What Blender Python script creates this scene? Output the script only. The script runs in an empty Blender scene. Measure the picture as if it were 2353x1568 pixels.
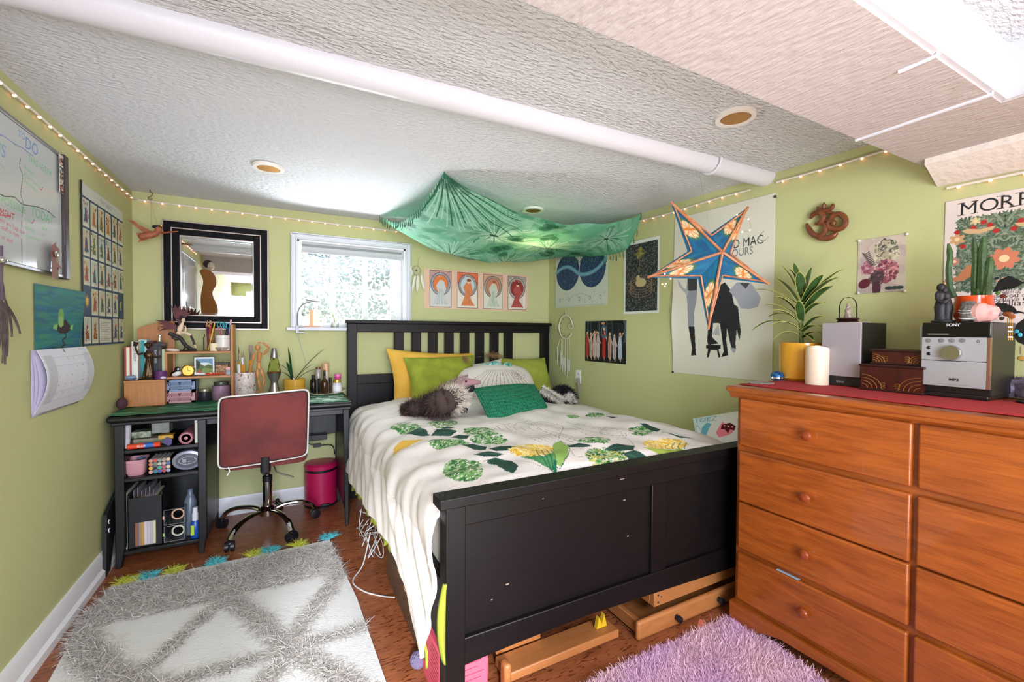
import bpy, math, random
import numpy as np
from mathutils import Matrix, Vector, Euler
random.seed(7); RNG = np.random.default_rng(7)
S = bpy.context.scene
COL = S.collection
PI = math.pi
def lin(h):
    if isinstance(h, str):
        h = [int(h[i:i+2], 16)/255 for i in (0, 2, 4)]
    return tuple(((c+.055)/1.055)**2.4 if c > .04045 else c/12.92 for c in h)
# ---------------- camera ----------------
CH = 1.135; FPX = 996.2
_h, _p, _r = [math.radians(a) for a in (27.7, 1.15, .35)]
_f = np.array([math.sin(_h)*math.cos(_p), math.cos(_h)*math.cos(_p), -math.sin(_p)])
_rt = np.array([math.cos(_h), -math.sin(_h), 0.]); _up = np.cross(_rt, _f)
_RT = _rt*math.cos(_r)+_up*math.sin(_r); _UP = np.cross(_RT, _f)
O = np.array([0, 0, CH])
cam = bpy.data.cameras.new('camera'); co = bpy.data.objects.new('camera', cam); COL.objects.link(co)
cam.sensor_width = 36; cam.lens = 36*FPX/2353; cam.clip_start = .02
m = Matrix.Identity(4)
for i in range(3):
    m[i][0] = _RT[i]; m[i][1] = _UP[i]; m[i][2] = -_f[i]; m[i][3] = O[i]
co.matrix_world = m
S.camera = co
# ---------------- world and light ----------------
S.view_settings.view_transform = 'Standard'; S.view_settings.look = 'None'
S.view_settings.gamma = 1; S.view_settings.exposure = 0.16; S.view_settings.use_curve_mapping = False
wd = bpy.data.worlds.new('world'); S.world = wd; wd.use_nodes = True
wn = wd.node_tree.nodes
sky = wn.new('ShaderNodeTexSky'); sky.sky_type = 'NISHITA'; sky.sun_disc = False; sky.sun_elevation = .9; sky.sun_rotation = 2.5
wd.node_tree.links.new(sky.outputs[0], wn['Background'].inputs[0]); wn['Background'].inputs[1].default_value = .9
def light(kind, name, loc, power, color, size=.1, size_y=None, target=None, spread=None):
    l = bpy.data.lights.new(name, kind); o = bpy.data.objects.new(name, l); COL.objects.link(o)
    l.energy = power; l.color = lin(color); o.location = loc
    if kind == 'AREA':
        l.size = size
        if size_y: l.shape = 'RECTANGLE'; l.size_y = size_y
        if spread: l.spread = spread
    elif kind != 'SUN': l.shadow_soft_size = size
    if target is not None:
        o.rotation_euler = (Vector(target)-Vector(loc)).to_track_quat('-Z', 'Y').to_euler()
    return o
# daylight falling through the window over the bed (sky seen from the window well)
light('AREA', 'daylight_window', (.48, 3.75, 2.1), 60, 'F2F8FF', 1.4, 1.0, (.45, 2.7, 1.0))
# light thrown back up into the room by the bright ground of the window well
light('AREA', 'window_well_bounce', (.43, 3.50, .98), 105, 'F2F8FF', .9, .5, (.35, 1.9, 1.95))
# added area light for assumed daylight behind the camera; no glazed opening there
light('AREA', 'assumed_rear_daylight', (-.15, -1.95, .95), 105, 'DCE8FF', 1.2, 1.5, (.1, 1.2, 1.35))
light('AREA', 'rear_fill', (1.2, -1.95, 1.0), 24, 'FFF0E8', .9, .9, (1.0, 2, 1.2))  # added fill from the rear wall, no window known there
# added rear spot light, falling on the rug and the floor by the bed
_s = light('SPOT', 'added_floor_spot', (-.45, -1.9, 1.65), 800, 'F2F5FF', .12, target=(.40, 1.72, 0)); _s.data.spot_size = .25; _s.data.spot_blend = .35
# added overhead fill behind the camera, in place of a bounced flash
light('AREA', 'overhead_fill', (.55, -.75, 1.87), 36, 'E6EEFF', 1.2, 1.0, (.45, 1.6, .2), spread=2.1)
# added low fill behind the camera, aimed up to brighten the ceiling
light('AREA', 'ceiling_fill', (.55, -.40, .25), 8.5, 'FFF8F4', .5, .5, (.95, 1.35, 1.9), spread=1.7)
# assumed warm lamp, unseen, past the right edge
light('POINT', 'assumed_lamp_by_dresser', (2.05, -.75, 1.15), 8, 'FF9258', .12)
# ---------------- unproject: pixel of the 2353x1568 photograph to a point on a real plane ----------------
YB = 3.158; XL = -.754; ZC = 1.915; AR = math.radians(-3.0); XR = 2.01
NR = np.array([math.cos(AR), -math.sin(AR), 0.])
def ray(x, y): return _f+_RT*(x-1176.5)/FPX+_UP*(784-y)/FPX
def onZ(x, y, z): d = ray(x, y); return O+d*((z-CH)/d[2])
def onY(x, y, Y): d = ray(x, y); return O+d*(Y/d[1])
def onX(x, y, X): d = ray(x, y); return O+d*(X/d[0])
def onP(x, y, p0, n): d = ray(x, y); n = np.array(n); return O+d*(((np.array(p0)-O)@n)/(d@n))
def W(x, y, off=0.): return onP(x, y, [XR-off, YB, 0], NR)
def wx(Y): return XR-math.tan(AR)*(YB-Y)  # x of the right wall at Y
# ---------------- materials ----------------
MATS = {}
def mat(name, col='808080', rough=.6, metal=0., var=None, vs=6., stretch=(1, 1, 1), bump=0., bs=40., spec=.5,
        trans=0., emis=None, es=0., sheen=0., attr=False, detail=4, bstretch=(1, 1, 1), coat=0., ior=None, lo=.35, hi=.65, bdist=.01, alpha=None):
    if name in MATS: return MATS[name]
    mt = bpy.data.materials.new(name); mt.use_nodes = True; nt = mt.node_tree; b = nt.nodes['Principled BSDF']
    N = nt.nodes.new; L = nt.links.new
    b.inputs['Base Color'].default_value = (*lin(col), 1); b.inputs['Roughness'].default_value = rough
    b.inputs['Metallic'].default_value = metal; b.inputs['Specular IOR Level'].default_value = spec
    b.inputs['Transmission Weight'].default_value = trans; b.inputs['Coat Weight'].default_value = coat
    if ior: b.inputs['IOR'].default_value = ior
    if sheen: b.inputs['Sheen Weight'].default_value = sheen
    if emis: b.inputs['Emission Color'].default_value = (*lin(emis), 1); b.inputs['Emission Strength'].default_value = es
    if alpha is not None: b.inputs['Alpha'].default_value = alpha
    def coords(st):
        tc = N('ShaderNodeTexCoord'); mp = N('ShaderNodeMapping'); mp.inputs['Scale'].default_value = st
        L(tc.outputs['Object'], mp.inputs[0]); return mp.outputs[0]
    if attr:
        a = N('ShaderNodeAttribute'); a.attribute_name = 'paint'; L(a.outputs['Color'], b.inputs['Base Color'])
    if var:
        n = N('ShaderNodeTexNoise'); n.inputs['Scale'].default_value = vs; n.inputs['Detail'].default_value = detail
        L(coords(stretch), n.inputs['Vector'])
        r = N('ShaderNodeValToRGB'); r.color_ramp.elements[0].position = lo; r.color_ramp.elements[1].position = hi
        r.color_ramp.elements[0].color = (*lin(col), 1); r.color_ramp.elements[1].color = (*lin(var), 1)
        L(n.outputs[0], r.inputs[0]); L(r.outputs[0], b.inputs['Base Color'])
    if bump:
        n = N('ShaderNodeTexNoise'); n.inputs['Scale'].default_value = bs; n.inputs['Detail'].default_value = 5
        L(coords(bstretch), n.inputs['Vector'])
        u = N('ShaderNodeBump'); u.inputs['Strength'].default_value = bump; u.inputs['Distance'].default_value = bdist
        L(n.outputs[0], u.inputs['Height']); L(u.outputs[0], b.inputs['Normal'])
    MATS[name] = mt
    return mt
# ---------------- mesh collector ----------------
class M:
    def __init__(s): s.v = []; s.f = []; s.m = []
    def add(s, v, f, mi=0, T=None):
        n = len(s.v)
        if T is not None: v = [tuple(T @ Vector(p)) for p in v]
        s.v += [tuple(map(float, p)) for p in v]; s.f += [tuple(i+n for i in q) for q in f]; s.m += [mi]*len(f)
        return s
    def box(s, a, b, mi=0, T=None):
        x0, y0, z0 = a; x1, y1, z1 = b
        v = [(x0, y0, z0), (x1, y0, z0), (x1, y1, z0), (x0, y1, z0), (x0, y0, z1), (x1, y0, z1), (x1, y1, z1), (x0, y1, z1)]
        return s.add(v, [(0, 3, 2, 1), (4, 5, 6, 7), (0, 1, 5, 4), (1, 2, 6, 5), (2, 3, 7, 6), (3, 0, 4, 7)], mi, T)
    def cbox(s, c, d, mi=0, T=None, r=None):
        h = [q/2 for q in d]
        R = Matrix.Translation(c) @ (Euler(r).to_matrix().to_4x4() if r else Matrix.Identity(4))
        return s.box([-q for q in h], h, mi, (T @ R) if T is not None else R)
    def prism(s, pts, a, b, mi=0, axis='y', T=None):
        """polygon in the plane across axis, extruded from a to b"""
        n = len(pts)
        def q(p, t): return {'y': (p[0], t, p[1]), 'x': (t, p[0], p[1]), 'z': (p[0], p[1], t)}[axis]
        v = [q(p, a) for p in pts]+[q(p, b) for p in pts]
        f = [tuple(range(n)), tuple(range(2*n-1, n-1, -1))]+[(i, i+n, (i+1) % n+n, (i+1) % n) for i in range(n)]
        return s.add(v, f, mi, T)
    def lathe(s, pr, c=(0, 0, 0), n=28, mi=0, T=None, sx=1., sy=1.):
        v = []; f = []; k = len(pr)
        for i in range(n):
            a = 2*PI*i/n
            for r, z in pr: v.append((c[0]+r*math.cos(a)*sx, c[1]+r*math.sin(a)*sy, c[2]+z))
        for i in range(n):
            for j in range(k-1):
                a, b = i*k+j, ((i+1) % n)*k+j
                f.append((a, b, b+1, a+1))
        if pr[0][0] > 1e-6: f.append(tuple(i*k for i in range(n))[::-1])
        if pr[-1][0] > 1e-6: f.append(tuple(i*k+k-1 for i in range(n)))
        return s.add(v, f, mi, T)
    def tube(s, pts, r, n=8, mi=0, T=None, closed=False, flat=1.):
        pts = [np.array(p, float) for p in pts]; k = len(pts)
        rs = r if hasattr(r, '__len__') else [r]*k
        v = []; f = []; N0 = None
        for i, p in enumerate(pts):
            a = pts[(i-1) % k] if (i or closed) else pts[0]; b = pts[(i+1) % k] if (i < k-1 or closed) else pts[-1]
            t = b-a; t = t/(np.linalg.norm(t)+1e-12)
            if N0 is None:
                N0 = np.cross(t, [0, 0, 1]) if abs(t[2]) < .9 else np.cross(t, [1, 0, 0])
            N0 = N0-t*(N0@t); N0 /= np.linalg.norm(N0)+1e-12; B = np.cross(t, N0)
            for j in range(n):
                w = 2*PI*j/n
                v.append(p+rs[i]*(N0*math.cos(w)+B*math.sin(w)*flat))
        for i in range(k-(0 if closed else 1)):
            for j in range(n):
                f.append((i*n+j, i*n+(j+1) % n, ((i+1) % k)*n+(j+1) % n, ((i+1) % k)*n+j))
        if not closed: f.append(tuple(range(n))[::-1]); f.append(tuple(range((k-1)*n, k*n)))
        return s.add(v, f, mi, T)
    def ball(s, c, r, n=16, mi=0, T=None, rot=None):
        r = r if hasattr(r, '__len__') else (r, r, r)
        v = [(0, 0, -1)]; f = []; k = max(4, n//2)
        for i in range(1, k):
            t = PI*i/k
            for j in range(n):
                a = 2*PI*j/n; v.append((math.sin(t)*math.cos(a), math.sin(t)*math.sin(a), -math.cos(t)))
        v.append((0, 0, 1)); L = len(v)-1
        for j in range(n): f.append((0, 1+(j+1) % n, 1+j)); f.append((L, L-n+j, L-n+(j+1) % n))
        for i in range(k-2):
            for j in range(n):
                a = 1+i*n; f.append((a+j, a+(j+1) % n, a+n+(j+1) % n, a+n+j))
        R = Matrix.Translation(c) @ (Euler(rot).to_matrix().to_4x4() if rot else Matrix.Identity(4)) @ Matrix.Diagonal((*r, 1))
        return s.add(v, f, mi, (T @ R) if T is not None else R)
    def grid(s, fn, nu, nv, mi=0, T=None, closed_u=False):
        v = [fn(i/(nu if closed_u else nu-1), j/(nv-1)) for j in range(nv) for i in range(nu)]
        f = [(j*nu+i, j*nu+(i+1) % nu, (j+1)*nu+(i+1) % nu, (j+1)*nu+i) for j in range(nv-1) for i in range(nu if closed_u else nu-1)]
        return s.add(v, f, mi, T)
    def text(s, body, size, T, mi=0, shear=0., align='LEFT', ext=0.0, spacing=1., bold=0.):
        c = bpy.data.curves.new('t', 'FONT'); c.body = body; c.size = size; c.shear = shear; c.align_x = align
        c.extrude = ext; c.resolution_u = 3; c.space_character = spacing; c.offset = bold
        o = bpy.data.objects.new('t', c); me = bpy.data.meshes.new_from_object(o)
        s.add([tuple(q.co) for q in me.vertices], [tuple(p.vertices) for p in me.polygons], mi, T)
        bpy.data.objects.remove(o); bpy.data.curves.remove(c); bpy.data.meshes.remove(me)
        return s
ROOTS = {}
def meta(o, label=None, cat=None, group=None, kind=None):
    if label: o['label'] = label
    if cat: o['category'] = cat
    if group: o['group'] = group
    if kind: o['kind'] = kind
    return o
def thing(name, label, cat, loc, rz=0., group=None):
    o = bpy.data.objects.new(name, None); COL.objects.link(o); o.location = [float(q) for q in loc]; o.rotation_euler = (0, 0, rz)
    o.empty_display_size = .05
    ROOTS[o.name] = Matrix.Translation(o.location) @ Matrix.Rotation(rz, 4, 'Z')
    return meta(o, label, cat, group)
def mesh_from(name, v, f, mats, mi=None, sharp=35, smooth=True):
    me = bpy.data.meshes.new(name); me.from_pydata(v, [], f)
    for q in mats: me.materials.append(q)
    if mi is not None and len(mats) > 1: me.polygons.foreach_set('material_index', mi)
    if smooth:
        me.polygons.foreach_set('use_smooth', [True]*len(me.polygons))
        me.update(); me.set_sharp_from_angle(angle=math.radians(sharp))
    me.update(); return me
def obj(name, ms, mats, parent=None, label=None, cat=None, group=None, kind=None, bevel=0., local=False, sharp=35, seg=2, sub=0, solid=0.):
    """one mesh object. Geometry is given in world coordinates unless local=True."""
    mats = mats if isinstance(mats, (list, tuple)) else [mats]
    v = ms.v
    if parent is not None and not local:
        Ti = ROOTS[parent.name].inverted() if parent.name in ROOTS else Matrix.Identity(4)
        A = np.array(v)@np.array(Ti.to_3x3()).T+np.array(Ti.translation); v = A.tolist()
    org = Vector((0, 0, 0))
    if parent is None and len(v):  # own origin at the foot of the thing
        A = np.array(v); lo, hi = A.min(0), A.max(0); o0 = np.array([(lo[0]+hi[0])/2, (lo[1]+hi[1])/2, lo[2]]); v = (A-o0).tolist(); org = Vector(o0)
    me = mesh_from(name, v, ms.f, mats, ms.m, sharp)
    o = bpy.data.objects.new(name, me); COL.objects.link(o); o.location = org
    if parent is not None:
        o.parent = parent
        if parent.name in ROOTS: ROOTS[o.name] = ROOTS[parent.name]
    else: ROOTS[o.name] = Matrix.Translation(org)
    meta(o, label, cat, group, kind)
    if solid: q = o.modifiers.new('solid', 'SOLIDIFY'); q.thickness = solid; q.offset = 0
    if bevel: q = o.modifiers.new('bevel', 'BEVEL'); q.width = bevel; q.segments = seg; q.limit_method = 'ANGLE'; q.angle_limit = math.radians(40)
    if sub: q = o.modifiers.new('sub', 'SUBSURF'); q.levels = q.render_levels = sub
    return o
def dup(root, loc, rz=None, label=None, group=None, scale=None):
    r = root.copy(); COL.objects.link(r); r.location = [float(q) for q in loc]
    if rz is not None: r.rotation_euler = (0, 0, rz)
    if scale: r.scale = scale if hasattr(scale, '__len__') else (scale,)*3
    if label: r['label'] = label
    if group: r['group'] = group
    for ch in list(root.children):
        c = ch.copy(); COL.objects.link(c); c.parent = r
        for g in list(ch.children):
            d = g.copy(); COL.objects.link(d); d.parent = c
    return r
# ---------------- 2-D painter for printed things ----------------
def rgb(h): return np.array([int(h[i:i+2], 16)/255 for i in (0, 2, 4)])
class Cv:
    def __init__(s, w, h, bg='FFFFFF', x0=0., y0=0., x1=1., y1=1.):
        s.w, s.h = w, h; s.a = np.ones((h, w, 3))*rgb(bg); s.b = (x0, y0, x1, y1)
        s.X, s.Y = np.meshgrid(np.linspace(x0, x1, w), np.linspace(y0, y1, h))
    def win(s, xa, ya, xb, yb):
        x0, y0, x1, y1 = s.b
        i = sorted([(xa-x0)/(x1-x0)*(s.w-1), (xb-x0)/(x1-x0)*(s.w-1)])
        j = sorted([(ya-y0)/(y1-y0)*(s.h-1), (yb-y0)/(y1-y0)*(s.h-1)])
        return slice(int(np.clip(j[0]-1, 0, s.h)), int(np.clip(j[1]+3, 0, s.h))), slice(int(np.clip(i[0]-1, 0, s.w)), int(np.clip(i[1]+3, 0, s.w)))
    def put(s, w, mask, c, al=1.):
        c = rgb(c) if isinstance(c, str) else np.array(c)
        mk = mask[..., None]*al; s.a[w] = s.a[w]*(1-mk)+c*mk
    def poly(s, P, c, al=1.):
        P = np.array(P, float); w = s.win(P[:, 0].min(), P[:, 1].min(), P[:, 0].max(), P[:, 1].max())
        X, Y = s.X[w], s.Y[w]; k = np.zeros(X.shape, bool); n = len(P)
        for i in range(n):
            (xa, ya), (xb, yb) = P[i], P[(i+1) % n]
            if ya == yb: continue
            k ^= ((Y > ya) != (Y > yb)) & (X < (xb-xa)*(Y-ya)/(yb-ya)+xa)
        s.put(w, k, c, al)
    def ell(s, x, y, rx, ry, c, rot=0., ring=None, al=1.):
        R = max(rx, ry); w = s.win(x-R, y-R, x+R, y+R); X, Y = s.X[w]-x, s.Y[w]-y
        u = X*math.cos(rot)+Y*math.sin(rot); v = -X*math.sin(rot)+Y*math.cos(rot); d = np.sqrt((u/rx)**2+(v/ry)**2)
        s.put(w, (d < 1) & (d > 1-ring) if ring else d < 1, c, al)
    def line(s, P, wd, c, al=1.):
        P = [np.array(p, float) for p in P]
        for p, q in zip(P[:-1], P[1:]):
            w = s.win(min(p[0], q[0])-wd, min(p[1], q[1])-wd, max(p[0], q[0])+wd, max(p[1], q[1])+wd)
            X, Y = s.X[w]-p[0], s.Y[w]-p[1]; d = q-p; L = d@d+1e-12; t = np.clip((X*d[0]+Y*d[1])/L, 0, 1)
            s.put(w, (X-t*d[0])**2+(Y-t*d[1])**2 < (wd/2)**2, c, al)
    def curve(s, P, wd, c, n=24, al=1.):
        s.line(spline(P, n), wd, c, al)
    def noise(s, amt, w=None, blur=0):
        w = w or (slice(0, s.h), slice(0, s.w)); k = RNG.random(s.a[w].shape[:2])-.5
        s.a[w] = np.clip(s.a[w]+amt*k[..., None], 0, 1)
    def text(s, body, x, y, size, c, shear=0., sy=1., rot=0., align='LEFT', bold=0., flip=1):
        m = M().text(body, size, None, 0, shear, align, bold=bold)
        cs, sn = math.cos(rot), math.sin(rot)
        for f in m.f:
            s.poly([(x+(m.v[i][0]*cs-m.v[i][1]*sy*sn), y+(m.v[i][0]*sn+m.v[i][1]*sy*cs)*flip) for i in f], c)
def spline(P, n=24):
    P = [np.array(p, float) for p in P]
    if len(P) < 3: return P
    Q = [2*P[0]-P[1]]+P+[2*P[-1]-P[-2]]; out = []
    for i in range(1, len(Q)-2):
        a, b, c, d = Q[i-1:i+3]
        for k in range(max(2, n//(len(P)-1))):
            t = k/max(2, n//(len(P)-1)); out.append(.5*(2*b+(c-a)*t+(2*a-5*b+4*c-d)*t*t+(3*b-a-3*c+d)*t**3))
    out.append(P[-1]); return out
def tolin(a): return np.where(a > .04045, ((a+.055)/1.055)**2.4, a/12.92)
def sheet(name, cv, pos, material, parent=None, label=None, cat=None, group=None, kind=None, solid=0.0):
    """a printed surface: pos is an array (h,w,3) of world points, one per canvas sample"""
    h, w = cv.h, cv.w; V = np.asarray(pos, float).reshape(-1, 3)
    if parent is not None and parent.name in ROOTS:
        Ti = ROOTS[parent.name].inverted(); V = V@np.array(Ti.to_3x3()).T+np.array(Ti.translation); org = (0, 0, 0)
    elif parent is None:
        lo, hi = V.min(0), V.max(0); o0 = np.array([(lo[0]+hi[0])/2, (lo[1]+hi[1])/2, lo[2]]); V = V-o0; org = o0
    else: org = (0, 0, 0)
    idx = np.arange(h*w).reshape(h, w); q = np.stack([idx[:-1, :-1], idx[:-1, 1:], idx[1:, 1:], idx[1:, :-1]], -1).reshape(-1, 4)
    me = bpy.data.meshes.new(name); me.vertices.add(h*w); me.vertices.foreach_set('co', V.ravel())
    nf = len(q); me.loops.add(nf*4); me.loops.foreach_set('vertex_index', q.ravel().astype(np.int32))
    me.polygons.add(nf); me.polygons.foreach_set('loop_start', np.arange(0, nf*4, 4, dtype=np.int32))
    me.polygons.foreach_set('use_smooth', np.ones(nf, bool)); me.update(calc_edges=True)
    at = me.color_attributes.new('paint', 'FLOAT_COLOR', 'POINT')
    c = np.ones((h*w, 4), np.float32); c[:, :3] = tolin(np.clip(cv.a, 0, 1)).reshape(-1, 3); at.data.foreach_set('color', c.ravel())
    me.materials.append(material); me.validate()
    o = bpy.data.objects.new(name, me); COL.objects.link(o); o.location = [float(t) for t in org]
    if parent is not None: o.parent = parent
    ROOTS[o.name] = ROOTS[parent.name] if (parent is not None and parent.name in ROOTS) else Matrix.Translation(o.location)
    if solid: k = o.modifiers.new('solid', 'SOLIDIFY'); k.thickness = solid; k.offset = 0
    return meta(o, label, cat, group, kind)
def quad(cv, TL, TR, BR, BL, curl=None):
    TL, TR, BR, BL = map(np.array, (TL, TR, BR, BL))
    u = np.linspace(0, 1, cv.w)[None, :, None]; v = np.linspace(0, 1, cv.h)[:, None, None]
    P = (TL*(1-u)+TR*u)*(1-v)+(BL*(1-u)+BR*u)*v
    if curl is not None: P = P+curl(u, v)
    return P
def blades(base, dirs, length, width, nseg=3, droop=.3, curl=.3, colors=None):
    """many thin tapering ribbons: base (n,3) roots, dirs (n,3)"""
    n = len(base); L = length if hasattr(length, '__len__') else np.full(n, length)
    d = dirs/np.linalg.norm(dirs, axis=1, keepdims=True); r = RNG.normal(size=(n, 3)); side = np.cross(d, r); side /= np.linalg.norm(side, axis=1, keepdims=True)+1e-9
    bend = RNG.normal(size=(n, 3))*curl; bend[:, 2] -= droop
    pts = []
    for k in range(nseg+1):
        t = k/nseg; c = base+d*L[:, None]*t+bend*L[:, None]*t*t; w = width*(1-.75*t)
        pts += [c-side*w/2, c+side*w/2]
    V = np.stack(pts, 1); off = (np.arange(n)*(2*(nseg+1)))[:, None]
    F = np.concatenate([off+np.array([2*k, 2*k+1, 2*k+3, 2*k+2])[None] for k in range(nseg)], 1).reshape(-1, 4)
    return V.reshape(-1, 3), F
def strands(name, V, F, material, parent=None, kind=None, label=None, cat=None, group=None, col=None):
    if parent is not None: Ti = ROOTS[parent.name].inverted(); V = V@np.array(Ti.to_3x3()).T+np.array(Ti.translation)
    me = bpy.data.meshes.new(name); me.vertices.add(len(V)); me.vertices.foreach_set('co', V.ravel())
    nf = len(F); me.loops.add(nf*4); me.loops.foreach_set('vertex_index', F.ravel().astype(np.int32))
    me.polygons.add(nf); me.polygons.foreach_set('loop_start', np.arange(0, nf*4, 4, dtype=np.int32)); me.update(calc_edges=True)
    if col is not None:
        at = me.color_attributes.new('paint', 'FLOAT_COLOR', 'POINT'); c = np.ones((len(V), 4), np.float32); c[:, :3] = col; at.data.foreach_set('color', c.ravel())
    me.materials.append(material); o = bpy.data.objects.new(name, me); COL.objects.link(o)
    if parent is not None: o.parent = parent; ROOTS[o.name] = ROOTS[parent.name]
    return meta(o, label, cat, group, kind)
PAPER = mat('printed_paper', rough=.55, attr=True, spec=.3)
GLOSSP = mat('glossy_printed_paper', rough=.3, attr=True, spec=.5)
CLOTHP = mat('printed_cloth', rough=.9, attr=True, spec=.15, bump=.25, bs=260, bdist=.002)
BLACK = mat('black_brown_wood', '090606', .45, var='0E0A0A', vs=12, stretch=(1, 1, 6), spec=.25)
WHITE = mat('white_paint', 'E9E9EA', .45)
# ================= SETTING =================
wallm = mat('green_wall_paint', 'BBBC86', .7, bump=.12, bs=180, bdist=.004, spec=.3)
ceilm = mat('ceiling_plaster', 'E4E6E8', .85, bump=1., bs=42, bstretch=(1, 2.2, 1), bdist=.03, spec=.2)
soffm = mat('rough_soffit_plaster', 'C2B9B6', .8, bump=.6, bs=30, bstretch=(2.6, .8, 1), bdist=.012, spec=.25)
gloss = mat('glossy_white_paint', 'D4D4DA', .4, bump=.15, bs=30)
def floor_mat():
    mt = mat('cork_floor', '9C5C38', .33, var='844A2A', vs=9, stretch=(1, 3, 1), spec=.5); nt = mt.node_tree; N = nt.nodes.new; L = nt.links.new
    b = nt.nodes['Principled BSDF']; prev = b.inputs['Base Color'].links[0].from_socket
    tc = N('ShaderNodeTexCoord'); mp = N('ShaderNodeMapping'); mp.inputs['Scale'].default_value = (1.6, 7, 1); L(tc.outputs['Object'], mp.inputs[0])
    n = N('ShaderNodeTexNoise'); n.inputs['Scale'].default_value = 22; n.inputs['Detail'].default_value = 3; L(mp.outputs[0], n.inputs['Vector'])
    r = N('ShaderNodeValToRGB'); r.color_ramp.elements[0].position = .57; r.color_ramp.elements[1].position = .64; L(n.outputs[0], r.inputs[0])
    mx = N('ShaderNodeMix'); mx.data_type = 'RGBA'; L(r.outputs[0], mx.inputs[0]); L(prev, mx.inputs[6]); mx.inputs[7].default_value = (*lin('5A2A14'), 1)
    L(mx.outputs[2], b.inputs['Base Color'])
    bu = N('ShaderNodeBump'); bu.inputs['Strength'].default_value = .25; bu.inputs['Distance'].default_value = .003; L(n.outputs[0], bu.inputs['Height']); L(bu.outputs[0], b.inputs['Normal'])
    return mt
YR = -2.1; XRR = 2.45
def st(name, m_, mt, bevel=0): return obj(name, m_, mt, kind='structure', bevel=bevel)
st('floor', M().box((XL-.1, YR-.1, -.06), (XRR+.1, YB+.1, 0)), floor_mat())
st('ceiling', M().box((XL-.1, YR-.1, ZC), (XRR+.1, YB+.1, ZC+.1)), ceilm)
st('wall_left', M().box((XL-.1, YR-.1, 0), (XL, YB+.0, ZC)), wallm)
st('wall_rear', M().box((XL, YR-.1, 0), (XRR, YR, ZC)), wallm)
OL, OR, OB, OT = .075, .780, 1.160, 1.733
WD = .13
bk = M().box((XL-.1, YB, 0), (OL, YB+WD, ZC)).box((OR, YB, 0), (XRR, YB+WD, ZC)).box((OL, YB, 0), (OR, YB+WD, OB)).box((OL, YB, OT), (OR, YB+WD, ZC))
st('wall_back', bk, wallm)
xa, xb = wx(YR), wx(YB)
st('wall_right', M().prism([(xa, YR), (xb, YB), (xb+.5, YB), (xa+.3, YR)], 0, ZC, axis='z'), wallm)
# baseboards with shoe moulding
bp = [(0, 0), (.024, 0), (.024, .03), (.013, .042), (.013, .098), (.009, .11), (0, .11)]
st('baseboard_left', M().prism([(XL+a, b) for a, b in bp], YR, YB, axis='y'), WHITE)
st('baseboard_back', M().prism([(YB-a, b) for a, b in bp], XL+.024, xb-.03, axis='x'), WHITE)
# ceiling pipe, strap, soffits
def px_line(a, b, z, n=2): return [onZ(*a, z), onZ(*b, z)]
pipe = M().tube([(-.754, 1.40, ZC-.001), (.5, 1.37, ZC-.001), (2.13, 1.33, ZC-.001)], .050, 24)
st('trim_1', pipe, gloss)
obj('pipe_strap', M().tube([(1.71, 1.335+.055*math.cos(t), ZC-.001+.055*math.sin(t)) for t in [PI*k/10+PI for k in range(11)]], .006, 6), gloss, kind='structure').name = 'trim_2'
ZS = 1.764
st('trim_3', M().box((XL, .437, ZS), (wx(.73)+.1, .733, ZC)), soffm)
st('trim_4', M().prism([(1.722, .437), (1.715, YR), (2.4, YR), (2.4, .437)], ZS, ZC, axis='z'), soffm)
# seam battens on the soffit and its white fascia boards
st('trim_5', M().tube([(1.637, .737, ZS-.001), (1.632, .43, ZS-.001), (1.632, .432, ZS+.06), (1.632, .432, ZC)], .006, 8), gloss)
st('trim_6', M().tube([(1.30, .50, ZS-.001), (1.30, .43, ZS-.001), (1.30, .432, ZS+.06), (1.30, .432, ZC)], .006, 8), gloss)
fas = M().box((XL, .425, ZS+.004), (1.715, .437, ZC)).prism([(1.715, .425), (1.722, .437), (1.715, YR), (1.703, YR)], ZS+.004, ZC, axis='z')
st('trim_7', fas, gloss)
# low box along the right wall
st('trim_8', M().prism([(2.03, ZS), (2.03, ZS-.022), (2.05, ZS-.03), (2.145, ZS-.085), (2.40, ZS-.085), (2.40, ZS)], .70, YR, axis='y'), mat('soffit_pink_plaster', 'E8DCD2', .8, bump=.4, bs=40))
# window
casing = mat('window_casing_paint', 'D5D7DC', .45)
root = thing('window_1', None, None, (.43, YB, OB)); root['kind'] = 'structure'
T_ = .062
def cas(x0, x1, z0, z1): return M().box((x0, YB-.018, z0), (x1, YB, z1))
c = M()
OX0, OX1, OZ1 = .037, .818, 1.772
def ring(d0, d1, y):
    c.box((OX0+d0, y, OB), (OX0+d1, YB, OZ1-d0)); c.box((OX1-d1, y, OB), (OX1-d0, YB, OZ1-d0)); c.box((OX0+d1, y, OZ1-d1), (OX1-d1, YB, OZ1-d0))
ring(0, .007, YB-.024); ring(.007, .03, YB-.014); ring(.03, .039, YB-.019)
obj('window_frame', c, casing, root, bevel=.002)
obj('window_sill', M().box((.012, YB-.035, OB-.022), (OX1+.02, YB+WD, OB)), casing, root, bevel=.004)
rv = M().box((OL-.001, YB, OB), (OL+.012, YB+WD, OT)).box((OR-.012, YB, OB), (OR+.001, YB+WD, OT)).box((OL, YB, OT-.012), (OR, YB+WD, OT))
obj('window_jamb', rv, WHITE, root)
GY = YB+.085
gx = [.101, .288, .312, .496, .529, .690]; gz = [OB+.032, 1.412, 1.430, 1.70]
sash = M()
sx = [(OL+.012, gx[0]), (gx[1], gx[2]), (gx[3], gx[4]), (gx[5], OR-.012)]
for a, b in sx: sash.box((a, GY-.014, OB), (b, GY+.016, OT-.012))
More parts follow.
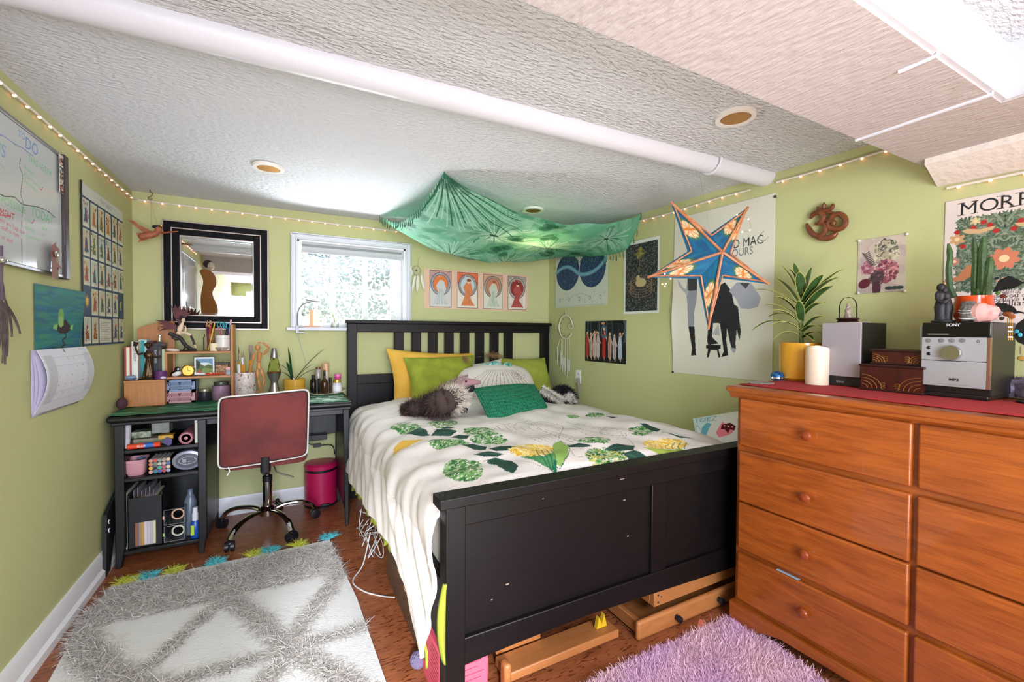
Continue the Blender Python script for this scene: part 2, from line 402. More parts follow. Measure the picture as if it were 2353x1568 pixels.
for k in range(3):
    a, b = gx[2*k], gx[2*k+1]
    sash.box((a, GY-.012, OB), (b, GY+.016, gz[0])); sash.box((a, GY-.012, gz[1]), (b, GY+.016, gz[2])); sash.box((a, GY-.012, gz[3]), (b, GY+.016, OT-.012))
obj('window_sash', sash, WHITE, root, bevel=.003)
def glassmat(name, tint='FFFFFF', refl=.08, bump=0, bs=30, rough=.02):
    mt = bpy.data.materials.new(name); mt.use_nodes = True; nt = mt.node_tree; N = nt.nodes.new; L = nt.links.new
    nt.nodes.remove(nt.nodes['Principled BSDF']); out = nt.nodes['Material Output']
    t = N('ShaderNodeBsdfTransparent'); t.inputs[0].default_value = (*lin(tint), 1); g = N('ShaderNodeBsdfGlossy'); g.inputs['Roughness'].default_value = rough
    f = N('ShaderNodeLayerWeight'); f.inputs[0].default_value = .12; mx = N('ShaderNodeMixShader')
    L(f.outputs[0], mx.inputs[0]); L(t.outputs[0], mx.inputs[1]); L(g.outputs[0], mx.inputs[2]); L(mx.outputs[0], out.inputs[0]); return mt
CLEAR = glassmat('clear_glass')
gl = M()
for k in range(3):
    for a, b in ((0, 1), (2, 3)): gl.box((gx[2*k]-.003, GY, gz[a]-.003), (gx[2*k+1]+.003, GY+.004, gz[b]+.003))
obj('window_pane', gl, CLEAR, root)
# roller blind
bl = thing('roller_blind', 'white roller blind with a grey band rolled up at the top of the small window', 'blind', (.43, YB+.03, 1.66))
obj('fabric', M().box((.104, YB+.016, 1.665), (.757, YB+.022, 1.722)), mat('blind_fabric', 'C4C6C6', .8), bl)
obj('grey_band', M().box((.104, YB+.011, 1.694), (.757, YB+.016, 1.708)), mat('blind_grey', '8A908F', .7), bl)
obj('bottom_bar', M().box((.104, YB+.010, 1.652), (.757, YB+.026, 1.672)), mat('blind_bar', 'B9BBBD', .6), bl)
# outside: bright bank of crinkled frost-white growth in the window well
def bank():
    mt = bpy.data.materials.new('well_growth'); mt.use_nodes = True; nt = mt.node_tree; N = nt.nodes.new; L = nt.links.new; b = nt.nodes['Principled BSDF']
    tc = N('ShaderNodeTexCoord'); n = N('ShaderNodeTexNoise'); n.inputs['Scale'].default_value = 16; n.inputs['Detail'].default_value = 6; L(tc.outputs['Object'], n.inputs['Vector'])
    v = N('ShaderNodeTexVoronoi'); v.feature = 'DISTANCE_TO_EDGE'; v.inputs['Scale'].default_value = 17
    mp = N('ShaderNodeVectorMath'); mp.operation = 'MULTIPLY_ADD'; mp.inputs[1].default_value = (.18, .18, .18); L(n.outputs['Color'], mp.inputs[0]); L(tc.outputs['Object'], mp.inputs[2]); L(mp.outputs[0], v.inputs['Vector'])
    r = N('ShaderNodeValToRGB'); r.color_ramp.elements[0].color = (.36, .37, .375, 1); r.color_ramp.elements[0].position = .03
    r.color_ramp.elements[1].position = .16; r.color_ramp.elements[1].color = (*lin('525B5F'), 1); L(v.outputs[0], r.inputs[0]); L(r.outputs[0], b.inputs['Base Color']); b.inputs['Roughness'].default_value = .7
    bu = N('ShaderNodeBump'); bu.inputs['Strength'].default_value = .8; bu.inputs['Distance'].default_value = .05; L(v.outputs[0], bu.inputs['Height']); L(bu.outputs[0], b.inputs['Normal'])
    return mt
def bankf(u, v):
    return (-1.2+3.6*u, 3.80+.7*max(0, v-.4)+.03*math.sin(u*31+v*9)+.03*math.sin(u*17-v*23), -.05+2.4*v)
g = obj('garden_bank', M().grid(bankf, 90, 70), bank(), label='bank of pale tangled dry growth seen through the window panes', cat='bank', kind='stuff')
obj('grass_patch', M().grid(lambda u, v: (-.9+1.15*u, 3.62+.16*v, 1.02+.26*v+.03*math.sin(u*40)), 40, 8), mat('grass', '7E9A4A', .8, var='A8B878', vs=30), kind='stuff', label='pale green sunlit grass low behind the left window pane', cat='grass')
# white door and lit room side seen in the mirror
root = thing('door_1', None, None, (-.05, YR, 0)); root['kind'] = 'structure'
obj('door_leaf', M().box((-.5, YR, .02), (.28, YR+.04, 1.72)), WHITE, root, bevel=.003)
obj('door_frame', M().box((-.56, YR, 0), (-.5, YR+.05, 1.78)).box((.28, YR, 0), (.34, YR+.05, 1.78)).box((-.5, YR, 1.72), (.28, YR+.05, 1.78)), WHITE, root)
dk = mat('door_pane', '6E5A50', .2)
pn = M()
for z0, z1 in ((1.02, 1.3), (1.36, 1.64)): pn.box((-.3, YR+.04, z0), (.1, YR+.043, z1))
obj('door_panel', pn, dk, root)
# recessed lamps
trimr = mat('lamp_trim', 'E8E4DC', .4); amber = mat('gold_baffle', 'C98E4C', .35, metal=.85)
glow = mat('bulb_glow', 'FFC070', .4, emis='FFA850', es=1.9)
for (x, y), lab in (((617, 383), 'round recessed ceiling lamp with white rim above the mirror corner'), ((1225, 481), 'round recessed ceiling lamp glowing behind the green hanging cloth'), ((1690, 266), 'round recessed ceiling lamp beyond the pipe, nearest the rough soffit')):
    p = onZ(x, y, ZC); t = thing('ceiling_lamp', lab, 'lamp', (p[0], p[1], ZC-.012), group='recessed ceiling lamps')
    obj('trim_ring', M().lathe([(.048, .006), (.05, 0), (.066, 0), (.068, .012), (.046, .012), (.048, .006)], p*[1, 1, 0]+[0, 0, ZC-.012], 36), trimr, t)
    obj('baffle', M().lathe([(.047, .0015), (.043, .002), (.036, .0105), (.0, .0105)], p*[1, 1, 0]+[0, 0, ZC-.012], 32), amber, t)
    obj('bulb', M().ball(p*[1, 1, 0]+[0, 0, ZC-.0055], (.040, .040, .005), 24), glow, t)
    l = light('SPOT', 'recessed_light', (p[0], p[1], ZC-.02), 1.6 if x != 1225 else 8, 'FFD2A0', .03, target=(p[0], p[1], 0)); l.data.spot_size = 2.6; l.data.spot_blend = .6
# string lights
sl = thing('string_lights', 'string of tiny pink-white lights on a clear cord along the top of the walls', 'string lights', (0, YB-.02, ZC-.05))
cordm = mat('clear_cord', 'E4D8CC', .3); bulbm = mat('fairy_bulb', 'FFE0D0', .4, emis='FF8A6C', es=4)
runs = [[(XL+.012, y, 1.868) for y in np.linspace(1.2, YB-.012, 12)]+[(XL+.02, YB-.012, 1.866)],
        [(x, YB-.012, 1.866-.012*math.sin((x-XL)/(xb-XL)*PI)) for x in np.linspace(XL+.03, xb-.02, 14)],
        [(wx(y)-.012, y, 1.864+.004*math.sin(y*9)) for y in np.linspace(YB-.02, 1.40, 12)],
        [(wx(y)-.012, y, 1.866-.003*math.sin(y*7)) for y in np.linspace(1.27, .76, 6)],
        [(wx(y)-.012, y, 1.667) for y in np.linspace(.67, .1, 5)]]
ck = M()
for r_ in runs: ck.tube(r_, .0045, 6)
obj('cord', ck, cordm, sl)
bm_ = None
def along(P, step, off=0.):
    P = [np.array(p) for p in P]; d = [0]
    for a, b in zip(P[:-1], P[1:]): d.append(d[-1]+np.linalg.norm(b-a))
    out = []; s_ = off
    while s_ < d[-1]:
        k = max(i for i in range(len(d)) if d[i] <= s_); k = min(k, len(P)-2)
        out.append(P[k]+(P[k+1]-P[k])*((s_-d[k])/(d[k+1]-d[k]))); s_ += step
    return out
ball = None
pts = []
for r_, stp in zip(runs, (.078, .078, .078, .078, .078)): pts += along(r_, stp, .03)
for p in pts[:100]:
    if ball is None:
        ball = obj('bulb', M().ball((0, 0, 0), .0055, 8), bulbm, sl, local=True); o = ball
    else: o = ball.copy(); COL.objects.link(o); o.parent = sl
    o.location = Vector(p)-sl.location
    o.location.z -= .004
# ================= BED =================
FY = 1.156
bed = thing('double_bed', 'black-brown wooden double bed frame with slatted headboard and panelled footboard', 'bed', (1.18, 2.1, 0))
def hb(name, ms, **k): return obj(name, ms, BLACK, bed, bevel=.003, **k)
Y0, Y1 = 3.092, 3.142
hb('headboard', M().box((.375, Y0, 1.13), (1.982, Y1, 1.19)).box((.43, Y0+.004, .775), (1.915, Y1-.004, .838)).box((.43, Y0+.016, .25), (1.915, Y1-.016, .776)))
hb('headboard_cap', M().box((.361, Y0-.012, 1.19), (1.995, Y1+.006, 1.213)))
for x in (.375, 1.915): hb('headboard_post', M().box((x, Y0-.002, 0), (x+.062, Y1+.002, 1.19)))
for k in range(8):
    x = .691+k*.1256; hb('slat', M().box((x, Y0+.008, .836), (x+.065, Y1-.008, 1.132)))
hb('footboard', M().box((.458, FY+.004, .575), (1.93, FY+.05, .64)).box((.458, FY+.02, .24), (1.93, FY+.036, .58)).box((1.20, FY+.008, .24), (1.275, FY+.046, .58))
   .prism([(.458, .165), (.62, .172), (.9, .178), (1.2, .168), (1.7, .15), (1.93, .15), (1.93, .245), (.458, .245)], FY+.004, FY+.05))
hb('footboard_cap', M().box((.381, FY-.006, .634), (1.995, FY+.062, .665)))
for x in (.401, 1.918): hb('footboard_post', M().box((x, FY, 0), (x+.06, FY+.056, .635)))
hb('side_rail', M().box((.408, FY+.056, .20), (.433, Y0, .40)))
hb('side_rail', M().box((1.945, FY+.056, .20), (1.97, Y0, .40)))
chip = mat('wood_chip', '7E6A5E', .8)
ck = M()
for x, z, w, h in ((.60, .355, .012, .004), (1.04, .62, .02, .0025), (.55, .322, .006, .003), (1.09, .40, .008, .004), (1.07, .535, .012, .003), (.505, .238, .03, .002), (.72, .607, .006, .002), (1.21, .632, .05, .0015), (.9, .632, .06, .0015)):
    ck.box((x, FY+.0035 if z > .6 else FY+.0195, z), (x+w, FY+.006 if z > .6 else FY+.021, z+h))
obj('paint_chip', ck, chip, bed)
obj('mattress', M().box((.435, FY+.06, .36), (1.935, Y0-.012, .60)), mat('mattress_cloth', 'D8D2C4', .9), bed, bevel=.04).name = 'mattress'
# ---------------- duvet ----------------
def ztop(X, Y):
    t = np.clip((X-1.5)/.55, 0, 1); z = .672-.135*t*t
    z = z+.018*np.clip((Y-2.4)/.5, 0, 1)-.02*np.clip((1.45-Y)/.28, 0, 1)
    z = z+.006*np.sin(X*7+Y*5)+.005*np.sin(Y*9-X*4)+.004*np.sin(X*19+Y*13+1.5*np.sin(Y*4))+.0035*np.sin(X*8-Y*31+2*np.sin(X*5))+.002*np.sin(X*41+Y*17)
    t = np.clip((X-.47)/.22, 0, 1); z = z-.030*(1-t)**2
    return z-.035*np.clip((Y-2.85)/.12, 0, 1)**2
def qp(px, py):
    z = .65
    for _ in range(6): p = onZ(px, py, z); z = float(ztop(p[0], p[1]))
    return p[0], p[1]
DX = .47; DS = .60   # crest, and the length of cloth hanging beyond it
QY0, QY1 = 1.222, 2.97
qc = Cv(560, 460, 'DFD7D0', DX-DS, QY0, 2.06, QY1)
def qpoly(P, c, al=1.): qc.poly([qp(*p) for p in P], c, al)
def z3(x, y): return (780+x/2.503, 900+y/2.503)
def qline(P, wd, c, n=24):
    qc.line([qp(*z3(*p)) for p in spline(P, n)], wd, c)
def bloom(x, y, rx, ry, c, n, extra=()):
    R_ = random.Random(int(x*7+y))
    for i in range(n):
        a = R_.random()*2*PI; r = math.sqrt(R_.random()); px, py = z3(x+rx*r*math.cos(a), y+ry*r*math.sin(a)); X, Y = qp(px, py)
        qc.ell(X, Y, .009, .007, R_.choice(c), R_.random()*3)
        if i % 2: qc.ell(X, Y, .004, .003, 'EDE6D8')
G1 = ['3F7A3E', '5D8F4D', '2E6138', '7FA866', '98B884']; YL = ['E3B93A', 'D9A52A', 'EBCB62', 'F0D98A']
for f_ in ((385, 215, 88, 28), (595, 190, 83, 22), (800, 235, 88, 22), (863, 283, 103, 28), (630, 303, 108, 22), (713, 458, 106, 63), (1465, 288, 88, 17), (1735, 232, 68, 27), (1470, 140, 52, 12), (1342, 150, 30, 7)):
    bloom(*f_, G1, int(90+f_[2]*f_[3]*.06))
bloom(1530, 375, 112, 50, G1+['C9C465', 'B8B04A'], 380)
def leaf(P, c='2B4A3E'):
    qpoly([z3(*p) for p in P], c)
    a, b = P[0], P[len(P)//2]; qline([a, b], .003, '4E6E60')
for P in ([(370, 262), (400, 235), (450, 228), (500, 225), (525, 243), (480, 255), (430, 258)], [(527, 245), (560, 232), (640, 232), (680, 238), (640, 262), (580, 268)], [(640, 268), (690, 252), (750, 262), (735, 280), (690, 280)],
          [(580, 222), (620, 207), (660, 218), (640, 226)], [(700, 322), (760, 310), (850, 325), (840, 340), (770, 338)], [(860, 335), (930, 322), (1020, 325), (985, 348), (900, 355)], [(775, 368), (850, 355), (945, 368), (905, 385), (830, 382)],
          [(845, 400), (900, 390), (990, 405), (1030, 440), (1000, 485), (950, 460), (900, 430), (860, 428)], [(1300, 320), (1380, 305), (1450, 318), (1400, 330), (1330, 330)], [(1525, 330), (1600, 308), (1700, 322), (1690, 345), (1600, 350)],
          [(1630, 365), (1690, 345), (1780, 370), (1810, 395), (1740, 398), (1660, 385)], [(1725, 190), (1760, 190), (1850, 225), (1830, 240), (1760, 215)], [(1850, 240), (1950, 262), (2040, 280), (1960, 275)], [(1535, 150), (1600, 155), (1570, 160)]): leaf(P)
qpoly([z3(*p) for p in ((1180, 385), (1110, 372), (1040, 378), (1170, 420), (1230, 450), (1245, 410), (1240, 350))], '4E8A57')
bloom(1110, 345, 130, 32, YL, 380)
qpoly([z3(*p) for p in ((1230, 310), (1268, 292), (1320, 325), (1310, 380), (1270, 415), (1235, 400), (1225, 350))], '8DAF5B')
for x in (1130, 1160, 1190, 1215): qline([(x, 345), (x+25, 380), (1235, 440)], .0035, '1F5B47')
qline([(1240, 400), (1238, 450), (1240, 495)], .012, '1F6B4A'); qline([(1268, 292), (1322, 325), (1310, 380), (1270, 417), (1235, 400)], .003, '2B4A3E')
qpoly([z3(*p) for p in ((1740, 330), (1800, 350), (1900, 368), (2010, 355), (1960, 335))], 'A5B84F')
bloom(1875, 308, 125, 30, YL, 380)
for x in (1890, 1925, 1960, 1995): qline([(x, 300), (x-10, 335), (2010, 357)], .003, '1F5B47')
qpoly([z3(*p) for p in ((310, 320), (370, 292), (495, 280), (420, 305), (360, 330), (320, 350))], 'DDB04C')
LN = '8B807A'
for k in range(7):
    x = 905+k*45; qline([(x, 200+k*3), (x+40, 235), (x+150+k*12, 262+k*4), (x+260, 300)], .0022, LN)
for P in ([(860, 195), (900, 185), (985, 210), (940, 225), (880, 212), (985, 190)], [(1000, 205), (1035, 185), (1120, 205), (1250, 270), (1265, 275)], [(1060, 185), (1110, 165), (1170, 180), (1240, 195), (1160, 208), (1100, 190), (1200, 175)], [(1250, 185), (1285, 215), (1260, 275)],
          [(1300, 180), (1400, 205), (1500, 215)], [(1330, 200), (1430, 235), (1560, 250)], [(1340, 220), (1450, 262), (1600, 285)], [(1370, 190), (1500, 225), (1640, 245)], [(1450, 220), (1560, 215), (1650, 260), (1500, 250), (1540, 205)], [(1620, 250), (1680, 300), (1700, 330)],
          [(1020, 405), (1120, 425), (1215, 455)], [(815, 412), (850, 400), (880, 395)], [(555, 225), (530, 205), (600, 200)], [(720, 300), (790, 310), (870, 325)], [(1330, 345), (1400, 340), (1430, 370), (1360, 385), (1330, 345)], [(1560, 260), (1600, 275), (1660, 275)]): qline(P, .0022, LN)
w = (slice(0, qc.h), slice(0, qc.w)); qc.noise(.03)
# cloth positions
hemz = lambda Y: np.interp(Y, [1.20, 1.27, 1.36, 1.48, 1.96, 2.3, 2.75, 3.0], [.235, .30, .365, .41, .375, .35, .325, .33])
S_, Yg = qc.X, qc.Y
Xt = np.maximum(S_, DX); top = ztop(Xt, Yg)
arc = np.clip(DX-S_, 0, None)/DS            # 0 crest .. 1 hem
z0 = ztop(np.full_like(Yg, DX), Yg); hz = hemz(Yg)
hem_x = np.interp(Yg, [1.2, 1.5, 2.4, 2.8, 3.0], [.345, .325, .32, .335, .36])
th = np.clip(arc/.28, 0, 1)*PI/2
bend = .11
xd = np.where(arc < .28, DX-bend*np.sin(th), DX-bend-(arc-.28)/.72*(DX-bend-hem_x)+0*arc)
zd = np.where(arc < .28, z0-bend*(1-np.cos(th)), (z0-bend)-(arc-.28)/.72*(z0-bend-hz))
fw = Yg+.45*arc
fold = (.012*np.sin(fw*17+1.1*np.sin(fw*6)+arc*2)+.007*np.sin(fw*33+arc*4+2+.9*np.sin(Yg*7))+.0035*np.sin(fw*71-arc*5+np.sin(Yg*13)))*np.clip(arc*3, 0, 1)*(1-.62*arc)
ripple = (.004*np.sin(Yg*31-S_*18)+.003*np.sin(Yg*52+S_*9))*np.exp(-((S_-.5)/.25)**2)
side = S_ < DX
Px = np.where(side, xd+fold-.012*np.clip(arc, 0, 1), np.minimum(S_, wx(Yg)-.012)); Pz = np.where(side, zd, top)+ripple
foot = np.clip((FY+.11-Yg)/.05, 0, 1); Pz = Pz-np.where(side, 0, .03*foot**2)
Py = Yg-np.where(side, .095*np.clip((arc-.13)/.14, 0, 1)*np.clip((1.5-Yg)/.28, 0, 1), 0)
duvet = thing('duvet', 'cream duvet with printed green hydrangeas and yellow flowers spread over the bed', 'duvet', (1.2, 2.1, .6))
sheet('cover', qc, np.stack([Px, Py, Pz], -1), CLOTHP, duvet, solid=.012)
lime = mat('lime_cloth', '98A12E', .85, var='868F26', vs=14, bump=.3, bs=150, bdist=.003)
i0 = 0
hp = [(Px[j, 0], Py[j, 0], Pz[j, 0]) for j in range(0, qc.h, 2)]
hm = M()
hm.grid(lambda u, v: (lambda p, k: (p[0]+.012+.005*math.sin(k*.9)*v, p[1], p[2]+.012-.045*v*(1+.25*math.sin(k*.55))))(hp[min(len(hp)-1, int(u*(len(hp)-1)+.5))], u*(len(hp)-1)), len(hp), 4)
obj('lime_hem', hm, lime, duvet, solid=.006, label='lime green underside showing at the hem')
cg = M(); cg.grid(lambda u, v: (.397-(1-u)*.022*math.sin(PI*min(1, .04+v*.94))**.7-.006*v, 1.150-.012*math.sin(u*3)-.01*v, .43-.215*v), 8, 16)
obj('lime_fold', cg, lime, duvet, solid=.005, label='lime green fold at the foot corner')
# ---------------- pillows ----------------
def pillow(TL, TR, BR, BL, t, pw=3., wr=.004, seed=1, nu=36, nv=28, bulge=1., pinch=.04):
    TL, TR, BR, BL = map(lambda p: np.array(p, float), (TL, TR, BR, BL)); n = np.cross(TR-BL, TL-BR); n /= np.linalg.norm(n)
    if n[1] > 0: n = -n
    ms = M(); ctr = (TL+TR+BR+BL)/4
    for sgn in (1, -1):
        def f(a, b):
            u, v = 2*a-1, 2*b-1
            p = (TL*(1-a)+TR*a)*(1-b)+(BL*(1-a)+BR*a)*b
            p = p+(ctr-p)*pinch*((1-abs(u)**2)*abs(v)**3+(1-abs(v)**2)*abs(u)**3)*2
            h = ((1-abs(u)**pw)*(1-abs(v)**pw))**.55
            wv = wr*(math.sin(u*9+v*4+seed)+math.sin(v*13-u*5+seed*2)+.6*math.sin(u*23+seed*3+v*11))*h
            return p+n*(sgn*t/2*h+wv)
        ms.grid(f, nu, nv)
        if sgn < 0: k = (nu-1)*(nv-1); ms.f[-k:] = [q[::-1] for q in ms.f[-k:]]
    return ms
def oy(x, y, Y): return onY(x, y, Y)
yel = mat('mustard_cotton', 'E5B44A', .9, var='DBA63E', vs=8, bump=.25, bs=120, bdist=.003)
obj('pillow', pillow(oy(887, 801, 3.05), oy(1088, 812, 3.05), oy(1085, 930, 2.93), oy(905, 934, 2.93), .13, wr=.005, seed=2), yel, label='mustard yellow pillow leaning on the headboard behind the green ones', cat='pillow')
p1 = obj('pillow', pillow(oy(926, 822, 2.97), oy(1090, 816, 2.97), oy(1090, 925, 2.80), oy(946, 930, 2.80), .14, wr=.004, seed=5), lime, label='lime green square pillow in front of the mustard yellow pillow', cat='pillow')
p2 = obj('pillow', pillow(oy(1148, 822, 3.05), oy(1252, 822, 3.05), oy(1280, 925, 2.90), oy(1140, 925, 2.90), .13, wr=.003, seed=7), mat('olive_lime_cloth', '98A03A', .9, bump=.2, bs=150, bdist=.003), label='olive green pillow at the right end of the headboard', cat='pillow')
cream = mat('cream_cotton', 'DDD6CC', .9, bump=.3, bs=150, bdist=.003)
obj('pillow', pillow(oy(1072, 838, 3.0), oy(1152, 824, 3.0), oy(1160, 905, 2.9), oy(1080, 905, 2.9), .10, seed=9), cream, label='plain white pillow half hidden behind the oval printed pillow', cat='pillow')
# tassel of the throw behind the pillows
tz = oy(1068, 826, 2.90); n_ = 260
base = np.tile(tz, (n_, 1))+RNG.normal(size=(n_, 3))*.008; V, F = blades(base, RNG.normal(size=(n_, 3))+[.2, -.6, .1], .035, .0025)
tas = thing('tassel', 'tan raffia tassel at the corner of the lime green pillow', 'tassel', tz)
strands('fringe', V, F, mat('raffia', '9C8350', .8), tas)
tz = oy(1132, 818, 3.03); base = tz+RNG.normal(size=(200, 3))*[.03, .006, .006]; V, F = blades(base, RNG.normal(size=(200, 3))*[1, .4, .6]+[.8, 0, .3], .045, .003)
tas = thing('dried_corsage', 'small brown dried tuft lying on top of the white pillow', 'tuft', tz); strands('fringe', V, F, mat('dried_leaf', '8A6A44', .8), tas)
# oval printed pillow: canvas painted
pc = Cv(150, 110, 'DCD2C8', -1, -1, 1, 1)
for k in range(15):
    x = -.62+k*.09; pc.curve([(x*.55+.02, -.62), (x, -.2), (x*1.35, .25), (x*1.6, .7)], .012, '7D726C')
for k in range(10):
    a = k*2*PI/10; pc.curve([(.52, -.4), (.52+.16*math.cos(a), -.4+.2*math.sin(a)), (.52+.2*math.cos(a+.5), -.4+.22*math.sin(a+.5)), (.52, -.4)], .01, '7D726C')
for k in range(5): pc.curve([(.95, -.1+k*.15), (.6, .05+k*.12), (.3, .5+k*.1)], .01, '7D726C')
cv_u, cv_v = np.meshgrid(np.linspace(-1, 1, 150), np.linspace(-1, 1, 110))
def disc(u, v):  # square to rounded oval
    return u*np.sqrt(1-v*v/2.6), v*np.sqrt(1-u*u/2.6)
du, dv = disc(cv_u, cv_v)
A_, B_, C_, D_ = oy(1046, 838, 2.84), oy(1222, 836, 2.84), oy(1232, 945, 2.62), oy(1046, 940, 2.62)
aa, bb = ((du+1)/2)[..., None], ((dv+1)/2)[..., None]
Pp = (A_*(1-aa)+B_*aa)*(1-bb)+(D_*(1-aa)+C_*aa)*bb; nn = np.array([-.1, -.9, .35]); nn /= np.linalg.norm(nn)
hh = ((1-np.abs(cv_u)**2.6)*(1-np.abs(cv_v)**2.6))[..., None]**.5*.085
ov = thing('cushion', 'oval cream cushion with fine drawn flower lines and a teal scarf on top', 'cushion', ((A_+C_)/2*[1, 1, 0]+[0, 0, .66]))
sheet('front', pc, Pp+nn*hh, CLOTHP, ov); pb = Cv(150, 110, 'DCD2C8', -1, -1, 1, 1); sheet('back', pb, (Pp-nn*hh)[:, ::-1], CLOTHP, ov)
teal = mat('teal_satin', '3E8F84', .45, var='9CC4B8', vs=35, lo=.45, hi=.6)
bw = oy(1140, 842, 2.80); k_ = M()
for i, (a, rx, rz, dx, dz) in enumerate([(.3, .055, .016, -.06, .0), (-.2, .05, .018, -.03, .014), (.5, .045, .016, .01, .012), (-.5, .05, .016, .05, .0), (.1, .06, .012, .0, -.008), (-.9, .045, .014, .085, -.012)]):
    k_.ball(bw+[dx, -.01*i*.5, dz], (rx, .015, rz), 14, rot=(0, a, 0))
obj('scarf_knot', k_, teal, label='crumpled teal scarf lying on top of the oval cushion', cat='scarf')
# green knitted cushion
def knit():
    mt = mat('green_knit', '0F7A55', .85); nt = mt.node_tree; N = nt.nodes.new; L = nt.links.new; b = nt.nodes['Principled BSDF']
    tc = N('ShaderNodeTexCoord'); mp = N('ShaderNodeMapping'); mp.inputs['Rotation'].default_value = (0, .05, .1); mp.inputs['Scale'].default_value = (85, 60, 60); L(tc.outputs['Object'], mp.inputs[0])
    v = N('ShaderNodeTexVoronoi'); v.inputs['Scale'].default_value = 1; v.inputs['Randomness'].default_value = .35; L(mp.outputs[0], v.inputs['Vector'])
    r = N('ShaderNodeValToRGB'); r.color_ramp.elements[0].color = (*lin('1A9468'), 1); r.color_ramp.elements[1].color = (*lin('075038'), 1); r.color_ramp.elements[1].position = .8
    L(v.outputs['Distance'], r.inputs[0]); L(r.outputs[0], b.inputs['Base Color']); bu = N('ShaderNodeBump'); bu.invert = True; bu.inputs['Distance'].default_value = .01; L(v.outputs['Distance'], bu.inputs['Height']); L(bu.outputs[0], b.inputs['Normal']); return mt
cb = onZ(1120, 966, .69)
obj('cushion', pillow(oy(1086, 893, 2.36), oy(1228, 883, 2.42), oy(1268, 950, 2.16), oy(1122, 967, 2.10), .12, pw=2.4, wr=.001, pinch=.02), knit(), label='emerald green knitted cushion lying in front of the oval cushion', cat='cushion')
# plush animals
def furry(pts, rad, n, L, wd, palette, seed=0, droop=.2):
    """fur blades over a tube of centres/radii; palette(i,frac)->linear colour"""
    P = np.array(pts); R_ = np.array(rad); k = len(P); t = RNG.random(n)*(k-1.001); i = t.astype(int); fr = (t-i)[:, None]
    c = P[i]*(1-fr)+P[i+1]*fr; r = R_[i]*(1-fr[:, 0])+R_[i+1]*fr[:, 0]; d = RNG.normal(size=(n, 3)); ax = P[i+1]-P[i]; ax /= np.linalg.norm(ax, axis=1, keepdims=True)
    d -= ax*(d*ax).sum(1, keepdims=True); d /= np.linalg.norm(d, axis=1, keepdims=True)
    V, F = blades(c+d*r[:, None]*.9, d+ax*.4, L*(.6+.8*RNG.random(n)), wd, 2, droop, .3)
    cols = np.array([palette(a) for a in t/(k-1)]); cols = np.repeat(cols, 6, 0); return V, F, cols
FUR = mat('plush_fur', rough=.95, attr=True, spec=.1)
def mx(a, b, t): a, b = np.array(lin(a)), np.array(lin(b)); return a*(1-t)+b*t
# anteater lying on its side
ae = thing('plush_anteater', 'brown shaggy plush anteater with a long pink snout lying before the lime pillow', 'soft toy', onZ(1000, 948, .67))
sp = [onZ(924, 940, .70), onZ(955, 938, .715), onZ(990, 930, .735), onZ(1018, 925, .76), onZ(1042, 915, .77), onZ(1058, 905, .765)]
sp = spline(sp, 25); rr = np.interp(np.linspace(0, 1, len(sp)), [0, .12, .3, .55, .8, 1], [.012, .032, .042, .065, .062, .03])
brn = mat('brown_plush', '4A3A36', .95, bump=.5, bs=200); crm = mat('cream_plush', 'D8CDBE', .95, bump=.5, bs=200); blk = mat('black_plush', '17161A', .95, bump=.5, bs=200); pnk = mat('mauve_plush', 'A98084', .9, bump=.4, bs=200)
obj('body', M().tube(sp, rr, 16), brn, ae)
V, F, cc = furry(sp, rr, 5200, .030, .0032, lambda t: mx('2E2322', '6B5650', random.random()) if t < .66 else mx('E4DACC', 'C6B8A6', random.random())); strands('fur', V, F, FUR, ae, col=cc)
h0 = spline([oy(1035, 905, 2.42), oy(1052, 893, 2.41), oy(1065, 883, 2.40), oy(1078, 879, 2.39), oy(1092, 879, 2.38), oy(1104, 879, 2.38)], 25)
hr = np.interp(np.linspace(0, 1, len(h0)), [0, .25, .5, .75, 1], [.035, .03, .027, .019, .008])
obj('head', M().tube(h0, hr, 14), pnk, ae)
hb_ = spline([oy(1012, 898, 2.46), oy(1035, 885, 2.45), oy(1055, 876, 2.44), oy(1075, 872, 2.43)], 12); V, F, cc = furry(hb_, [.022]*len(hb_), 1500, .014, .002, lambda t: mx('9C787C', 'B89498', random.random())); strands('mane', V, F, FUR, ae, col=cc)
obj('shoulder_band', M().tube(spline([oy(1020, 903, 2.43), oy(1050, 893, 2.40), oy(1072, 897, 2.37), oy(1090, 892, 2.36)], 16), .018, 10), blk, ae)
obj('eye', M().ball(oy(1071, 877, 2.355), .006, 10), mat('plush_eye', '120C0A', .1), ae)
obj('paw', M().tube([oy(1055, 930, 2.32), oy(1072, 932, 2.27), oy(1080, 925, 2.26)], [.022, .02, .016], 10), crm, ae); obj('claw_band', M().tube([oy(1058, 941, 2.27), oy(1074, 944, 2.25)], [.018, .014], 10), blk, ae)
# skunk
sk = thing('plush_skunk', 'black and white plush skunk with curled tail behind the green knitted cushion', 'soft toy', onZ(1285, 940, .66))
s0 = spline([oy(1240, 905, 2.45), oy(1262, 918, 2.43), oy(1285, 932, 2.38), oy(1300, 936, 2.34)], 14); sr = np.interp(np.linspace(0, 1, len(s0)), [0, .5, 1], [.05, .055, .022])
obj('body', M().tube(s0, sr, 14), blk, sk); V, F, cc = furry(s0, sr, 2600, .014, .002, lambda t: mx('0B0B0E', '222026', random.random())); strands('fur', V, F, FUR, sk, col=cc)
s1 = spline([oy(1243, 893, 2.38), oy(1262, 904, 2.36), oy(1282, 916, 2.34), oy(1296, 924, 2.32)], 14); V, F, cc = furry(s1, [.018]*len(s1), 1800, .014, .0022, lambda t: mx('EEE9E0', 'CFC6B8', random.random())); strands('stripe', V, F, FUR, sk, col=cc)
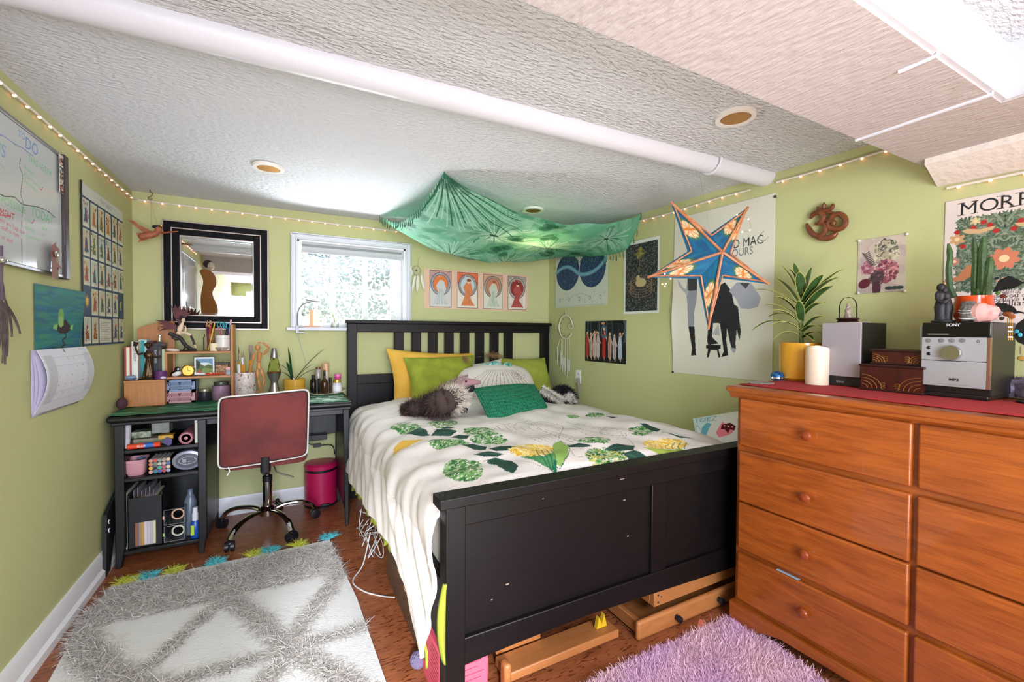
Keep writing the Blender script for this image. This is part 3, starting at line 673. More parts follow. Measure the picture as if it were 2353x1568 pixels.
s2 = spline([oy(1290, 925, 2.40), oy(1281, 905, 2.43), oy(1290, 899, 2.44), oy(1306, 903, 2.43), oy(1314, 918, 2.42), oy(1306, 932, 2.42)], 22); obj('tail', M().tube(s2, .036, 12), blk, sk)
V, F, cc = furry(s2, [.04]*len(s2), 2600, .018, .0022, lambda t: mx('0B0B0E', '1C1A20', random.random())); strands('tail_fur', V, F, FUR, sk, col=cc)
s3 = [p+np.array([-.004, -.036, .0]) for p in spline([oy(1293, 918, 2.42), oy(1296, 910, 2.43), oy(1306, 911, 2.43), oy(1311, 924, 2.42)], 16)]; V, F, cc = furry(s3, [.016]*len(s3), 1600, .016, .0022, lambda t: mx('F0EBE2', 'D6CCBE', random.random())); strands('tail_stripe', V, F, FUR, sk, col=cc)
obj('nose', M().ball(oy(1289, 939, 2.25), .011, 12), mat('red_nose', 'E05040', .4), sk)
# comic cushion by the wall
cc_ = Cv(150, 110, 'E6E8E4', 0, 0, 1.5, 1.1)
cc_.poly([(0, 0), (.55, 0), (.42, .35), (.30, .70), (.22, 1.1), (0, 1.1)], 'CFE6EC'); cc_.poly([(.42, .28), (.54, .33), (.40, .62), (.30, .9), (.27, 1.1), (.17, 1.1), (.13, .86), (.22, .7), (.26, .45)], '6FB7CC')
cc_.ell(.15, .55, .07, .22, 'E8F0F4', -.15); cc_.ell(.15, .55, .07, .22, '6C7FA0', -.15, ring=.12)
cc_.text('TOEZ', .06, .24, .24, '6FB3CC', flip=-1)
cc_.poly([(.62, .62), (.72, .45), (.82, .30), (.92, .38), (1.02, .36), (1.10, .48), (1.02, .62), (.92, .68), (.68, .76)], 'F48A9C'); cc_.poly([(.80, .38), (.9, .36), (1.0, .34), (1.12, .44), (1.08, .56), (.98, .52), (.92, .64), (.86, .52), (.76, .52)], '5A1A20')
for x, y in ((.86, .42), (.95, .44), (1.04, .46)): cc_.ell(x, y, .018, .018, 'F4C0C8')
cc_.ell(1.22, .28, .06, .05, 'A9DCDD'); cc_.ell(1.27, .52, .12, .05, 'B98A30', .1)
for x, y in ((1.1, 1.0), (1.3, .85), (1.2, .95), (.75, 1.03)): cc_.ell(x, y, .09, .03, 'D9A98A', -.5)
A_, B_, C_, D_ = W(1592, 962, .17), W(1730, 940, .05), W(1745, 1050, .22), W(1604, 1026, .24)
u_, v_ = np.meshgrid(np.linspace(-1, 1, 150), np.linspace(-1, 1, 110)); aa, bb = ((u_+1)/2)[..., None], ((v_+1)/2)[..., None]
Pp = (A_*(1-aa)+B_*aa)*(1-bb)+(D_*(1-aa)+C_*aa)*bb; hh = ((1-np.abs(u_)**2.5)*(1-np.abs(v_)**2.5))[..., None]**.55*.045; nn = np.array([-.9, -.2, .3])
cw = thing('cushion', 'small blue and white cartoon-print cushion against the wall beside the dresser', 'cushion', (A_+C_)/2*[1, 1, 0]+[0, 0, .6])
sheet('front', cc_, Pp+nn*hh, CLOTHP, cw); sheet('back', Cv(150, 110, 'E6E8E4'), (Pp-nn*hh)[:, ::-1], CLOTHP, cw)
# ================= DESK =================
dk_ = mat('black_desk_paint', '0A0909', .4, var='100F0F', vs=9, spec=.5)
desk = thing('desk', 'black painted desk with open shelves on its left side', 'desk', (-.19, 2.88, 0))
def dp(name, ms, mt=dk_, **k): return obj(name, ms, mt, desk, bevel=k.pop('bevel', .003), **k)
DT = .728; DYF = 2.645
dp('desk_top', M().box((-.737, DYF, DT-.03), (.352, 3.135, DT)), bevel=.012, seg=3)
dp('top_moulding', M().box((-.722, DYF+.012, DT-.045), (.340, 3.13, DT-.03)))
dp('side_panel', M().box((-.705, DYF+.03, .06), (-.683, 3.12, DT-.045)))
dp('side_panel', M().box((-.375, DYF+.03, .06), (-.353, 3.12, DT-.045)))
dp('side_panel', M().box((.305, DYF+.03, .10), (.322, 3.12, DT-.045)))
for x in (-.712, -.39, .298): dp('front_leg', M().prism([(x, 0), (x+.022, 0), (x+.036, .10), (x+.036, DT-.045), (x, DT-.045)] if x < .2 else [(x+.012, 0), (x+.03, 0), (x+.034, DT-.045), (x, DT-.045)], DYF+.018, DYF+.05))
for x in (-.71, -.385, .300): dp('rear_leg', M().box((x, 3.09, 0), (x+.03, 3.125, DT-.045)))
for z in (.562, .425, .075): dp('shelf', M().box((-.69, DYF+.022, z-.018), (-.37, 3.11, z)))
dp('back_panel', M().box((-.69, 3.105, .07), (-.37, 3.115, DT-.045)))
dp('modesty_panel', M().box((-.355, 3.07, .46), (.30, 3.085, DT-.045))); dp('cable_shelf', M().box((-.2, 3.0, .44), (.24, 3.07, .475)))
dp('apron', M().box((-.355, DYF+.035, DT-.075), (.305, DYF+.05, DT-.045)))
obj('shelf_pin_hole', M().box((.3045, 2.72, .30), (.3046, 2.722, .302)), WHITE, desk) if 0 else None
# green runner scarf over the desk top
rc = Cv(240, 60, '1E5A38'); RNG2 = random.Random(3)
for k in range(70):
    y = RNG2.random(); x = RNG2.random(); c = RNG2.choice(['2F7A4E', '174A2E', '3C8E60', '123C26', '5FAE84']); rc.curve([(x-.2, y), (x, y+.03*RNG2.random()), (x+.25, y+.02)], .012, c)
for k in range(26): y = RNG2.random(); x = .86+.14*RNG2.random(); rc.curve([(x-.08, y), (x+.1, y+.05)], .014, RNG2.choice(['8FD0AE', 'B6E3C8', '4FA07A', 'CFEBDC']))
u_, v_ = np.meshgrid(np.linspace(0, 1, 240), np.linspace(0, 1, 60))
xx = -.735+1.062*u_; yy = 3.11-.455*v_-.004*np.sin(u_*25); zz = DT+.004+.0022*np.sin(v_*40+u_*9)+.0015*np.sin(u_*60+v_*20)
zz = np.maximum(zz, DT+.002)
sheet('desk_runner', rc, np.stack([xx, yy, zz], -1), mat('silk_print', rough=.5, attr=True, bump=.2, bs=60), label='dark green tie-dyed scarf spread over the black desk top', cat='runner', solid=.0016)
# ================= CHAIR =================
chr_ = mat('chrome', 'D0D0D2', .08, metal=1.); blkp = mat('black_plastic', '15151A', .35)
velv = mat('rose_velvet', '742F2C', .8, var='5A2220', vs=7, sheen=.15, bump=.15, bs=300, lo=.4, hi=.7)
ch = thing('office_chair', 'rose velvet swivel chair with white piping on a chrome five-star base', 'chair', (-.09, 2.85, 0))
def bk(u, v, off):  # rounded rectangle back rest, leaning
    return None
cx = -.088; BW, BH = .395, .355; z0_ = .468
def backpt(a, b, y):  # a,b in -1..1
    return (cx+a*BW/2+.004*b, 2.50+y+.05*(b+1)*.25*0-.03*a*a*0+.012*(1-b), z0_+(b+1)/2*BH+.010*a)
def rr_outline(n=64, r=.12, s=1.):
    out = []
    for i in range(n):
        t = 2*PI*i/n; c, q = math.cos(t), math.sin(t); e = .13
        out.append((s*math.copysign(abs(c)**e, c), s*math.copysign(abs(q)**e, q)))
    return out
ms = M(); rings = [(-.030, .55), (-.0305, .80), (-.029, .93), (-.022, .985), (-.005, 1.0), (.022, .985), (.03, .93), (.031, .55)]
n = 64
vv = []
for y, s_ in rings:
    for a, b in rr_outline(n, s=s_): vv.append(backpt(a, b, y+.02*(a*a)))
ff = []
for k in range(len(rings)-1):
    for i in range(n): ff.append((k*n+i, k*n+(i+1) % n, (k+1)*n+(i+1) % n, (k+1)*n+i))
vv.append(backpt(0, 0, -.031)); vv.append(backpt(0, 0, .031)); c0, c1 = len(vv)-2, len(vv)-1
for i in range(n): ff.append((c0, (i+1) % n, i)); ff.append((c1, (len(rings)-1)*n+i, (len(rings)-1)*n+(i+1) % n))
ms.add(vv, ff); obj('backrest', ms, velv, ch, sharp=60)
obj('piping', M().tube([backpt(a, b, -.024+.02*a*a) for a, b in rr_outline(96, s=.995)], .0045, 8, closed=True), mat('white_vinyl', 'D9D4CC', .35), ch)
obj('seam', M().tube([backpt(a, b, -.0285+.02*a*a) for a, b in rr_outline(96, s=.965)], .0022, 6, closed=True), mat('dark_seam', '2A1418', .6), ch)
ms = M()
ms.grid(lambda u, v: (cx+.20*math.copysign(abs(math.cos(2*PI*u))**.3, math.cos(2*PI*u))*(.6 if v in (0, 1) else (.97 if (v < .2 or v > .8) else 1)), 2.775+.21*math.copysign(abs(math.sin(2*PI*u))**.3, math.sin(2*PI*u))*(.6 if v in (0, 1) else 1), .42+.065*v), 40, 7, closed_u=True)
ms.add([ms.v[i] for i in range(40)], [tuple(range(40))[::-1]]); ms.add([ms.v[i] for i in range(240, 280)], [tuple(range(40))])
obj('seat', ms, velv, ch)
obj('seat_bracket', M().tube([(cx, 2.50, .50), (cx, 2.505, .43), (cx, 2.56, .405), (cx, 2.85, .405)], [.016]*4, 8, flat=1.4), blkp, ch)
bx = -.09; by = 2.85
obj('gas_lift', M().lathe([(.012, .29), (.012, .41), (.03, .41)], (bx, by, 0), 20).lathe([(.024, .09), (.024, .292), (.018, .30), (.012, .30)], (bx, by, 0), 24), chr_, ch)
obj('lift_collar', M().lathe([(.0255, .27), (.0255, .30), (.018, .306)], (bx, by, 0), 24), blkp, ch)
obj('lever', M().tube([(bx+.03, by-.12, .40), (bx+.05, by-.20, .37), (bx+.13, by-.24, .345)], .0045, 8), mat('lever_metal', 'C8BDB0', .3, metal=.8), ch)
obj('loose_thread_tag', M().tube([(cx-.155, 2.48, .475), (cx-.148, 2.475, .455), (cx-.16, 2.475, .435)], .0025, 6), WHITE, ch)
obj('hub', M().lathe([(.022, .075), (.045, .08), (.048, .11), (.03, .13)], (bx, by, 0), 24), chr_, ch)
for k, (tx, ty) in enumerate([(-.253, 2.622), (.03, 2.60), (.160, 2.872), (-.32, 2.955), (-.04, 3.08)]):
    d = np.array([tx-bx, ty-by]); L_ = np.linalg.norm(d); d = d/L_
    P = [np.array([bx+d[0]*s_, by+d[1]*s_, z_]) for s_, z_ in ((.03, .10), (L_*.35, .118), (L_*.65, .116), (L_*.88, .095), (L_, .058))]
    obj('base_arm', M().tube(spline(P, 24), .0155, 10, flat=.75), chr_, ch)
    cs = M(); w = np.array([-d[1], d[0]])
    a_ = k*.9; ax = np.array([math.cos(a_), math.sin(a_)])
    for s_ in (-1, 1):
        c_ = np.array([tx+ax[0]*.013*s_, ty+ax[1]*.013*s_, .027])
        T = Matrix.Translation(c_) @ Vector((0, 0, 1)).rotation_difference(Vector((ax[0], ax[1], 0))).to_matrix().to_4x4()
        cs.lathe([(.020, -.010), (.0265, -.008), (.0265, .008), (.020, .010)], (0, 0, 0), 22, 0, T)
    cs.ball((tx, ty, .042), (.020, .020, .017), 12)
    obj('caster', cs, blkp, ch)
# ================= PEDAL BIN =================
pinkm = mat('magenta_enamel', 'B8164E', .38)
b0 = onZ(737, 1163, 0); bx_, by_ = b0[0]+.005, b0[1]+.05
bn = thing('pedal_bin', 'magenta pedal bin with a black band under the lid, standing below the desk', 'bin', (bx_, by_, 0)); R_ = .098
obj('bin_body', M().lathe([(R_-.003, .012), (R_, .015), (R_+.001, .225), (R_-.004, .226)], (bx_, by_, 0), 40), pinkm, bn)
obj('bin_band', M().lathe([(R_-.002, .226), (R_-.002, .242)], (bx_, by_, 0), 40), blkp, bn)
obj('bin_base', M().lathe([(R_+.002, 0), (R_+.003, .012), (R_-.004, .016)], (bx_, by_, 0), 40), blkp, bn)
obj('bin_lid', M().lathe([(R_+.002, .242), (R_+.003, .265), (R_-.008, .278), (.05, .284), (0, .285)], (bx_, by_, 0), 40), pinkm, bn)
obj('pedal', M().box((bx_-.01, by_-R_-.012, .016), (bx_+.045, by_-R_+.01, .028)), blkp, bn, bevel=.003)
# cables beside the bed
cab = mat('white_cable', 'CFCBC8', .45)
cb_ = M(); rr_ = random.Random(5)
c0 = np.array([.385, 2.35, 0])
for k in range(5):
    P = [c0+[rr_.uniform(-.03, .07), rr_.uniform(-.2, .25), rr_.uniform(.004, .16)] for _ in range(6)]; P[2][2] = .006; cb_.tube(spline(P, 40), .0022, 6)
cb_.tube(spline([(.38, 2.25, .12), (.33, 2.15, .02), (.27, 2.05, .004), (.30, 1.95, .004), (.36, 1.88, .004), (.40, 1.80, .03)], 40), .003, 6)
obj('cable_tangle', cb_, cab, label='tangle of white cables spilling on the floor beside the bed', cat='cable')
# power lead behind the desk
obj('laptop_power_lead', M().tube(spline([(.10, 3.13, .46), (.13, 3.14, .40), (.19, 3.14, .375), (.28, 3.14, .365), (.30, 3.14, .30)], 30), .0035, 6).cbox((.19, 3.137, .376), (.045, .02, .022)), blkp, label='black power lead with a brick on the wall under the desk', cat='cable')
# ================= DRESSER =================
def pine():
    mt = mat('honey_pine', 'A85A24', .3, spec=.5, coat=.25); nt = mt.node_tree; N = nt.nodes.new; L = nt.links.new; b = nt.nodes['Principled BSDF']
    tc = N('ShaderNodeTexCoord'); mp = N('ShaderNodeMapping'); mp.inputs['Scale'].default_value = (3, 1.1, 9); L(tc.outputs['Object'], mp.inputs[0])
    n = N('ShaderNodeTexNoise'); n.inputs['Scale'].default_value = 5; n.inputs['Detail'].default_value = 8; n.inputs['Distortion'].default_value = .6; L(mp.outputs[0], n.inputs['Vector'])
    m2 = N('ShaderNodeMapping'); m2.inputs['Scale'].default_value = (6, 2.2, 60); L(tc.outputs['Object'], m2.inputs[0])
    n2 = N('ShaderNodeTexNoise'); n2.inputs['Scale'].default_value = 6; n2.inputs['Detail'].default_value = 4; L(m2.outputs[0], n2.inputs['Vector'])
    r = N('ShaderNodeValToRGB'); e = r.color_ramp.elements; e[0].position = .3; e[0].color = (*lin('854014'), 1); e[1].position = .68; e[1].color = (*lin('A3541D'), 1); L(n.outputs[0], r.inputs[0])
    r2 = N('ShaderNodeValToRGB'); r2.color_ramp.elements[0].position = .35; r2.color_ramp.elements[0].color = (.80, .72, .66, 1); r2.color_ramp.elements[1].position = .55; r2.color_ramp.elements[1].color = (1, 1, 1, 1); L(n2.outputs[0], r2.inputs[0])
    mx_ = N('ShaderNodeMix'); mx_.data_type = 'RGBA'; mx_.blend_type = 'MULTIPLY'; mx_.inputs[0].default_value = 1; L(r.outputs[0], mx_.inputs[6]); L(r2.outputs[0], mx_.inputs[7]); L(mx_.outputs[2], b.inputs['Base Color']); return mt
PINE = pine(); knobm = mat('cherry_knob', '7E3414', .18, coat=.5)
DA = math.radians(-1.0); DX0 = 1.57; DY0 = 1.08
dr = thing('dresser', 'honey pine chest of eight drawers with round wooden knobs', 'dresser', (DX0, DY0, 0), rz=-DA)
# local frame: +x into the room corner, -y along the front towards the camera
ca, sa = math.cos(-DA), math.sin(-DA)
def D(lx, ly, z): return (DX0+ca*lx-sa*ly, DY0+sa*lx+ca*ly, z)
def dfront(px, py):
    p = onP(px, py, [DX0, DY0, 0], [math.cos(DA), -math.sin(DA), 0]); q = p-np.array([DX0, DY0, 0]); return (-sa*q[0]+ca*q[1], p[2])
TOPZ = .9305; LEN = 1.28; DEP = .53
TL_ = dfront(1675, 885); BOD = dfront(1706, 915)
y_l = BOD[0]; topy = TL_[0]
def dd(name, ms, mt=PINE, bevel=.003, **k): return obj(name, ms, mt, dr, local=True, bevel=bevel, **k)
dd('dresser_top', M().box((-.022, -LEN, TOPZ-.024), (DEP, topy, TOPZ)), bevel=.008, seg=3)
mould = [(.0, TOPZ-.045), (-.006, TOPZ-.045), (-.009, TOPZ-.038), (-.014, TOPZ-.034), (-.014, TOPZ-.024), (.0, TOPZ-.024)]
dd('moulding', M().prism(mould, -LEN+.01, topy-.012, axis='y'), bevel=0)
dd('carcass', M().box((0, -LEN+.02, .05), (DEP-.01, y_l+.018, TOPZ-.024)))
cols = [(y_l, dfront(2102, 976)[0]), (dfront(2116, 978)[0], dfront(2116, 978)[0]-.50)]
zs = [(dfront(1707, 915)[1], dfront(1705, 1022)[1]), (dfront(1704, 1034)[1], dfront(1704, 1149)[1]), (dfront(1704, 1151.5)[1]-.001, dfront(1703, 1257)[1]), (dfront(1701, 1267)[1], dfront(1698, 1372)[1])]
for ci, (ya, yb) in enumerate(cols):
    for zi, (zt, zb) in enumerate(zs):
        d_ = obj('drawer', M().box((-.018, yb, zb), (.02, ya, zt)), PINE, dr, local=True, bevel=.006, seg=3)
        kz = (zt+zb)/2; ky = dfront(1865, 1002)[0] if ci == 0 else yb+.06
        T = Matrix.Translation((-.018, ky, kz)) @ Matrix.Rotation(-PI/2, 4, 'Y')
        k_ = obj('knob', M().lathe([(.007, 0), (.007, .008), (.016, .014), (.0175, .020), (.014, .027), (.006, .030), (0, .0305)], n=24, T=T), knobm, d_, local=True)
pl0 = dfront(1680, 1372)
pz = pl0[1]
py0, py1 = y_l+.028, -LEN+.01
arch = [(py0, 0), (py0, pz), (py1, pz), (py1, 0), (py1+.10, 0), (py1+.13, .03), (py1+.2, .05), (py0-.20, .05), (py0-.13, .03), (py0-.10, 0)]
dd('plinth', M().prism(arch, -.022, .006, axis='x'), bevel=.004)
dd('plinth_side', M().box((.006, py0-.02, 0), (DEP-.02, py0, pz)))
obj('paper_scrap', M().cbox(D(-.012, dfront(1815, 1312)[0], zs[3][0]+.004), (.012, .075, .0015)), mat('pale_blue_paper', '9DB6CC', .6), label='slip of pale blue paper sticking out above the bottom left drawer', cat='paper')
# ================= RUGS =================
rugm = mat('woven_rug', 'E2E0DC', .95, bump=.9, bs=160, bstretch=(1, 2.2, 1), bdist=.004, spec=.1)
RC = [onZ(257, 1352, 0), onZ(757, 1245, 0), onZ(820, 1380, 0), onZ(885, 1568, 0), [.30, .95, 0], [-.62, .95, 0], onZ(115, 1567, 0), onZ(190, 1430, 0)]
rug = thing('shag_rug', 'off-white woven rug with shaggy diamond bands and coloured corner tassels', 'rug', (-.2, 1.7, 0))
def inpoly(P, x, y):
    k = np.zeros(np.shape(x), bool); n = len(P)
    for i in range(n):
        (xa_, ya_), (xb_, yb_) = P[i][:2], P[(i+1) % n][:2]
        k ^= ((y > ya_) != (y > yb_)) & (x < (xb_-xa_)*(y-ya_)/(yb_-ya_+1e-12)+xa_)
    return k
obj('weave', M().prism([tuple(p[:2]) for p in RC][::-1], .0005, .010, axis='z'), rugm, rug)
def zr(x, y): p = onZ(x/2.5576, 1180+y/2.5576, .012); return p[:2]
bands = [([(640, 640), (800, 560), (1200, 480), (1600, 400), (1990, 300)], 'top', None),
         ([(560, 560), (470, 700), (560, 850), (680, 960), (760, 1060)], .075, 0), ([(1330, 500), (1160, 640), (1010, 780), (860, 910), (700, 990)], .034, 0), ([(1350, 500), (1500, 600), (1680, 770), (1880, 890), (2060, 990), (2150, 1060)], .055, 0),
         ([(2000, 340), (1930, 450), (1850, 560), (1780, 650), (1720, 740)], .05, 0), ([(2180, 650), (2050, 690), (1850, 745), (1650, 810), (1400, 880), (1150, 950), (950, 1010)], .034, 0), ([(1740, 790), (1650, 880), (1560, 1000), (1480, 1100)], .055, 0),
         ([(800, 985), (1000, 1080), (1200, 1200)], .06, 0), ([(700, 990), (500, 1120), (420, 1300)], .06, 0)]
base = []; 
top = [zr(650, 442), zr(1945, 170), zr(2015, 335), zr(1700, 405), zr(1300, 500), zr(900, 590), zr(545, 665), zr(500, 600)]
x = RNG.uniform(-.72, .3, 100000); y = RNG.uniform(2.0, 2.55, 100000); k_ = inpoly(top, x, y)
nz = np.sin(x*38+1)*np.sin(y*60+np.sin(x*22)*2) < .55
base.append(np.stack([x, y], 1)[k_ & nz][:21000])
for P, w_, _ in bands[1:]:
    L = [zr(*p) for p in P]; L = np.array(spline([(*p, 0) for p in L], 30))[:, :2]; seg = np.linalg.norm(np.diff(L, axis=0), axis=1); n_ = int(seg.sum()*w_*120000)
    i = RNG.choice(len(seg), n_, p=seg/seg.sum()); t = RNG.random((n_, 1)); base.append(L[i]*(1-t)+L[i+1]*t+RNG.normal(size=(n_, 2))*w_*.36)
base = np.concatenate(base); base = base[inpoly(RC, base[:, 0]*.985, base[:, 1])]
B3 = np.concatenate([base, np.full((len(base), 1), .009)], 1); dirs = RNG.normal(size=B3.shape)*[1, 1, .0]+[-.15, -.5, .75]
V, F = blades(B3, dirs, RNG.uniform(.020, .038, len(B3)), .0026, 3, .75, .45); V[:, 2] = np.maximum(V[:, 2], .011)
strands('shag_pile', V, F, mat('shag_yarn', 'BFB8B0', .95, spec=.1), rug, kind='stuff')
for k, ((x, y), c) in enumerate(zip([(730, 412), (885, 375), (1015, 350), (1275, 292), (1480, 250), (1590, 225), (1755, 190), (1935, 145)], 'ybybybyb')):
    p = zr(x, y); n_ = 320; b_ = np.array([p[0], p[1], .012])+RNG.normal(size=(n_, 3))*[.006, .004, .002]; d_ = RNG.normal(size=(n_, 3))*[1, .45, .05]+[(-.4 if k % 2 else .4), .5, .35]
    V, F = blades(b_, d_, RNG.uniform(.02, .05, n_), .0042, 2, .05, .3); V[:, 2] = np.clip(V[:, 2], .003, .03)
    strands('tassel', V, F, mat('yellow_green_yarn', 'B5B63A', .9) if c == 'y' else mat('aqua_yarn', '4FB0B6', .9), rug, label='yellow-green yarn tassel' if c == 'y' else 'aqua yarn tassel')
# lavender fluffy rug
LV = [onZ(1690, 1408, .03), onZ(1667, 1411, .03), onZ(1402, 1531, .03), onZ(1330, 1568, .03), [.70, 1.02, 0], [.66, .45, 0], [1.50, .45, 0], onZ(1910, 1568, .03), onZ(1760, 1457, .03)]
lv = thing('fluffy_rug', 'lavender pink fluffy faux fur rug in front of the dresser', 'rug', (1.1, .8, 0))
obj('backing', M().prism([tuple(p[:2]) for p in LV], .001, .014, axis='z'), mat('lavender_backing', 'B48CB0', .95), lv)
n_ = 190000; x = RNG.uniform(.6, 1.6, n_); y = RNG.uniform(.40, 1.15, n_); k_ = inpoly(LV, x, y); x, y = x[k_], y[k_]
ang = 3*np.sin(x*9+1.3)+3*np.sin(y*11+x*5); dirs = np.stack([np.cos(ang)*.55, np.sin(ang)*.55, np.ones_like(x)], 1)+RNG.normal(size=(len(x), 3))*.25
V, F = blades(np.stack([x, y, np.full_like(x, .012)], 1), dirs, RNG.uniform(.008, .014, len(x)), .0026, 2, .4, .7)
t = np.clip(.5+.5*np.sin(x*13+2*np.sin(y*9))*np.sin(y*15+1), 0, 1)[:, None]+RNG.normal(size=(len(x), 1))*.12
cc = np.clip(np.array(lin('DDB2D2'))*(1-t)+np.array(lin('E6BEC8'))*t, 0, 1); strands('pile', V, F, FUR, lv, kind='stuff', col=np.repeat(cc, 6, 0))
# ================= UNDER THE BED =================
beech = mat('beech_wood', 'A86C3C', .45, var='985E30', vs=10, stretch=(1, 6, 6), lo=.3, hi=.7)
def wbox(name, lab, cat, a, b, mt=beech, bevel=.006, **k): return obj(name, M().box(a, b), mt, label=lab, cat=cat, bevel=bevel, **k)
# two long beech trays, the front board of the lower one with black wheels
tr = thing('underbed_tray', 'low beech tray with black knobs, the lower board under the right of the bed', 'tray', (1.45, 1.3, 0))
obj('front_board', M().box((1.14, 1.165, .004), (1.92, 1.187, .075)), beech, tr, bevel=.01, seg=3)
obj('side_board', M().box((1.16, 1.187, .004), (1.18, 1.9, .06)), beech, tr, bevel=.003); obj('base_board', M().box((1.16, 1.187, .004), (1.90, 1.9, .012)), beech, tr)
for px_, py_ in ((1556, 1432), (1653, 1389)):
    q = onY(px_, py_, 1.16); T = Matrix.Translation((q[0], 1.165, max(.04, q[2]+.004))) @ Matrix.Rotation(PI/2, 4, 'X')
    obj('knob', M().lathe([(.010, 0), (.008, .008), (.013, .014), (.011, .024), (0, .026)], n=18, T=T), blkp, tr)
t2 = thing('underbed_tray', 'upper beech tray with three bolt holes stacked on the black-knobbed one', 'tray', (1.5, 1.35, .078))
obj('front_board', M().box((1.255, 1.20, .0785), (1.93, 1.225, .140)), beech, t2, bevel=.004); obj('side_board', M().box((1.255, 1.225, .0785), (1.275, 1.9, .14)), beech, t2, bevel=.003)
obj('bolt_hole', M().add(*(lambda m_: (m_.v, m_.f))(M().lathe([(.004, 0), (.004, .001)], n=12, T=Matrix.Translation((1.275, 1.2, .122)) @ Matrix.Rotation(PI/2, 4, 'X')).lathe([(.004, 0), (.004, .001)], n=12, T=Matrix.Translation((1.275, 1.2, .094)) @ Matrix.Rotation(PI/2, 4, 'X')).lathe([(.003, 0), (.003, .001)], n=12, T=Matrix.Translation((1.292, 1.2, .112)) @ Matrix.Rotation(PI/2, 4, 'X')))), mat('dark_hole', '2A1A10', .8), t2)
# beech slat frame lying on the floor
sf = thing('bed_slat_rack', 'pale beech slatted frame lying on the floor under the bed', 'frame', (.85, 1.3, 0))
q0, q1 = onZ(1190, 1525, .05), onZ(1440, 1440, .05)
obj('long_rail', M().box((.62, 1.20, .02), (1.08, 1.29, .05)), beech, sf, bevel=.004)
obj('end_post', M().box((.60, 1.175, .002), (.625, 1.215, .10)), beech, sf, bevel=.01, seg=3)
obj('short_rail', M().box((.625, 1.29, .05), (.80, 1.35, .085)), beech, sf, bevel=.004)
# pink box with photographs
pk = thing('cardboard_box', 'pink cardboard box with printed pictures behind the front bed post', 'box', (.52, 1.3, 0))
pm = mat('coral_card', 'D9566A', .6); obj('box_body', M().box((.405, 1.225, .002), (.565, 1.40, .175)), pm, pk, bevel=.003)
tg = M()
for k in range(4): tg.box((.475+k*.022, 1.2235, .150), (.493+k*.022, 1.2245, .172))
obj('picture_row', tg, mat('picture_strip', 'E6C2A0', .6, var='B0483C', vs=60), pk)
tx = M()
for k in range(5): tx.box((.47, 1.2237, .13-k*.018), (.55-.01*(k % 3), 1.2242, .1312-k*.018))
for k in range(9): tx.box((.4040, 1.235, .16-k*.014), (.4047, 1.30+.008*(k % 3), .1612-k*.014))
obj('printed_line', tx, mat('maroon_ink', '7A2438', .6), pk)
# purple yarn ball, wicker crate, folded papers
yb = M(); rr_ = random.Random(8)
for k in range(26):
    a, b = rr_.random()*3.1, rr_.random()*3.1; yb.tube([np.array([.395, 1.42, .028])+.024*np.array([math.cos(t)*math.cos(a)-math.sin(t)*math.sin(a)*math.sin(b), math.cos(t)*math.sin(a)+math.sin(t)*math.cos(a)*math.sin(b), math.sin(t)*math.cos(b)]) for t in np.linspace(0, 2*PI, 20, endpoint=False)], .003, 5, closed=True)
obj('yarn_ball', yb, mat('purple_grey_yarn', '6F6480', .9), label='ball of purple-grey yarn on the floor under the duvet corner', cat='yarn')
cr = thing('wooden_crate', 'dark wicker-sided crate under the edge of the bed beside the floor', 'crate', (.46, 1.75, 0))
wk = mat('brown_wicker', '6B4A30', .7, var='4A3220', vs=60, stretch=(1, 1, 4), bump=.6, bs=90)
obj('side', M().box((.415, 1.50, .003), (.43, 2.02, .15)).box((.43, 1.50, .003), (.7, 1.515, .15)).box((.43, 2.005, .003), (.7, 2.02, .15)), wk, cr, bevel=.003); obj('base', M().box((.43, 1.515, .003), (.7, 2.005, .02)), wk, cr)
obj('rolled_towel', M().tube(spline([(.455, 1.68, .155), (.45, 1.78, .165), (.455, 1.90, .16)], 12), .028, 12), mat('towel_white', 'CFC6C2', .95, bump=.6, bs=120), label='rolled pale towel lying on the crate under the bed', cat='towel')
obj('bamboo_roll', M().tube([(.412, 1.62, .172), (.412, 1.75, .172)], .012, 12).tube([(.408, 1.60, .172), (.408, 1.622, .172)], .015, 12), mat('bamboo', 'A8794E', .5), label='short bamboo roll on the edge of the under-bed crate', cat='roll')
yo = M(); yo.prism([(1.02, .095), (1.035, .135), (1.045, .10)], 1.24, 1.246).prism([(1.045, .10), (1.06, .135), (1.07, .09)], 1.24, 1.246)
obj('paper_star', M().prism([(1.005, .052), (1.015, .095), (1.028, .065), (1.04, .1), (1.052, .052)], 1.235, 1.25), mat('yellow_foil', 'C9A21E', .4), label='folded yellow paper shape standing on the beech frame under the bed', cat='paper')
obj('red_pouch', M().prism([(1.10, .10), (1.11, .15), (1.15, .16), (1.16, .11), (1.13, .085)], 1.40, 1.43), mat('red_cloth', 'B8282A', .7), label='small red pouch in the shadow under the bed', cat='pouch', bevel=.004)
obj('pink_sticky_note', M().cbox((1.44, 1.135, .001), (.045, .02, .001), r=(0, 0, .5)), mat('salmon_note', 'E07A62', .6), label='salmon pink paper scrap on the floor between tray and fluffy rug', cat='paper')
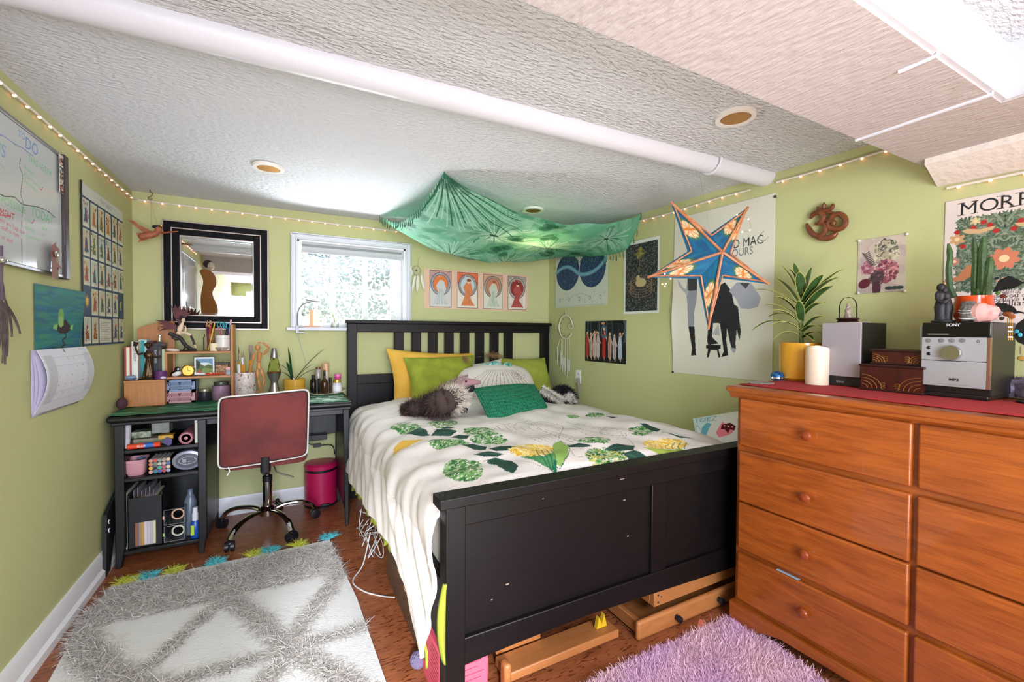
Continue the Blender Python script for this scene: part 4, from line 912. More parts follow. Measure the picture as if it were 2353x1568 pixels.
# ================= THINGS ON THE DESK =================
def oy(x, y, Y): return onY(x, y, Y)
def B(x0, y0, x1, y1, Y, dep, z0=None, z1=None, ms=None, mi=0):
    """box whose front face spans these pixels at depth Y (bottom optionally rests at z0)"""
    a, b = onY(x0, y1, Y), onY(x1, y0, Y); return (ms or M()).box((a[0], Y, a[2] if z0 is None else z0), (b[0], Y+dep, b[2] if z1 is None else z1), mi)
def X_(px, Y): return onY(px, 850, Y)[0]
def Z_(px, py, Y): return onY(px, py, Y)[2]
bamb = mat('bamboo_board', 'B57A40', .45, var='A56A33', vs=14, stretch=(8, 8, .6), lo=.3, hi=.7)
DZ = DT+.007
org = thing('desk_organizer', 'bamboo desk organizer with a closed box, two open shelves and a curved back', 'organizer', (-.5, 2.99, DZ))
LBZ = .872
lx0, lx1 = X_(284, 2.90), X_(378, 2.90)
obj('closed_box', M().box((lx0, 2.90, DZ), (lx1, 3.07, LBZ)), bamb, org, bevel=.002)
obj('box_top', M().box((lx0-.001, 2.897, LBZ-.012), (lx1+.001, 3.07, LBZ)), bamb, org, bevel=.0015)
SY = 2.93; sx0, sx1 = X_(379, SY), X_(530, SY); S1, S2 = Z_(450, 808, SY), Z_(450, 865, SY)
obj('shelf', M().box((sx0, SY, S1-.012), (sx1, 3.08, S1)), bamb, org, bevel=.0015); obj('shelf', M().box((sx0, SY, S2-.012), (sx1, 3.08, S2)), bamb, org, bevel=.0015)
obj('upright', M().box((sx1, SY, DZ), (sx1+.013, 3.08, Z_(531, 746, SY))), bamb, org, bevel=.003); obj('upright', M().box((sx0, SY, LBZ), (sx0+.010, 3.08, S1-.012)), bamb, org, bevel=.0015)
bkx0, bkx1 = X_(316, 3.07), X_(402, 3.07); zt = Z_(360, 738, 3.07)
cur = [(bkx0, LBZ)]+[(bkx0+(bkx1-bkx0)*t, zt-.045*(1-t)**2.2) for t in np.linspace(0, 1, 14)]+[(bkx1, LBZ)]
obj('back_panel', M().prism(cur, 3.072, 3.082), bamb, org, bevel=.001)
# books
def book(lab, x0, x1, ztop_, dep, col, band=None, Y=2.935, z0=None, tilt=0, cat='book', txt=None, tc='3A2A2A', grp='books on the bamboo organizer'):
    z0 = z0 or LBZ+.001; ms = M(); a, b = X_(x0, Y), X_(x1, Y); zt_ = Z_((x0+x1)/2, ztop_, Y)
    t = thing('book', lab, cat, ((a+b)/2, Y+dep/2, z0), group=grp)
    obj('cover', M().box((a, Y, z0), (a+.0025, Y+dep, zt_)).box((b-.0025, Y, z0), (b, Y+dep, zt_)).box((a, Y-.001, z0), (b, Y+.0025, zt_)), mat('cover_'+col, col, .5), t)
    obj('pages', M().box((a+.0025, Y+.003, z0+.003), (b-.0025, Y+dep-.004, zt_-.003)), mat('book_pages', 'E0D8C4', .8), t)
    if band: obj('spine_band', M().box((a+(b-a)*.28, Y-.0016, z0+.004), (a+(b-a)*.72, Y-.001, zt_-.004)), mat('band_'+band, band, .5), t)
    if txt: obj('spine_title', M().text(txt, (b-a)*.62, Matrix.Translation((a+(b-a)*.28, Y-.0019, zt_-.02)) @ Matrix.Rotation(PI/2, 4, 'X') @ Matrix.Rotation(-PI/2, 4, 'Z')), mat('ink_'+tc, tc, .6), t)
    return t
book('red patterned book with a cream spine band, leftmost beside the bronze statue', 286, 303, 797, .11, '9C4A3A', 'E6DCC6', txt='')
book('white paperback with lettering on its spine, second from the left wall', 303, 318, 785, .12, 'DCDAD0', txt='OUR BODY', tc='6A3040')
book('thick book with a teal and white cover behind the bronze statue', 319, 338, 781, .10, 'BFD6D0', '1F9A96', Y=2.99)
book('small plum coloured book behind the bronze statue', 339, 353, 784, .09, '54303E', Y=2.985)
book('black book with white spine lettering beside the purple candle', 353, 363, 796, .11, '17171B', txt='BLACK BOOK', tc='D8D8DC')
book('black book with grey spine lettering touching the shelf upright', 363.5, 372, 796, .11, '1D1A1C', txt='TALES', tc='9A9AA0')
book('thin pale green book standing against the organizer shelves', 372.5, 378.5, 803, .11, 'A9B48A')
obj('cassette_case', B(352, 789, 378, 794, 2.945, .07, z0=Z_(360, 795.5, 2.945)), mat('dark_plastic', '241C1E', .3), label='flat dark case lying on top of the black books', cat='case')
obj('chess_piece', M().lathe([(.010, 0), (.011, .004), (.006, .01), (.005, .03), (.008, .034), (.008, .042), (.004, .045)], (X_(366, 2.96), 2.98, Z_(366, 789, 2.945)+.001), 16), chr_, label='small chrome piece standing on the flat dark case', cat='ornament')
# draped bronze statue
brz = mat('bronze', '5E4A34', .35, metal=.85, var='3A2C1E', vs=30, bump=.3, bs=80)
def figure(name, lab, x, y, z, h, m_, pose='statue', cat='figurine'):
    t = thing(name, lab, cat, (x, y, z)); return t
sx, sy = X_(338, 2.915), 2.925
stt = thing('statuette', 'bronze statuette of a draped person with raised arm on a round base', 'figurine', (sx, sy, LBZ))
h = .20
obj('base', M().lathe([(.036, 0), (.038, .006), (.03, .012), (0, .013)], (sx, sy-.0, LBZ+.001), 28, sy=.55), brz, stt)
bd = M()
def robe(u, v):
    a = 2*PI*u; r = np.interp(v, [0, .25, .5, .68, .8, .9, .95, 1], [.024, .020, .017, .013, .020, .018, .008, .007]); f = 1+.16*math.sin(a*7+v*6)*(1-v)
    return (sx+r*f*math.cos(a)+.006*math.sin(v*3), sy+r*.7*f*math.sin(a), LBZ+.012+v*(h*.72))
bd.grid(robe, 40, 26, closed_u=True); bd.ball((sx+.003, sy, LBZ+.178), (.0105, .011, .014), 14)
bd.tube([(sx-.018, sy, LBZ+.142), (sx-.036, sy-.005, LBZ+.135), (sx-.045, sy-.006, LBZ+.160), (sx-.05, sy-.004, LBZ+.185)], [.007, .0055, .0045, .003], 8)
bd.tube([(sx+.02, sy, LBZ+.142), (sx+.032, sy-.008, LBZ+.120), (sx+.048, sy-.01, LBZ+.118), (sx+.06, sy-.01, LBZ+.124)], [.007, .0055, .0045, .0025], 8)
obj('body', bd, brz, stt)
obj('wreath', M().ball((sx+.003, sy+.003, LBZ+.186), (.019, .014, .012), 12).tube([(sx-.05, sy-.004, LBZ+.178), (sx-.045, sy-.004, LBZ+.2)], [.008, .012], 8), mat('bronze_leaf', '4A3824', .5, metal=.7, bump=1., bs=140, bdist=.01), stt)
wax = lambda n, c: mat(n, c, .5, spec=.3)
def candle(lab, x, y, z, r, h, c): return obj('candle', M().lathe([(r*.96, 0), (r, h*.05), (r, h*.93), (r*.9, h), (r*.3, h*.93), (0, h*.93)], (x, y, z), 28), wax('wax_'+c, c), label=lab, cat='candle')
candle('short purple pillar candle in front of the black books', X_(369, 2.92), 2.925, LBZ+.001, .027, .046, '5E2C62')
def stone(lab, px, py, Y, r, c, z0, cat='stone', var=None, name='stone', rough=.4, squash=.6):
    ms = M(); rr = random.Random(int(px*13+py)); ms.ball((0, 0, 0), (r, r*.75, r*squash), 12)
    ms.v = [tuple(q*(1+rr.uniform(-.18, .18)) for q in p) for p in ms.v]; zmin = min(p[2] for p in ms.v); p0 = (X_(px, Y), Y, z0-zmin); ms.v = [(a+p0[0], b+p0[1], c_+p0[2]) for a, b, c_ in ms.v]
    return obj(name, ms, mat('stone_'+c, c, rough, var=var, vs=60), label=lab, cat=cat, sharp=20)
stone('rough blue-grey crystal on the front corner of the bamboo box', 301, 870, 2.912, .022, '8A9CB4', LBZ+.001, var='5C6E8C')
stone('small clear quartz piece beside the purple candle', 374, 872, 2.905, .013, 'D2C8D0', LBZ+.001)
# figurine of a winged seated person on a branch
FYY = 2.955; fw = thing('fairy_figurine', 'figurine of a red-winged person with black hair sitting on a dark twisted branch', 'figurine', (X_(425, FYY), FYY, S1))
def f3(x, y, dy=0.): return onY(x, y, FYY+dy)
darkw = mat('dark_branch', '1E1A1C', .5, bump=.6, bs=90)
obj('branch', M().tube(spline([f3(388, 766), f3(402, 772), f3(415, 778), f3(425, 792), f3(438, 802), f3(450, 806)], 24), [.004]+[.010]*10+[.013]*20 if 0 else .010, 10).tube(spline([f3(416, 779), f3(404, 781), f3(394, 775)], 10), .004, 8).tube(spline([f3(428, 795), f3(420, 806), f3(413, 805)], 10), .005, 8).ball(f3(436, 805.5), (.035, .02, .006), 14), darkw, fw)
skin = mat('figurine_skin', 'D9BFA4', .6)
bdy = M().tube(spline([f3(411, 768), f3(413, 758), f3(417, 748), f3(421, 739)], 16), [.014, .013, .011, .010, .011, .012, .012, .012, .012, .011, .010, .009, .008, .006, .005, .005][:len(spline([f3(411, 768), f3(413, 758), f3(417, 748), f3(421, 739)], 16))], 12)
bdy.ball(f3(421, 736), (.0095, .010, .012), 14)
bdy.tube(spline([f3(413, 767), f3(426, 766, -.015), f3(439, 771, -.02)], 10), .0075, 8).tube(spline([f3(410, 750), f3(410, 760, -.01), f3(420, 765, -.015)], 8), .004, 8).tube(spline([f3(425, 749), f3(427, 757, -.012), f3(424, 766, -.015)], 8), .004, 8)
obj('foot', M().tube([f3(446, 791, -.018), f3(450, 799, -.02)], [.005, .003], 8), skin, fw)
obj('body', bdy, skin, fw)
obj('boot', M().tube(spline([f3(438, 771, -.02), f3(443, 781, -.02), f3(447, 792, -.02)], 8), .0058, 8), mat('dark_lace', '2E2024', .7), fw)
obj('dress', M().tube(spline([f3(408, 765, .006), f3(411, 758, .006), f3(412, 750, .006)], 10), .012, 10), mat('dark_lace', '2E2024', .7), fw)
obj('hair', M().ball(f3(418.5, 733, .003), (.013, .012, .011), 12).ball(f3(416, 728, .004), (.007, .007, .006), 10), mat('blue_black_hair', '1A1C2A', .4), fw)
rw = mat('dark_red_wing', '5A1414', .6, var='38100F', vs=20)
def wing(P, dy): return M().add([tuple(f3(x, y, dy+.0) ) for x, y in P]+[tuple(f3(x, y, dy+.003)) for x, y in P], [tuple(range(len(P))), tuple(range(2*len(P)-1, len(P)-1, -1))]+[(i, (i+1) % len(P), (i+1) % len(P)+len(P), i+len(P)) for i in range(len(P))])
obj('wing', wing([(411, 752), (402, 745), (392, 741), (375, 736), (356, 736), (372, 742), (361, 742), (378, 748), (366, 752), (382, 751), (362, 762), (384, 757), (398, 757)], .012), rw, fw)
obj('wing', wing([(413, 748), (404, 735), (396, 718), (393, 700), (399, 709), (403, 699), (408, 710), (413, 701), (417, 712), (424, 702), (424, 716), (436, 705), (430, 720), (440, 716), (430, 727), (420, 736)], .014), rw, fw)
obj('wing_curl', M().tube(spline([f3(384, 757, .012), (f3(372, 752, .012)), f3(364, 752, .012), f3(364, 757, .012), f3(368, 755, .012)], 14), .0012, 6), rw, fw)
# pencil jar, pencils
jx, jy = X_(484, 2.98), 2.985; jar = thing('pencil_jar', 'clear glass jar holding a bunch of coloured pencils on the organizer', 'jar', (jx, jy, S1))
obj('glass', M().lathe([(.028, 0), (.034, .004), (.034, .075), (.030, .084), (.031, .092), (.0295, .092), (.0285, .084), (.0325, .075), (.0325, .006), (0, .005)], (jx, jy, S1+.001), 28), CLEAR, jar)
rp = random.Random(4); pc_ = ['B0483A', 'C25A2A', '7A2A3A', 'D8B23A', '3A2A3A', '8A3A2A', '5A2A2A', 'C8C040', '2A2A44', 'A04A5A', 'C8A070', '6A3A50', '4A2A22', '9A2A2A']
for k in range(14):
    a = rp.random()*2*PI; r = .02*math.sqrt(rp.random()); bx1 = jx+r*math.cos(a); by1 = jy+r*math.sin(a); tx_, ty_ = bx1+rp.uniform(-.012, .012), by1+rp.uniform(-.01, .01); zt_ = S1+.145+rp.uniform(-.012, .02)
    if k == 3: tx_ = jx+.02; zt_ = S1+.155; bx1 = jx-.01
    pn_ = thing('pencil', {0: 'brick red', 1: 'orange', 2: 'wine', 3: 'yellow leaning', 4: 'near-black', 5: 'rust', 6: 'dark maroon', 7: 'lime yellow', 8: 'navy', 9: 'dusty rose', 10: 'tan', 11: 'plum', 12: 'dark brown', 13: 'deep red'}[k]+' coloured pencil standing in the clear glass jar', 'pencil', (bx1, by1, S1+.007), group='coloured pencils in the jar')
    obj('shaft', M().tube([(bx1, by1, S1+.007), (tx_, ty_, zt_)], .0034, 6), mat('pencil_'+pc_[k], pc_[k], .4), pn_)
    obj('tip', M().tube([(tx_, ty_, zt_), (tx_+(tx_-bx1)*.07, ty_, zt_+.012)], [.0033, .0006], 6), mat('pencil_wood', 'D9A878', .6), pn_)
# white mug with scissors and pens
mx_, my_ = X_(513, 2.965), 2.97; mug = obj('pen_cup', M().lathe([(.032, 0), (.036, .003), (.036, .088), (.0345, .088), (.0335, .006), (0, .005)], (mx_, my_, S1+.001), 32), mat('white_ceramic', 'D8D2C8', .35), label='white ceramic cup holding scissors and pens', cat='cup')
def pen(lab, dx, dy, px, py, r, c, name='pen'): 
    p = onY(px, py, my_+dy); b = (mx_+dx, my_+dy, S1+.01); return obj(name, M().tube([b, p], r, 8), mat('pen_'+c, c, .35), label=lab, cat='pen', group='pens and scissors in the white cup')
pen('dusty pink pen leaning left in the white cup', -.006, -.008, 502, 752, .004, 'B0646E'); pen('mauve pen in the white cup below the teal scissors', .002, -.012, 508, 750, .004, '9A6A80'); pen('navy blue marker at the right side of the white cup', .012, -.008, 524, 755, .006, '1C2458'); pen('pale pink pen standing tallest in the white cup', .012, .004, 531, 735, .0045, 'DDB4C0')
for (cx_, cy_), c, lab in (((506, 746), '2A8C96', 'teal-handled scissors standing in the white cup'), ((519, 747), '3A9AB4', 'blue-green scissors beside the teal-handled pair')):
    s_ = thing('scissors', lab, 'scissors', (mx_, my_, S1+.01), group='pens and scissors in the white cup'); q = onY(cx_, cy_, my_-.004)
    obj('handle_loop', M().tube([(q[0]-.006+.008*math.cos(t), q[1], q[2]+.016*math.sin(t)) for t in np.linspace(0, 2*PI, 18, endpoint=False)], .0028, 6, closed=True).tube([(q[0]+.010+.008*math.cos(t), q[1]+.003, q[2]-.006+.016*math.sin(t)) for t in np.linspace(0, 2*PI, 18, endpoint=False)], .0028, 6, closed=True), mat('loop_'+c, c, .4), s_)
    obj('blade', M().tube([(q[0]+.002, q[1], q[2]-.018), (mx_+.003, q[1], S1+.012)], .0035, 6, flat=.4), mat('steel', 'B8B8BC', .2, metal=1.), s_)
candle('small cream candle with pointed top between jar and white cup', X_(492, 2.945), 2.95, S1+.001, .021, .044, 'E2D3AE')
obj('shell_dish', M().lathe([(.012, 0), (.026, .008), (.034, .018), (.030, .020), (.022, .012), (0, .008)], (X_(509, 2.938), 2.94, S1+.001), 26, sy=.6), mat('agate', '6A5C52', .3, var='B8A894', vs=70), label='small banded stone dish at the right front of the organizer top', cat='dish')
obj('shell', M().ball((X_(397, 2.94), 2.945, S1+.009), (.032, .014, .009), 14, rot=(0, .1, 0)), mat('pink_white_shell', 'DCC6B8', .4), label='pale pink shell lying at the left front of the organizer top shelf', cat='shell')
# middle shelf
mz = S2+.001
pg = thing('bird_figurine', 'small black and white bird figurine on the middle organizer shelf', 'figurine', (X_(405, 2.95), 2.955, mz)); q = (X_(405, 2.95), 2.955)
obj('body', M().ball((q[0], q[1], mz+.015), (.024, .016, .015), 14, rot=(0, -.3, 0)), mat('white_glaze', 'DAD8D4', .25), pg); obj('back', M().ball((q[0]-.006, q[1]+.003, mz+.019), (.024, .016, .014), 14, rot=(0, -.5, 0)).ball((q[0]+.004, q[1], mz+.040), (.014, .013, .012), 14), mat('black_glaze', '101014', .15), pg); obj('cheek', M().ball((q[0]+.009, q[1]-.010, mz+.040), (.006, .004, .006), 10), mat('white_glaze'), pg)
gold = mat('gold_metal', 'C9A04E', .25, metal=1.)
ck_ = thing('desk_clock', 'small round gold-rimmed clock with patterned face', 'clock', (X_(432, 2.94), 2.945, mz)); T = Matrix.Translation((X_(432, 2.94), 2.945, mz+.031)) @ Matrix.Rotation(PI/2, 4, 'X')
obj('rim', M().lathe([(.031, -.008), (.031, .006), (.028, .009), (.025, .006)], n=36, T=T), gold, ck_); fc = M().lathe([(.026, .005), (0, .005)], n=30, T=T); obj('dial', fc, mat('clock_dial', 'CFC6D2', .4, var='8E86A0', vs=90), ck_)
obj('hand', M().box((X_(432, 2.94)-.001, 2.938, mz+.031), (X_(432, 2.94)+.001, 2.939, mz+.048)).box((X_(432, 2.94), 2.938, mz+.030), (X_(432, 2.94)+.012, 2.939, mz+.032)), mat('black_glaze'), ck_)
pf = thing('picture_frame', 'landscape photograph in a thin white mat and black frame on the middle shelf', 'picture', (X_(469, 2.97), 2.975, mz))
a, b = X_(445, 2.97), X_(494, 2.97); zt_ = Z_(470, 820, 2.97); ms = M()
ms.box((a, 2.972, mz), (b, 2.982, zt_)); obj('frame', ms, mat('black_glaze'), pf, bevel=.001)
lc = Cv(70, 60, 'DDE2E4', 0, 0, 1, 1); lc.poly([(.08, .10), (.92, .10), (.92, .9), (.08, .9)], '6E94AE'); lc.ell(.5, .45, .35, .14, 'D8DCDC'); lc.poly([(.08, .5), (.3, .38), (.5, .52), (.7, .42), (.92, .5), (.92, .9), (.08, .9)], '4F6638'); lc.poly([(.3, .9), (.45, .6), (.92, .7), (.92, .9)], '7A8A48'); lc.poly([(.08, .12), (.3, .3), (.25, .6), (.08, .7)], '2E3A22'); lc.poly([(.1, .9), (.22, .68), (.38, .9)], 'B0563C')
sheet('photo', lc, quad(lc, (a+.003, 2.9715, zt_-.003), (b-.003, 2.9715, zt_-.003), (b-.003, 2.9715, mz+.004), (a+.003, 2.9715, mz+.004)), PAPER, pf)
bx2 = thing('trinket_box', 'small tan wooden box with dark lid and scribbled front', 'box', (X_(510, 2.98), 3.0, mz))
obj('box_body', B(495, 838, 524, 860, 2.98, .05, z0=mz), mat('tan_wood', 'B08858', .6, var='7A5A34', vs=90, lo=.45, hi=.5), bx2); obj('box_lid', B(494, 834, 525, 838, 2.978, .054), mat('dark_wood_lid', '3A2C20', .5), bx2)
bdm = M(); rb = random.Random(2)
for k in range(46): bdm.ball((X_(472+rb.random()*46, 2.94), 2.938+rb.random()*.022, mz+.003+rb.random()*.010), .0035, 6)
obj('bead_garland', bdm, mat('orange_coral_bead', 'E0481E', .3), label='heap of orange coral beads on the middle organizer shelf', cat='necklace', kind=None)
ti = thing('small_tin', 'small pink and black tin at the right end of the middle shelf', 'tin', (X_(524, 2.945), 2.955, mz)); obj('tin_body', B(519, 850, 529, 859, 2.945, .025, z0=mz), mat('black_glaze'), ti); obj('tin_lid', B(519, 844, 529, 850, 2.945, .025), mat('pink_lid', 'D88C8C', .4), ti)
# crates under the organizer
def crate(lab, x0, x1, z0, z1, Y, dep, c):
    t = thing('storage_crate', lab, 'crate', ((x0+x1)/2, Y+dep/2, z0), group='small folding crates under the organizer'); m_ = mat('crate_'+c, c, .5); w = .003; ms = M()
    ms.box((x0, Y+w, z0), (x1, Y+dep, z0+.003)); ms.box((x0, Y+dep-w, z0), (x1, Y+dep, z1)); ms.box((x0, Y, z0), (x0+w, Y+dep, z1)); ms.box((x1-w, Y, z0), (x1, Y+dep, z1))
    ms.box((x0, Y, z0), (x1, Y+w, z0+.010)).box((x0, Y, z1-.008), (x1, Y+w, z1)).box((x0, Y, z0), (x0+.012, Y+w, z1)).box((x1-.02, Y, z0), (x1, Y+w, z1))
    H_ = z1-z0-.018; n_ = 18
    for k in range(n_+1):
        f = k/n_; xc = x0+.012+f*(x1-x0-.032); s_ = 1 if f < .5 else -1; dx = .009*s_
        ms.prism([(xc-dx-.0016, z1-.008), (xc-dx+.0016, z1-.008), (xc+dx+.0016, z0+.010), (xc+dx-.0016, z0+.010)], Y, Y+w)
    ms.box((x0+.012, Y+.0005, z0+.010+H_*.45), (x1-.02, Y+w-.0003, z0+.010+H_*.55))
    obj('crate_body', ms, m_, t); return t
c0_, c1_ = X_(381, 2.96), X_(449, 2.96)
crate('pale pink folding crate standing on the desk below the blue crate', c0_, c1_, DZ, DZ+.062, 2.96, .10, 'C08C90')
crate('dusty blue folding crate stacked on the pale pink crate', c0_+.002, c1_+.001, DZ+.0625, DZ+.124, 2.96, .10, '7C90AE')
def jarcandle(lab, px0, px1, Y, zt, bodyc, lidc, lidh=.014):
    x = (X_(px0, Y)+X_(px1, Y))/2; r = (X_(px1, Y)-X_(px0, Y))/2; t = thing('candle_jar', lab, 'candle', (x, Y+r, DZ)); 
    obj('jar_body', M().lathe([(r*.95, 0), (r, .004), (r, zt*.8), (r*.92, zt*.84)], (x, Y+r, DZ), 32), mat('jar_'+bodyc, bodyc, .3, var='7A5A60' if bodyc == '9C7E94' else None, vs=12), t)
    obj('jar_lid', M().lathe([(r*.80, 0), (r*.82, .002), (r*.82, lidh), (r*.78, lidh+.002), (0, lidh+.002)], (x, Y+r, DZ+zt*.84), 32), mat('lid_'+lidc, lidc, .3, metal=.7), t)
jarcandle('dark candle jar with pale metal lid beside the crates', 453, 483, 2.96, .062, '26262A', 'A8A48C'); jarcandle('wide lilac marbled candle jar with dark metal lid', 484, 528, 2.955, .10, '9C7E94', '6A6E64', .018)
# brush pot
bp0 = X_(562, 3.0); t = thing('brush_pot', 'pink and white floral pot holding paint brushes', 'pot', (bp0, 3.03, DZ)); R0 = .0565
fc_ = Cv(220, 90, 'D9CCC4', 0, 0, 2*PI, 2.2); rr_ = random.Random(11)
for k in range(130):
    x, y = rr_.random()*6.28, rr_.random()*2.2; c = rr_.choice(['B98A86', 'C9A6A0', '4A4442', '8A7A70', 'E6DCD4', 'C47E7C', '6E6A60']); fc_.ell(x, y, rr_.uniform(.04, .16), rr_.uniform(.03, .09), c, rr_.random()*3, ring=rr_.choice([None, .4]))
for k in range(30):
    x, y = rr_.random()*6.28, rr_.random()*2.2; fc_.curve([(x, y), (x+.1, y+.1), (x+.12, y+.28)], .018, '5A5450')
ang = fc_.X; zz = DZ+.001+.152*(fc_.Y/2.2); R__ = R0*(1+.0*zz)
sheet('pot_wall', fc_, np.stack([bp0+R__*np.cos(ang), 3.03+R__*np.sin(ang), zz], -1), GLOSSP, t)
obj('pot_inner', M().lathe([(0, .004), (R0-.003, .004), (R0-.003, .151), (R0, .152)], (bp0, 3.03, DZ), 32), mat('pot_inside', '8C7A74', .6), t)
ye = mat('yellow_brush_handle', 'D9941E', .35); fer = mat('ferrule', 'BFC0C2', .25, metal=.9)
for k, (x0, x1, y1, w_, lab, hair) in enumerate([(556, 548, 796, .004, 'thin yellow-handled paint brush at the left of the floral pot', '6A4A3A'), (560, 555, 808, .003, 'small paint brush with silver ferrule next to the leftmost brush', '8A6A4A'), (563, 559, 806, .0045, 'yellow-handled paint brush in the middle of the floral pot', '8A7A70'), (573, 576, 793, .0075, 'wide flat paint brush with greyish bristles in the floral pot', '9A8480')]):
    b = np.array([X_(x0, 3.03), 3.03+.01*(k-1), DZ+.02]); e = onY(x1, y1, 3.03+.005*k); t_ = thing('paint_brush', lab, 'brush', b, group='paint brushes in the floral pot')
    P = lambda f: b+(e-b)*f
    obj('brush_handle', M().tube([P(0), P(.5), P(.68)], [w_*.6, w_*1.2, w_], 8), ye, t_); obj('ferrule', M().tube([P(.68), P(.86)], w_*.9, 8), fer, t_); obj('bristles', M().tube([P(.86), P(1)], [w_*(1 if k < 3 else 1.3), w_*(.15 if k < 3 else 1.2)], 8), mat('bristle_'+hair, hair, .9), t_)
obj('eraser', M().tube([(X_(550, 2.99), 2.99, DZ+.12), onY(548, 838, 2.985)], .007, 4), WHITE, label='white eraser stick at the front of the floral brush pot', cat='eraser')
# wooden mannequin
mn = thing('artist_mannequin', 'jointed wooden artist mannequin with one hand on its head', 'mannequin', (X_(598, 3.0), 3.0, DZ)); MY = 3.0; wd_ = mat('mannequin_wood', 'C98A52', .45, var='B97A44', vs=8, stretch=(2, 2, 1))
def mp(x, y, dy=0.): return onY(x, y, MY+dy)
def limb(nm, a, b, r0, r1, rm=None): 
    rm = rm or (r0+r1)/2*1.15; P = [a+(b-a)*f for f in (0, .15, .5, .85, 1)]; obj(nm, M().tube(P, [r0*.55, r0, rm, r1, r1*.55], 12), wd_, mn)
obj('head', M().ball(mp(592, 799), (.014, .013, .019), 16), wd_, mn); limb('neck', mp(594, 806), mp(595, 811), .005, .005)
obj('chest', M().tube([mp(596, 809), mp(596, 811), mp(596, 818), mp(595, 828)], [.008, .021, .019, .015], 14, flat=.7), wd_, mn); obj('waist', M().ball(mp(595, 830), (.013, .010, .008), 12), wd_, mn); obj('pelvis', M().tube([mp(595, 833), mp(595, 836), mp(595, 846)], [.013, .015, .018], 14, flat=.75), wd_, mn)
limb('upper_arm', mp(584, 813), mp(580, 832), .007, .006); limb('forearm', mp(579, 833), mp(574, 851), .0065, .005); limb('hand', mp(574, 852, -.004), mp(572, 862, -.006), .005, .003)
limb('upper_arm', mp(607, 815), mp(617, 800, -.01), .007, .006); limb('forearm', mp(618, 798, -.01), mp(603, 787, -.01), .0065, .005); limb('hand', mp(601, 787, -.01), mp(591, 788, -.005), .004, .003)
limb('thigh', mp(591, 849), mp(593, 871), .009, .008); limb('shin', mp(594, 873), mp(597, 895), .008, .006); limb('foot', mp(597, 898), mp(589, 903, -.03), .006, .006)
limb('thigh', mp(600, 849), mp(606, 870), .009, .008); limb('shin', mp(607, 872), mp(603, 893), .008, .006); limb('foot', mp(604, 896), mp(605, 901, -.03), .006, .006)
for x, y in ((584, 812), (607, 814), (580, 833), (618, 799), (594, 872), (607, 871), (591, 848), (600, 848)): obj('joint_ball', M().ball(mp(x, y), .0055, 10), wd_, mn)
obj('stand', M().lathe([(.030, 0), (.030, .006), (0, .007)], (X_(600, 3.0), 3.0, DZ), 26), wd_, mn)
# lava lamp
lx, ly = X_(630, 3.03), 3.04; lv_ = thing('lava_lamp', 'lava lamp with brushed metal base and cap and clear liquid', 'lamp', (lx, ly, DZ)); alu = mat('brushed_aluminium', 'A8A6A4', .3, metal=.9)
zb = DZ; k = Z_(630, 800, 3.04)-zb
obj('lamp_base', M().lathe([(.038, 0), (.036, .006), (.020, k*.26), (.020, k*.30), (.037, k*.45), (.039, k*.48)], (lx, ly, zb), 36), alu, lv_)
obj('glass_bottle', M().lathe([(.038, k*.48), (.020, k*.80)], (lx, ly, zb), 36), glassmat('pale_liquid', 'E8EED0'), lv_)
obj('wax_layer', M().lathe([(.0365, k*.485), (.0362, k*.50), (0, k*.505)], (lx, ly, zb), 32), mat('red_wax', '8C1A30', .4), lv_); obj('wax_bubble', M().ball((lx-.003, ly, zb+k*.77), (.004, .004, .008), 10), mat('red_wax'), lv_)
obj('lamp_cap', M().lathe([(.0215, k*.79), (.0225, k*.80), (.014, k*.985), (.012, k), (0, k)], (lx, ly, zb), 36), alu, lv_)
# agave in a yellow pot
def strap_leaf(root, tip, lift, w, n=10, fold=.25, sag=0.):
    root, tip = np.array(root, float), np.array(tip, float); mid = (root+tip)/2+np.array([0, 0, lift]); P = [(1-t)**2*root+2*t*(1-t)*mid+t*t*tip for t in np.linspace(0, 1, n)]
    d = tip-root; s_ = np.cross(d, [0, 0, 1]); s_ = s_/(np.linalg.norm(s_)+1e-9) if np.linalg.norm(s_) > 1e-5 else np.array([1, 0, 0.]); V = []; F = []
    for i, p in enumerate(P):
        t = i/(n-1); ww = w*(.55+.9*t-.0*t)*(1-t**3)**.8 if t < 1 else .0003; ww = max(ww, .0003); up = np.cross(s_, (P[min(i+1, n-1)]-P[max(i-1, 0)])); up = up/(np.linalg.norm(up)+1e-9)
        V += [p-s_*ww+up*ww*fold, p-up*.0006, p+s_*ww+up*ww*fold, p+up*.0012]
    for i in range(n-1):
        for j in range(4): F.append((4*i+j, 4*i+(j+1) % 4, 4*i+4+(j+1) % 4, 4*i+4+j))
    return V, F
px_, py_ = X_(676, 3.03), 3.05; ypot = mat('yellow_glaze', 'D8A43A', .22, coat=.4)
ag = thing('potted_agave', 'spiky dark green plant in a small yellow pot on the desk', 'plant', (px_, py_, DZ)); ph = .098
obj('pot', M().lathe([(.054, 0), (.0605, .005), (.0635, ph), (.060, ph), (.058, ph-.014), (0, ph-.014)], (px_, py_, DZ), 40), ypot, ag); obj('soil', M().lathe([(.057, 0), (0, .003)], (px_, py_, DZ+ph-.013), 24), mat('soil', '2E221A', .95), ag)
agm = mat('agave_leaf', '1E3F24', .45, var='2F5A34', vs=12)
for k, (x, y, w_, lf) in enumerate([(662, 798, .011, .0), (745, 803, .011, .03), (633, 836, .009, .05), (658, 831, .010, .02), (721, 837, .009, .03), (727, 849, .008, .03), (640, 857, .008, .04), (652, 862, .007, .02)]):
    tip = onY(x, y, 3.05+(-.06 if k in (3, 6) else .03 if k % 2 else -.02)); V, F = strap_leaf((px_+.01*(k % 3-1), py_, DZ+ph-.012), tip, lf, w_); obj('leaf', M().add(V, F), agm, ag)
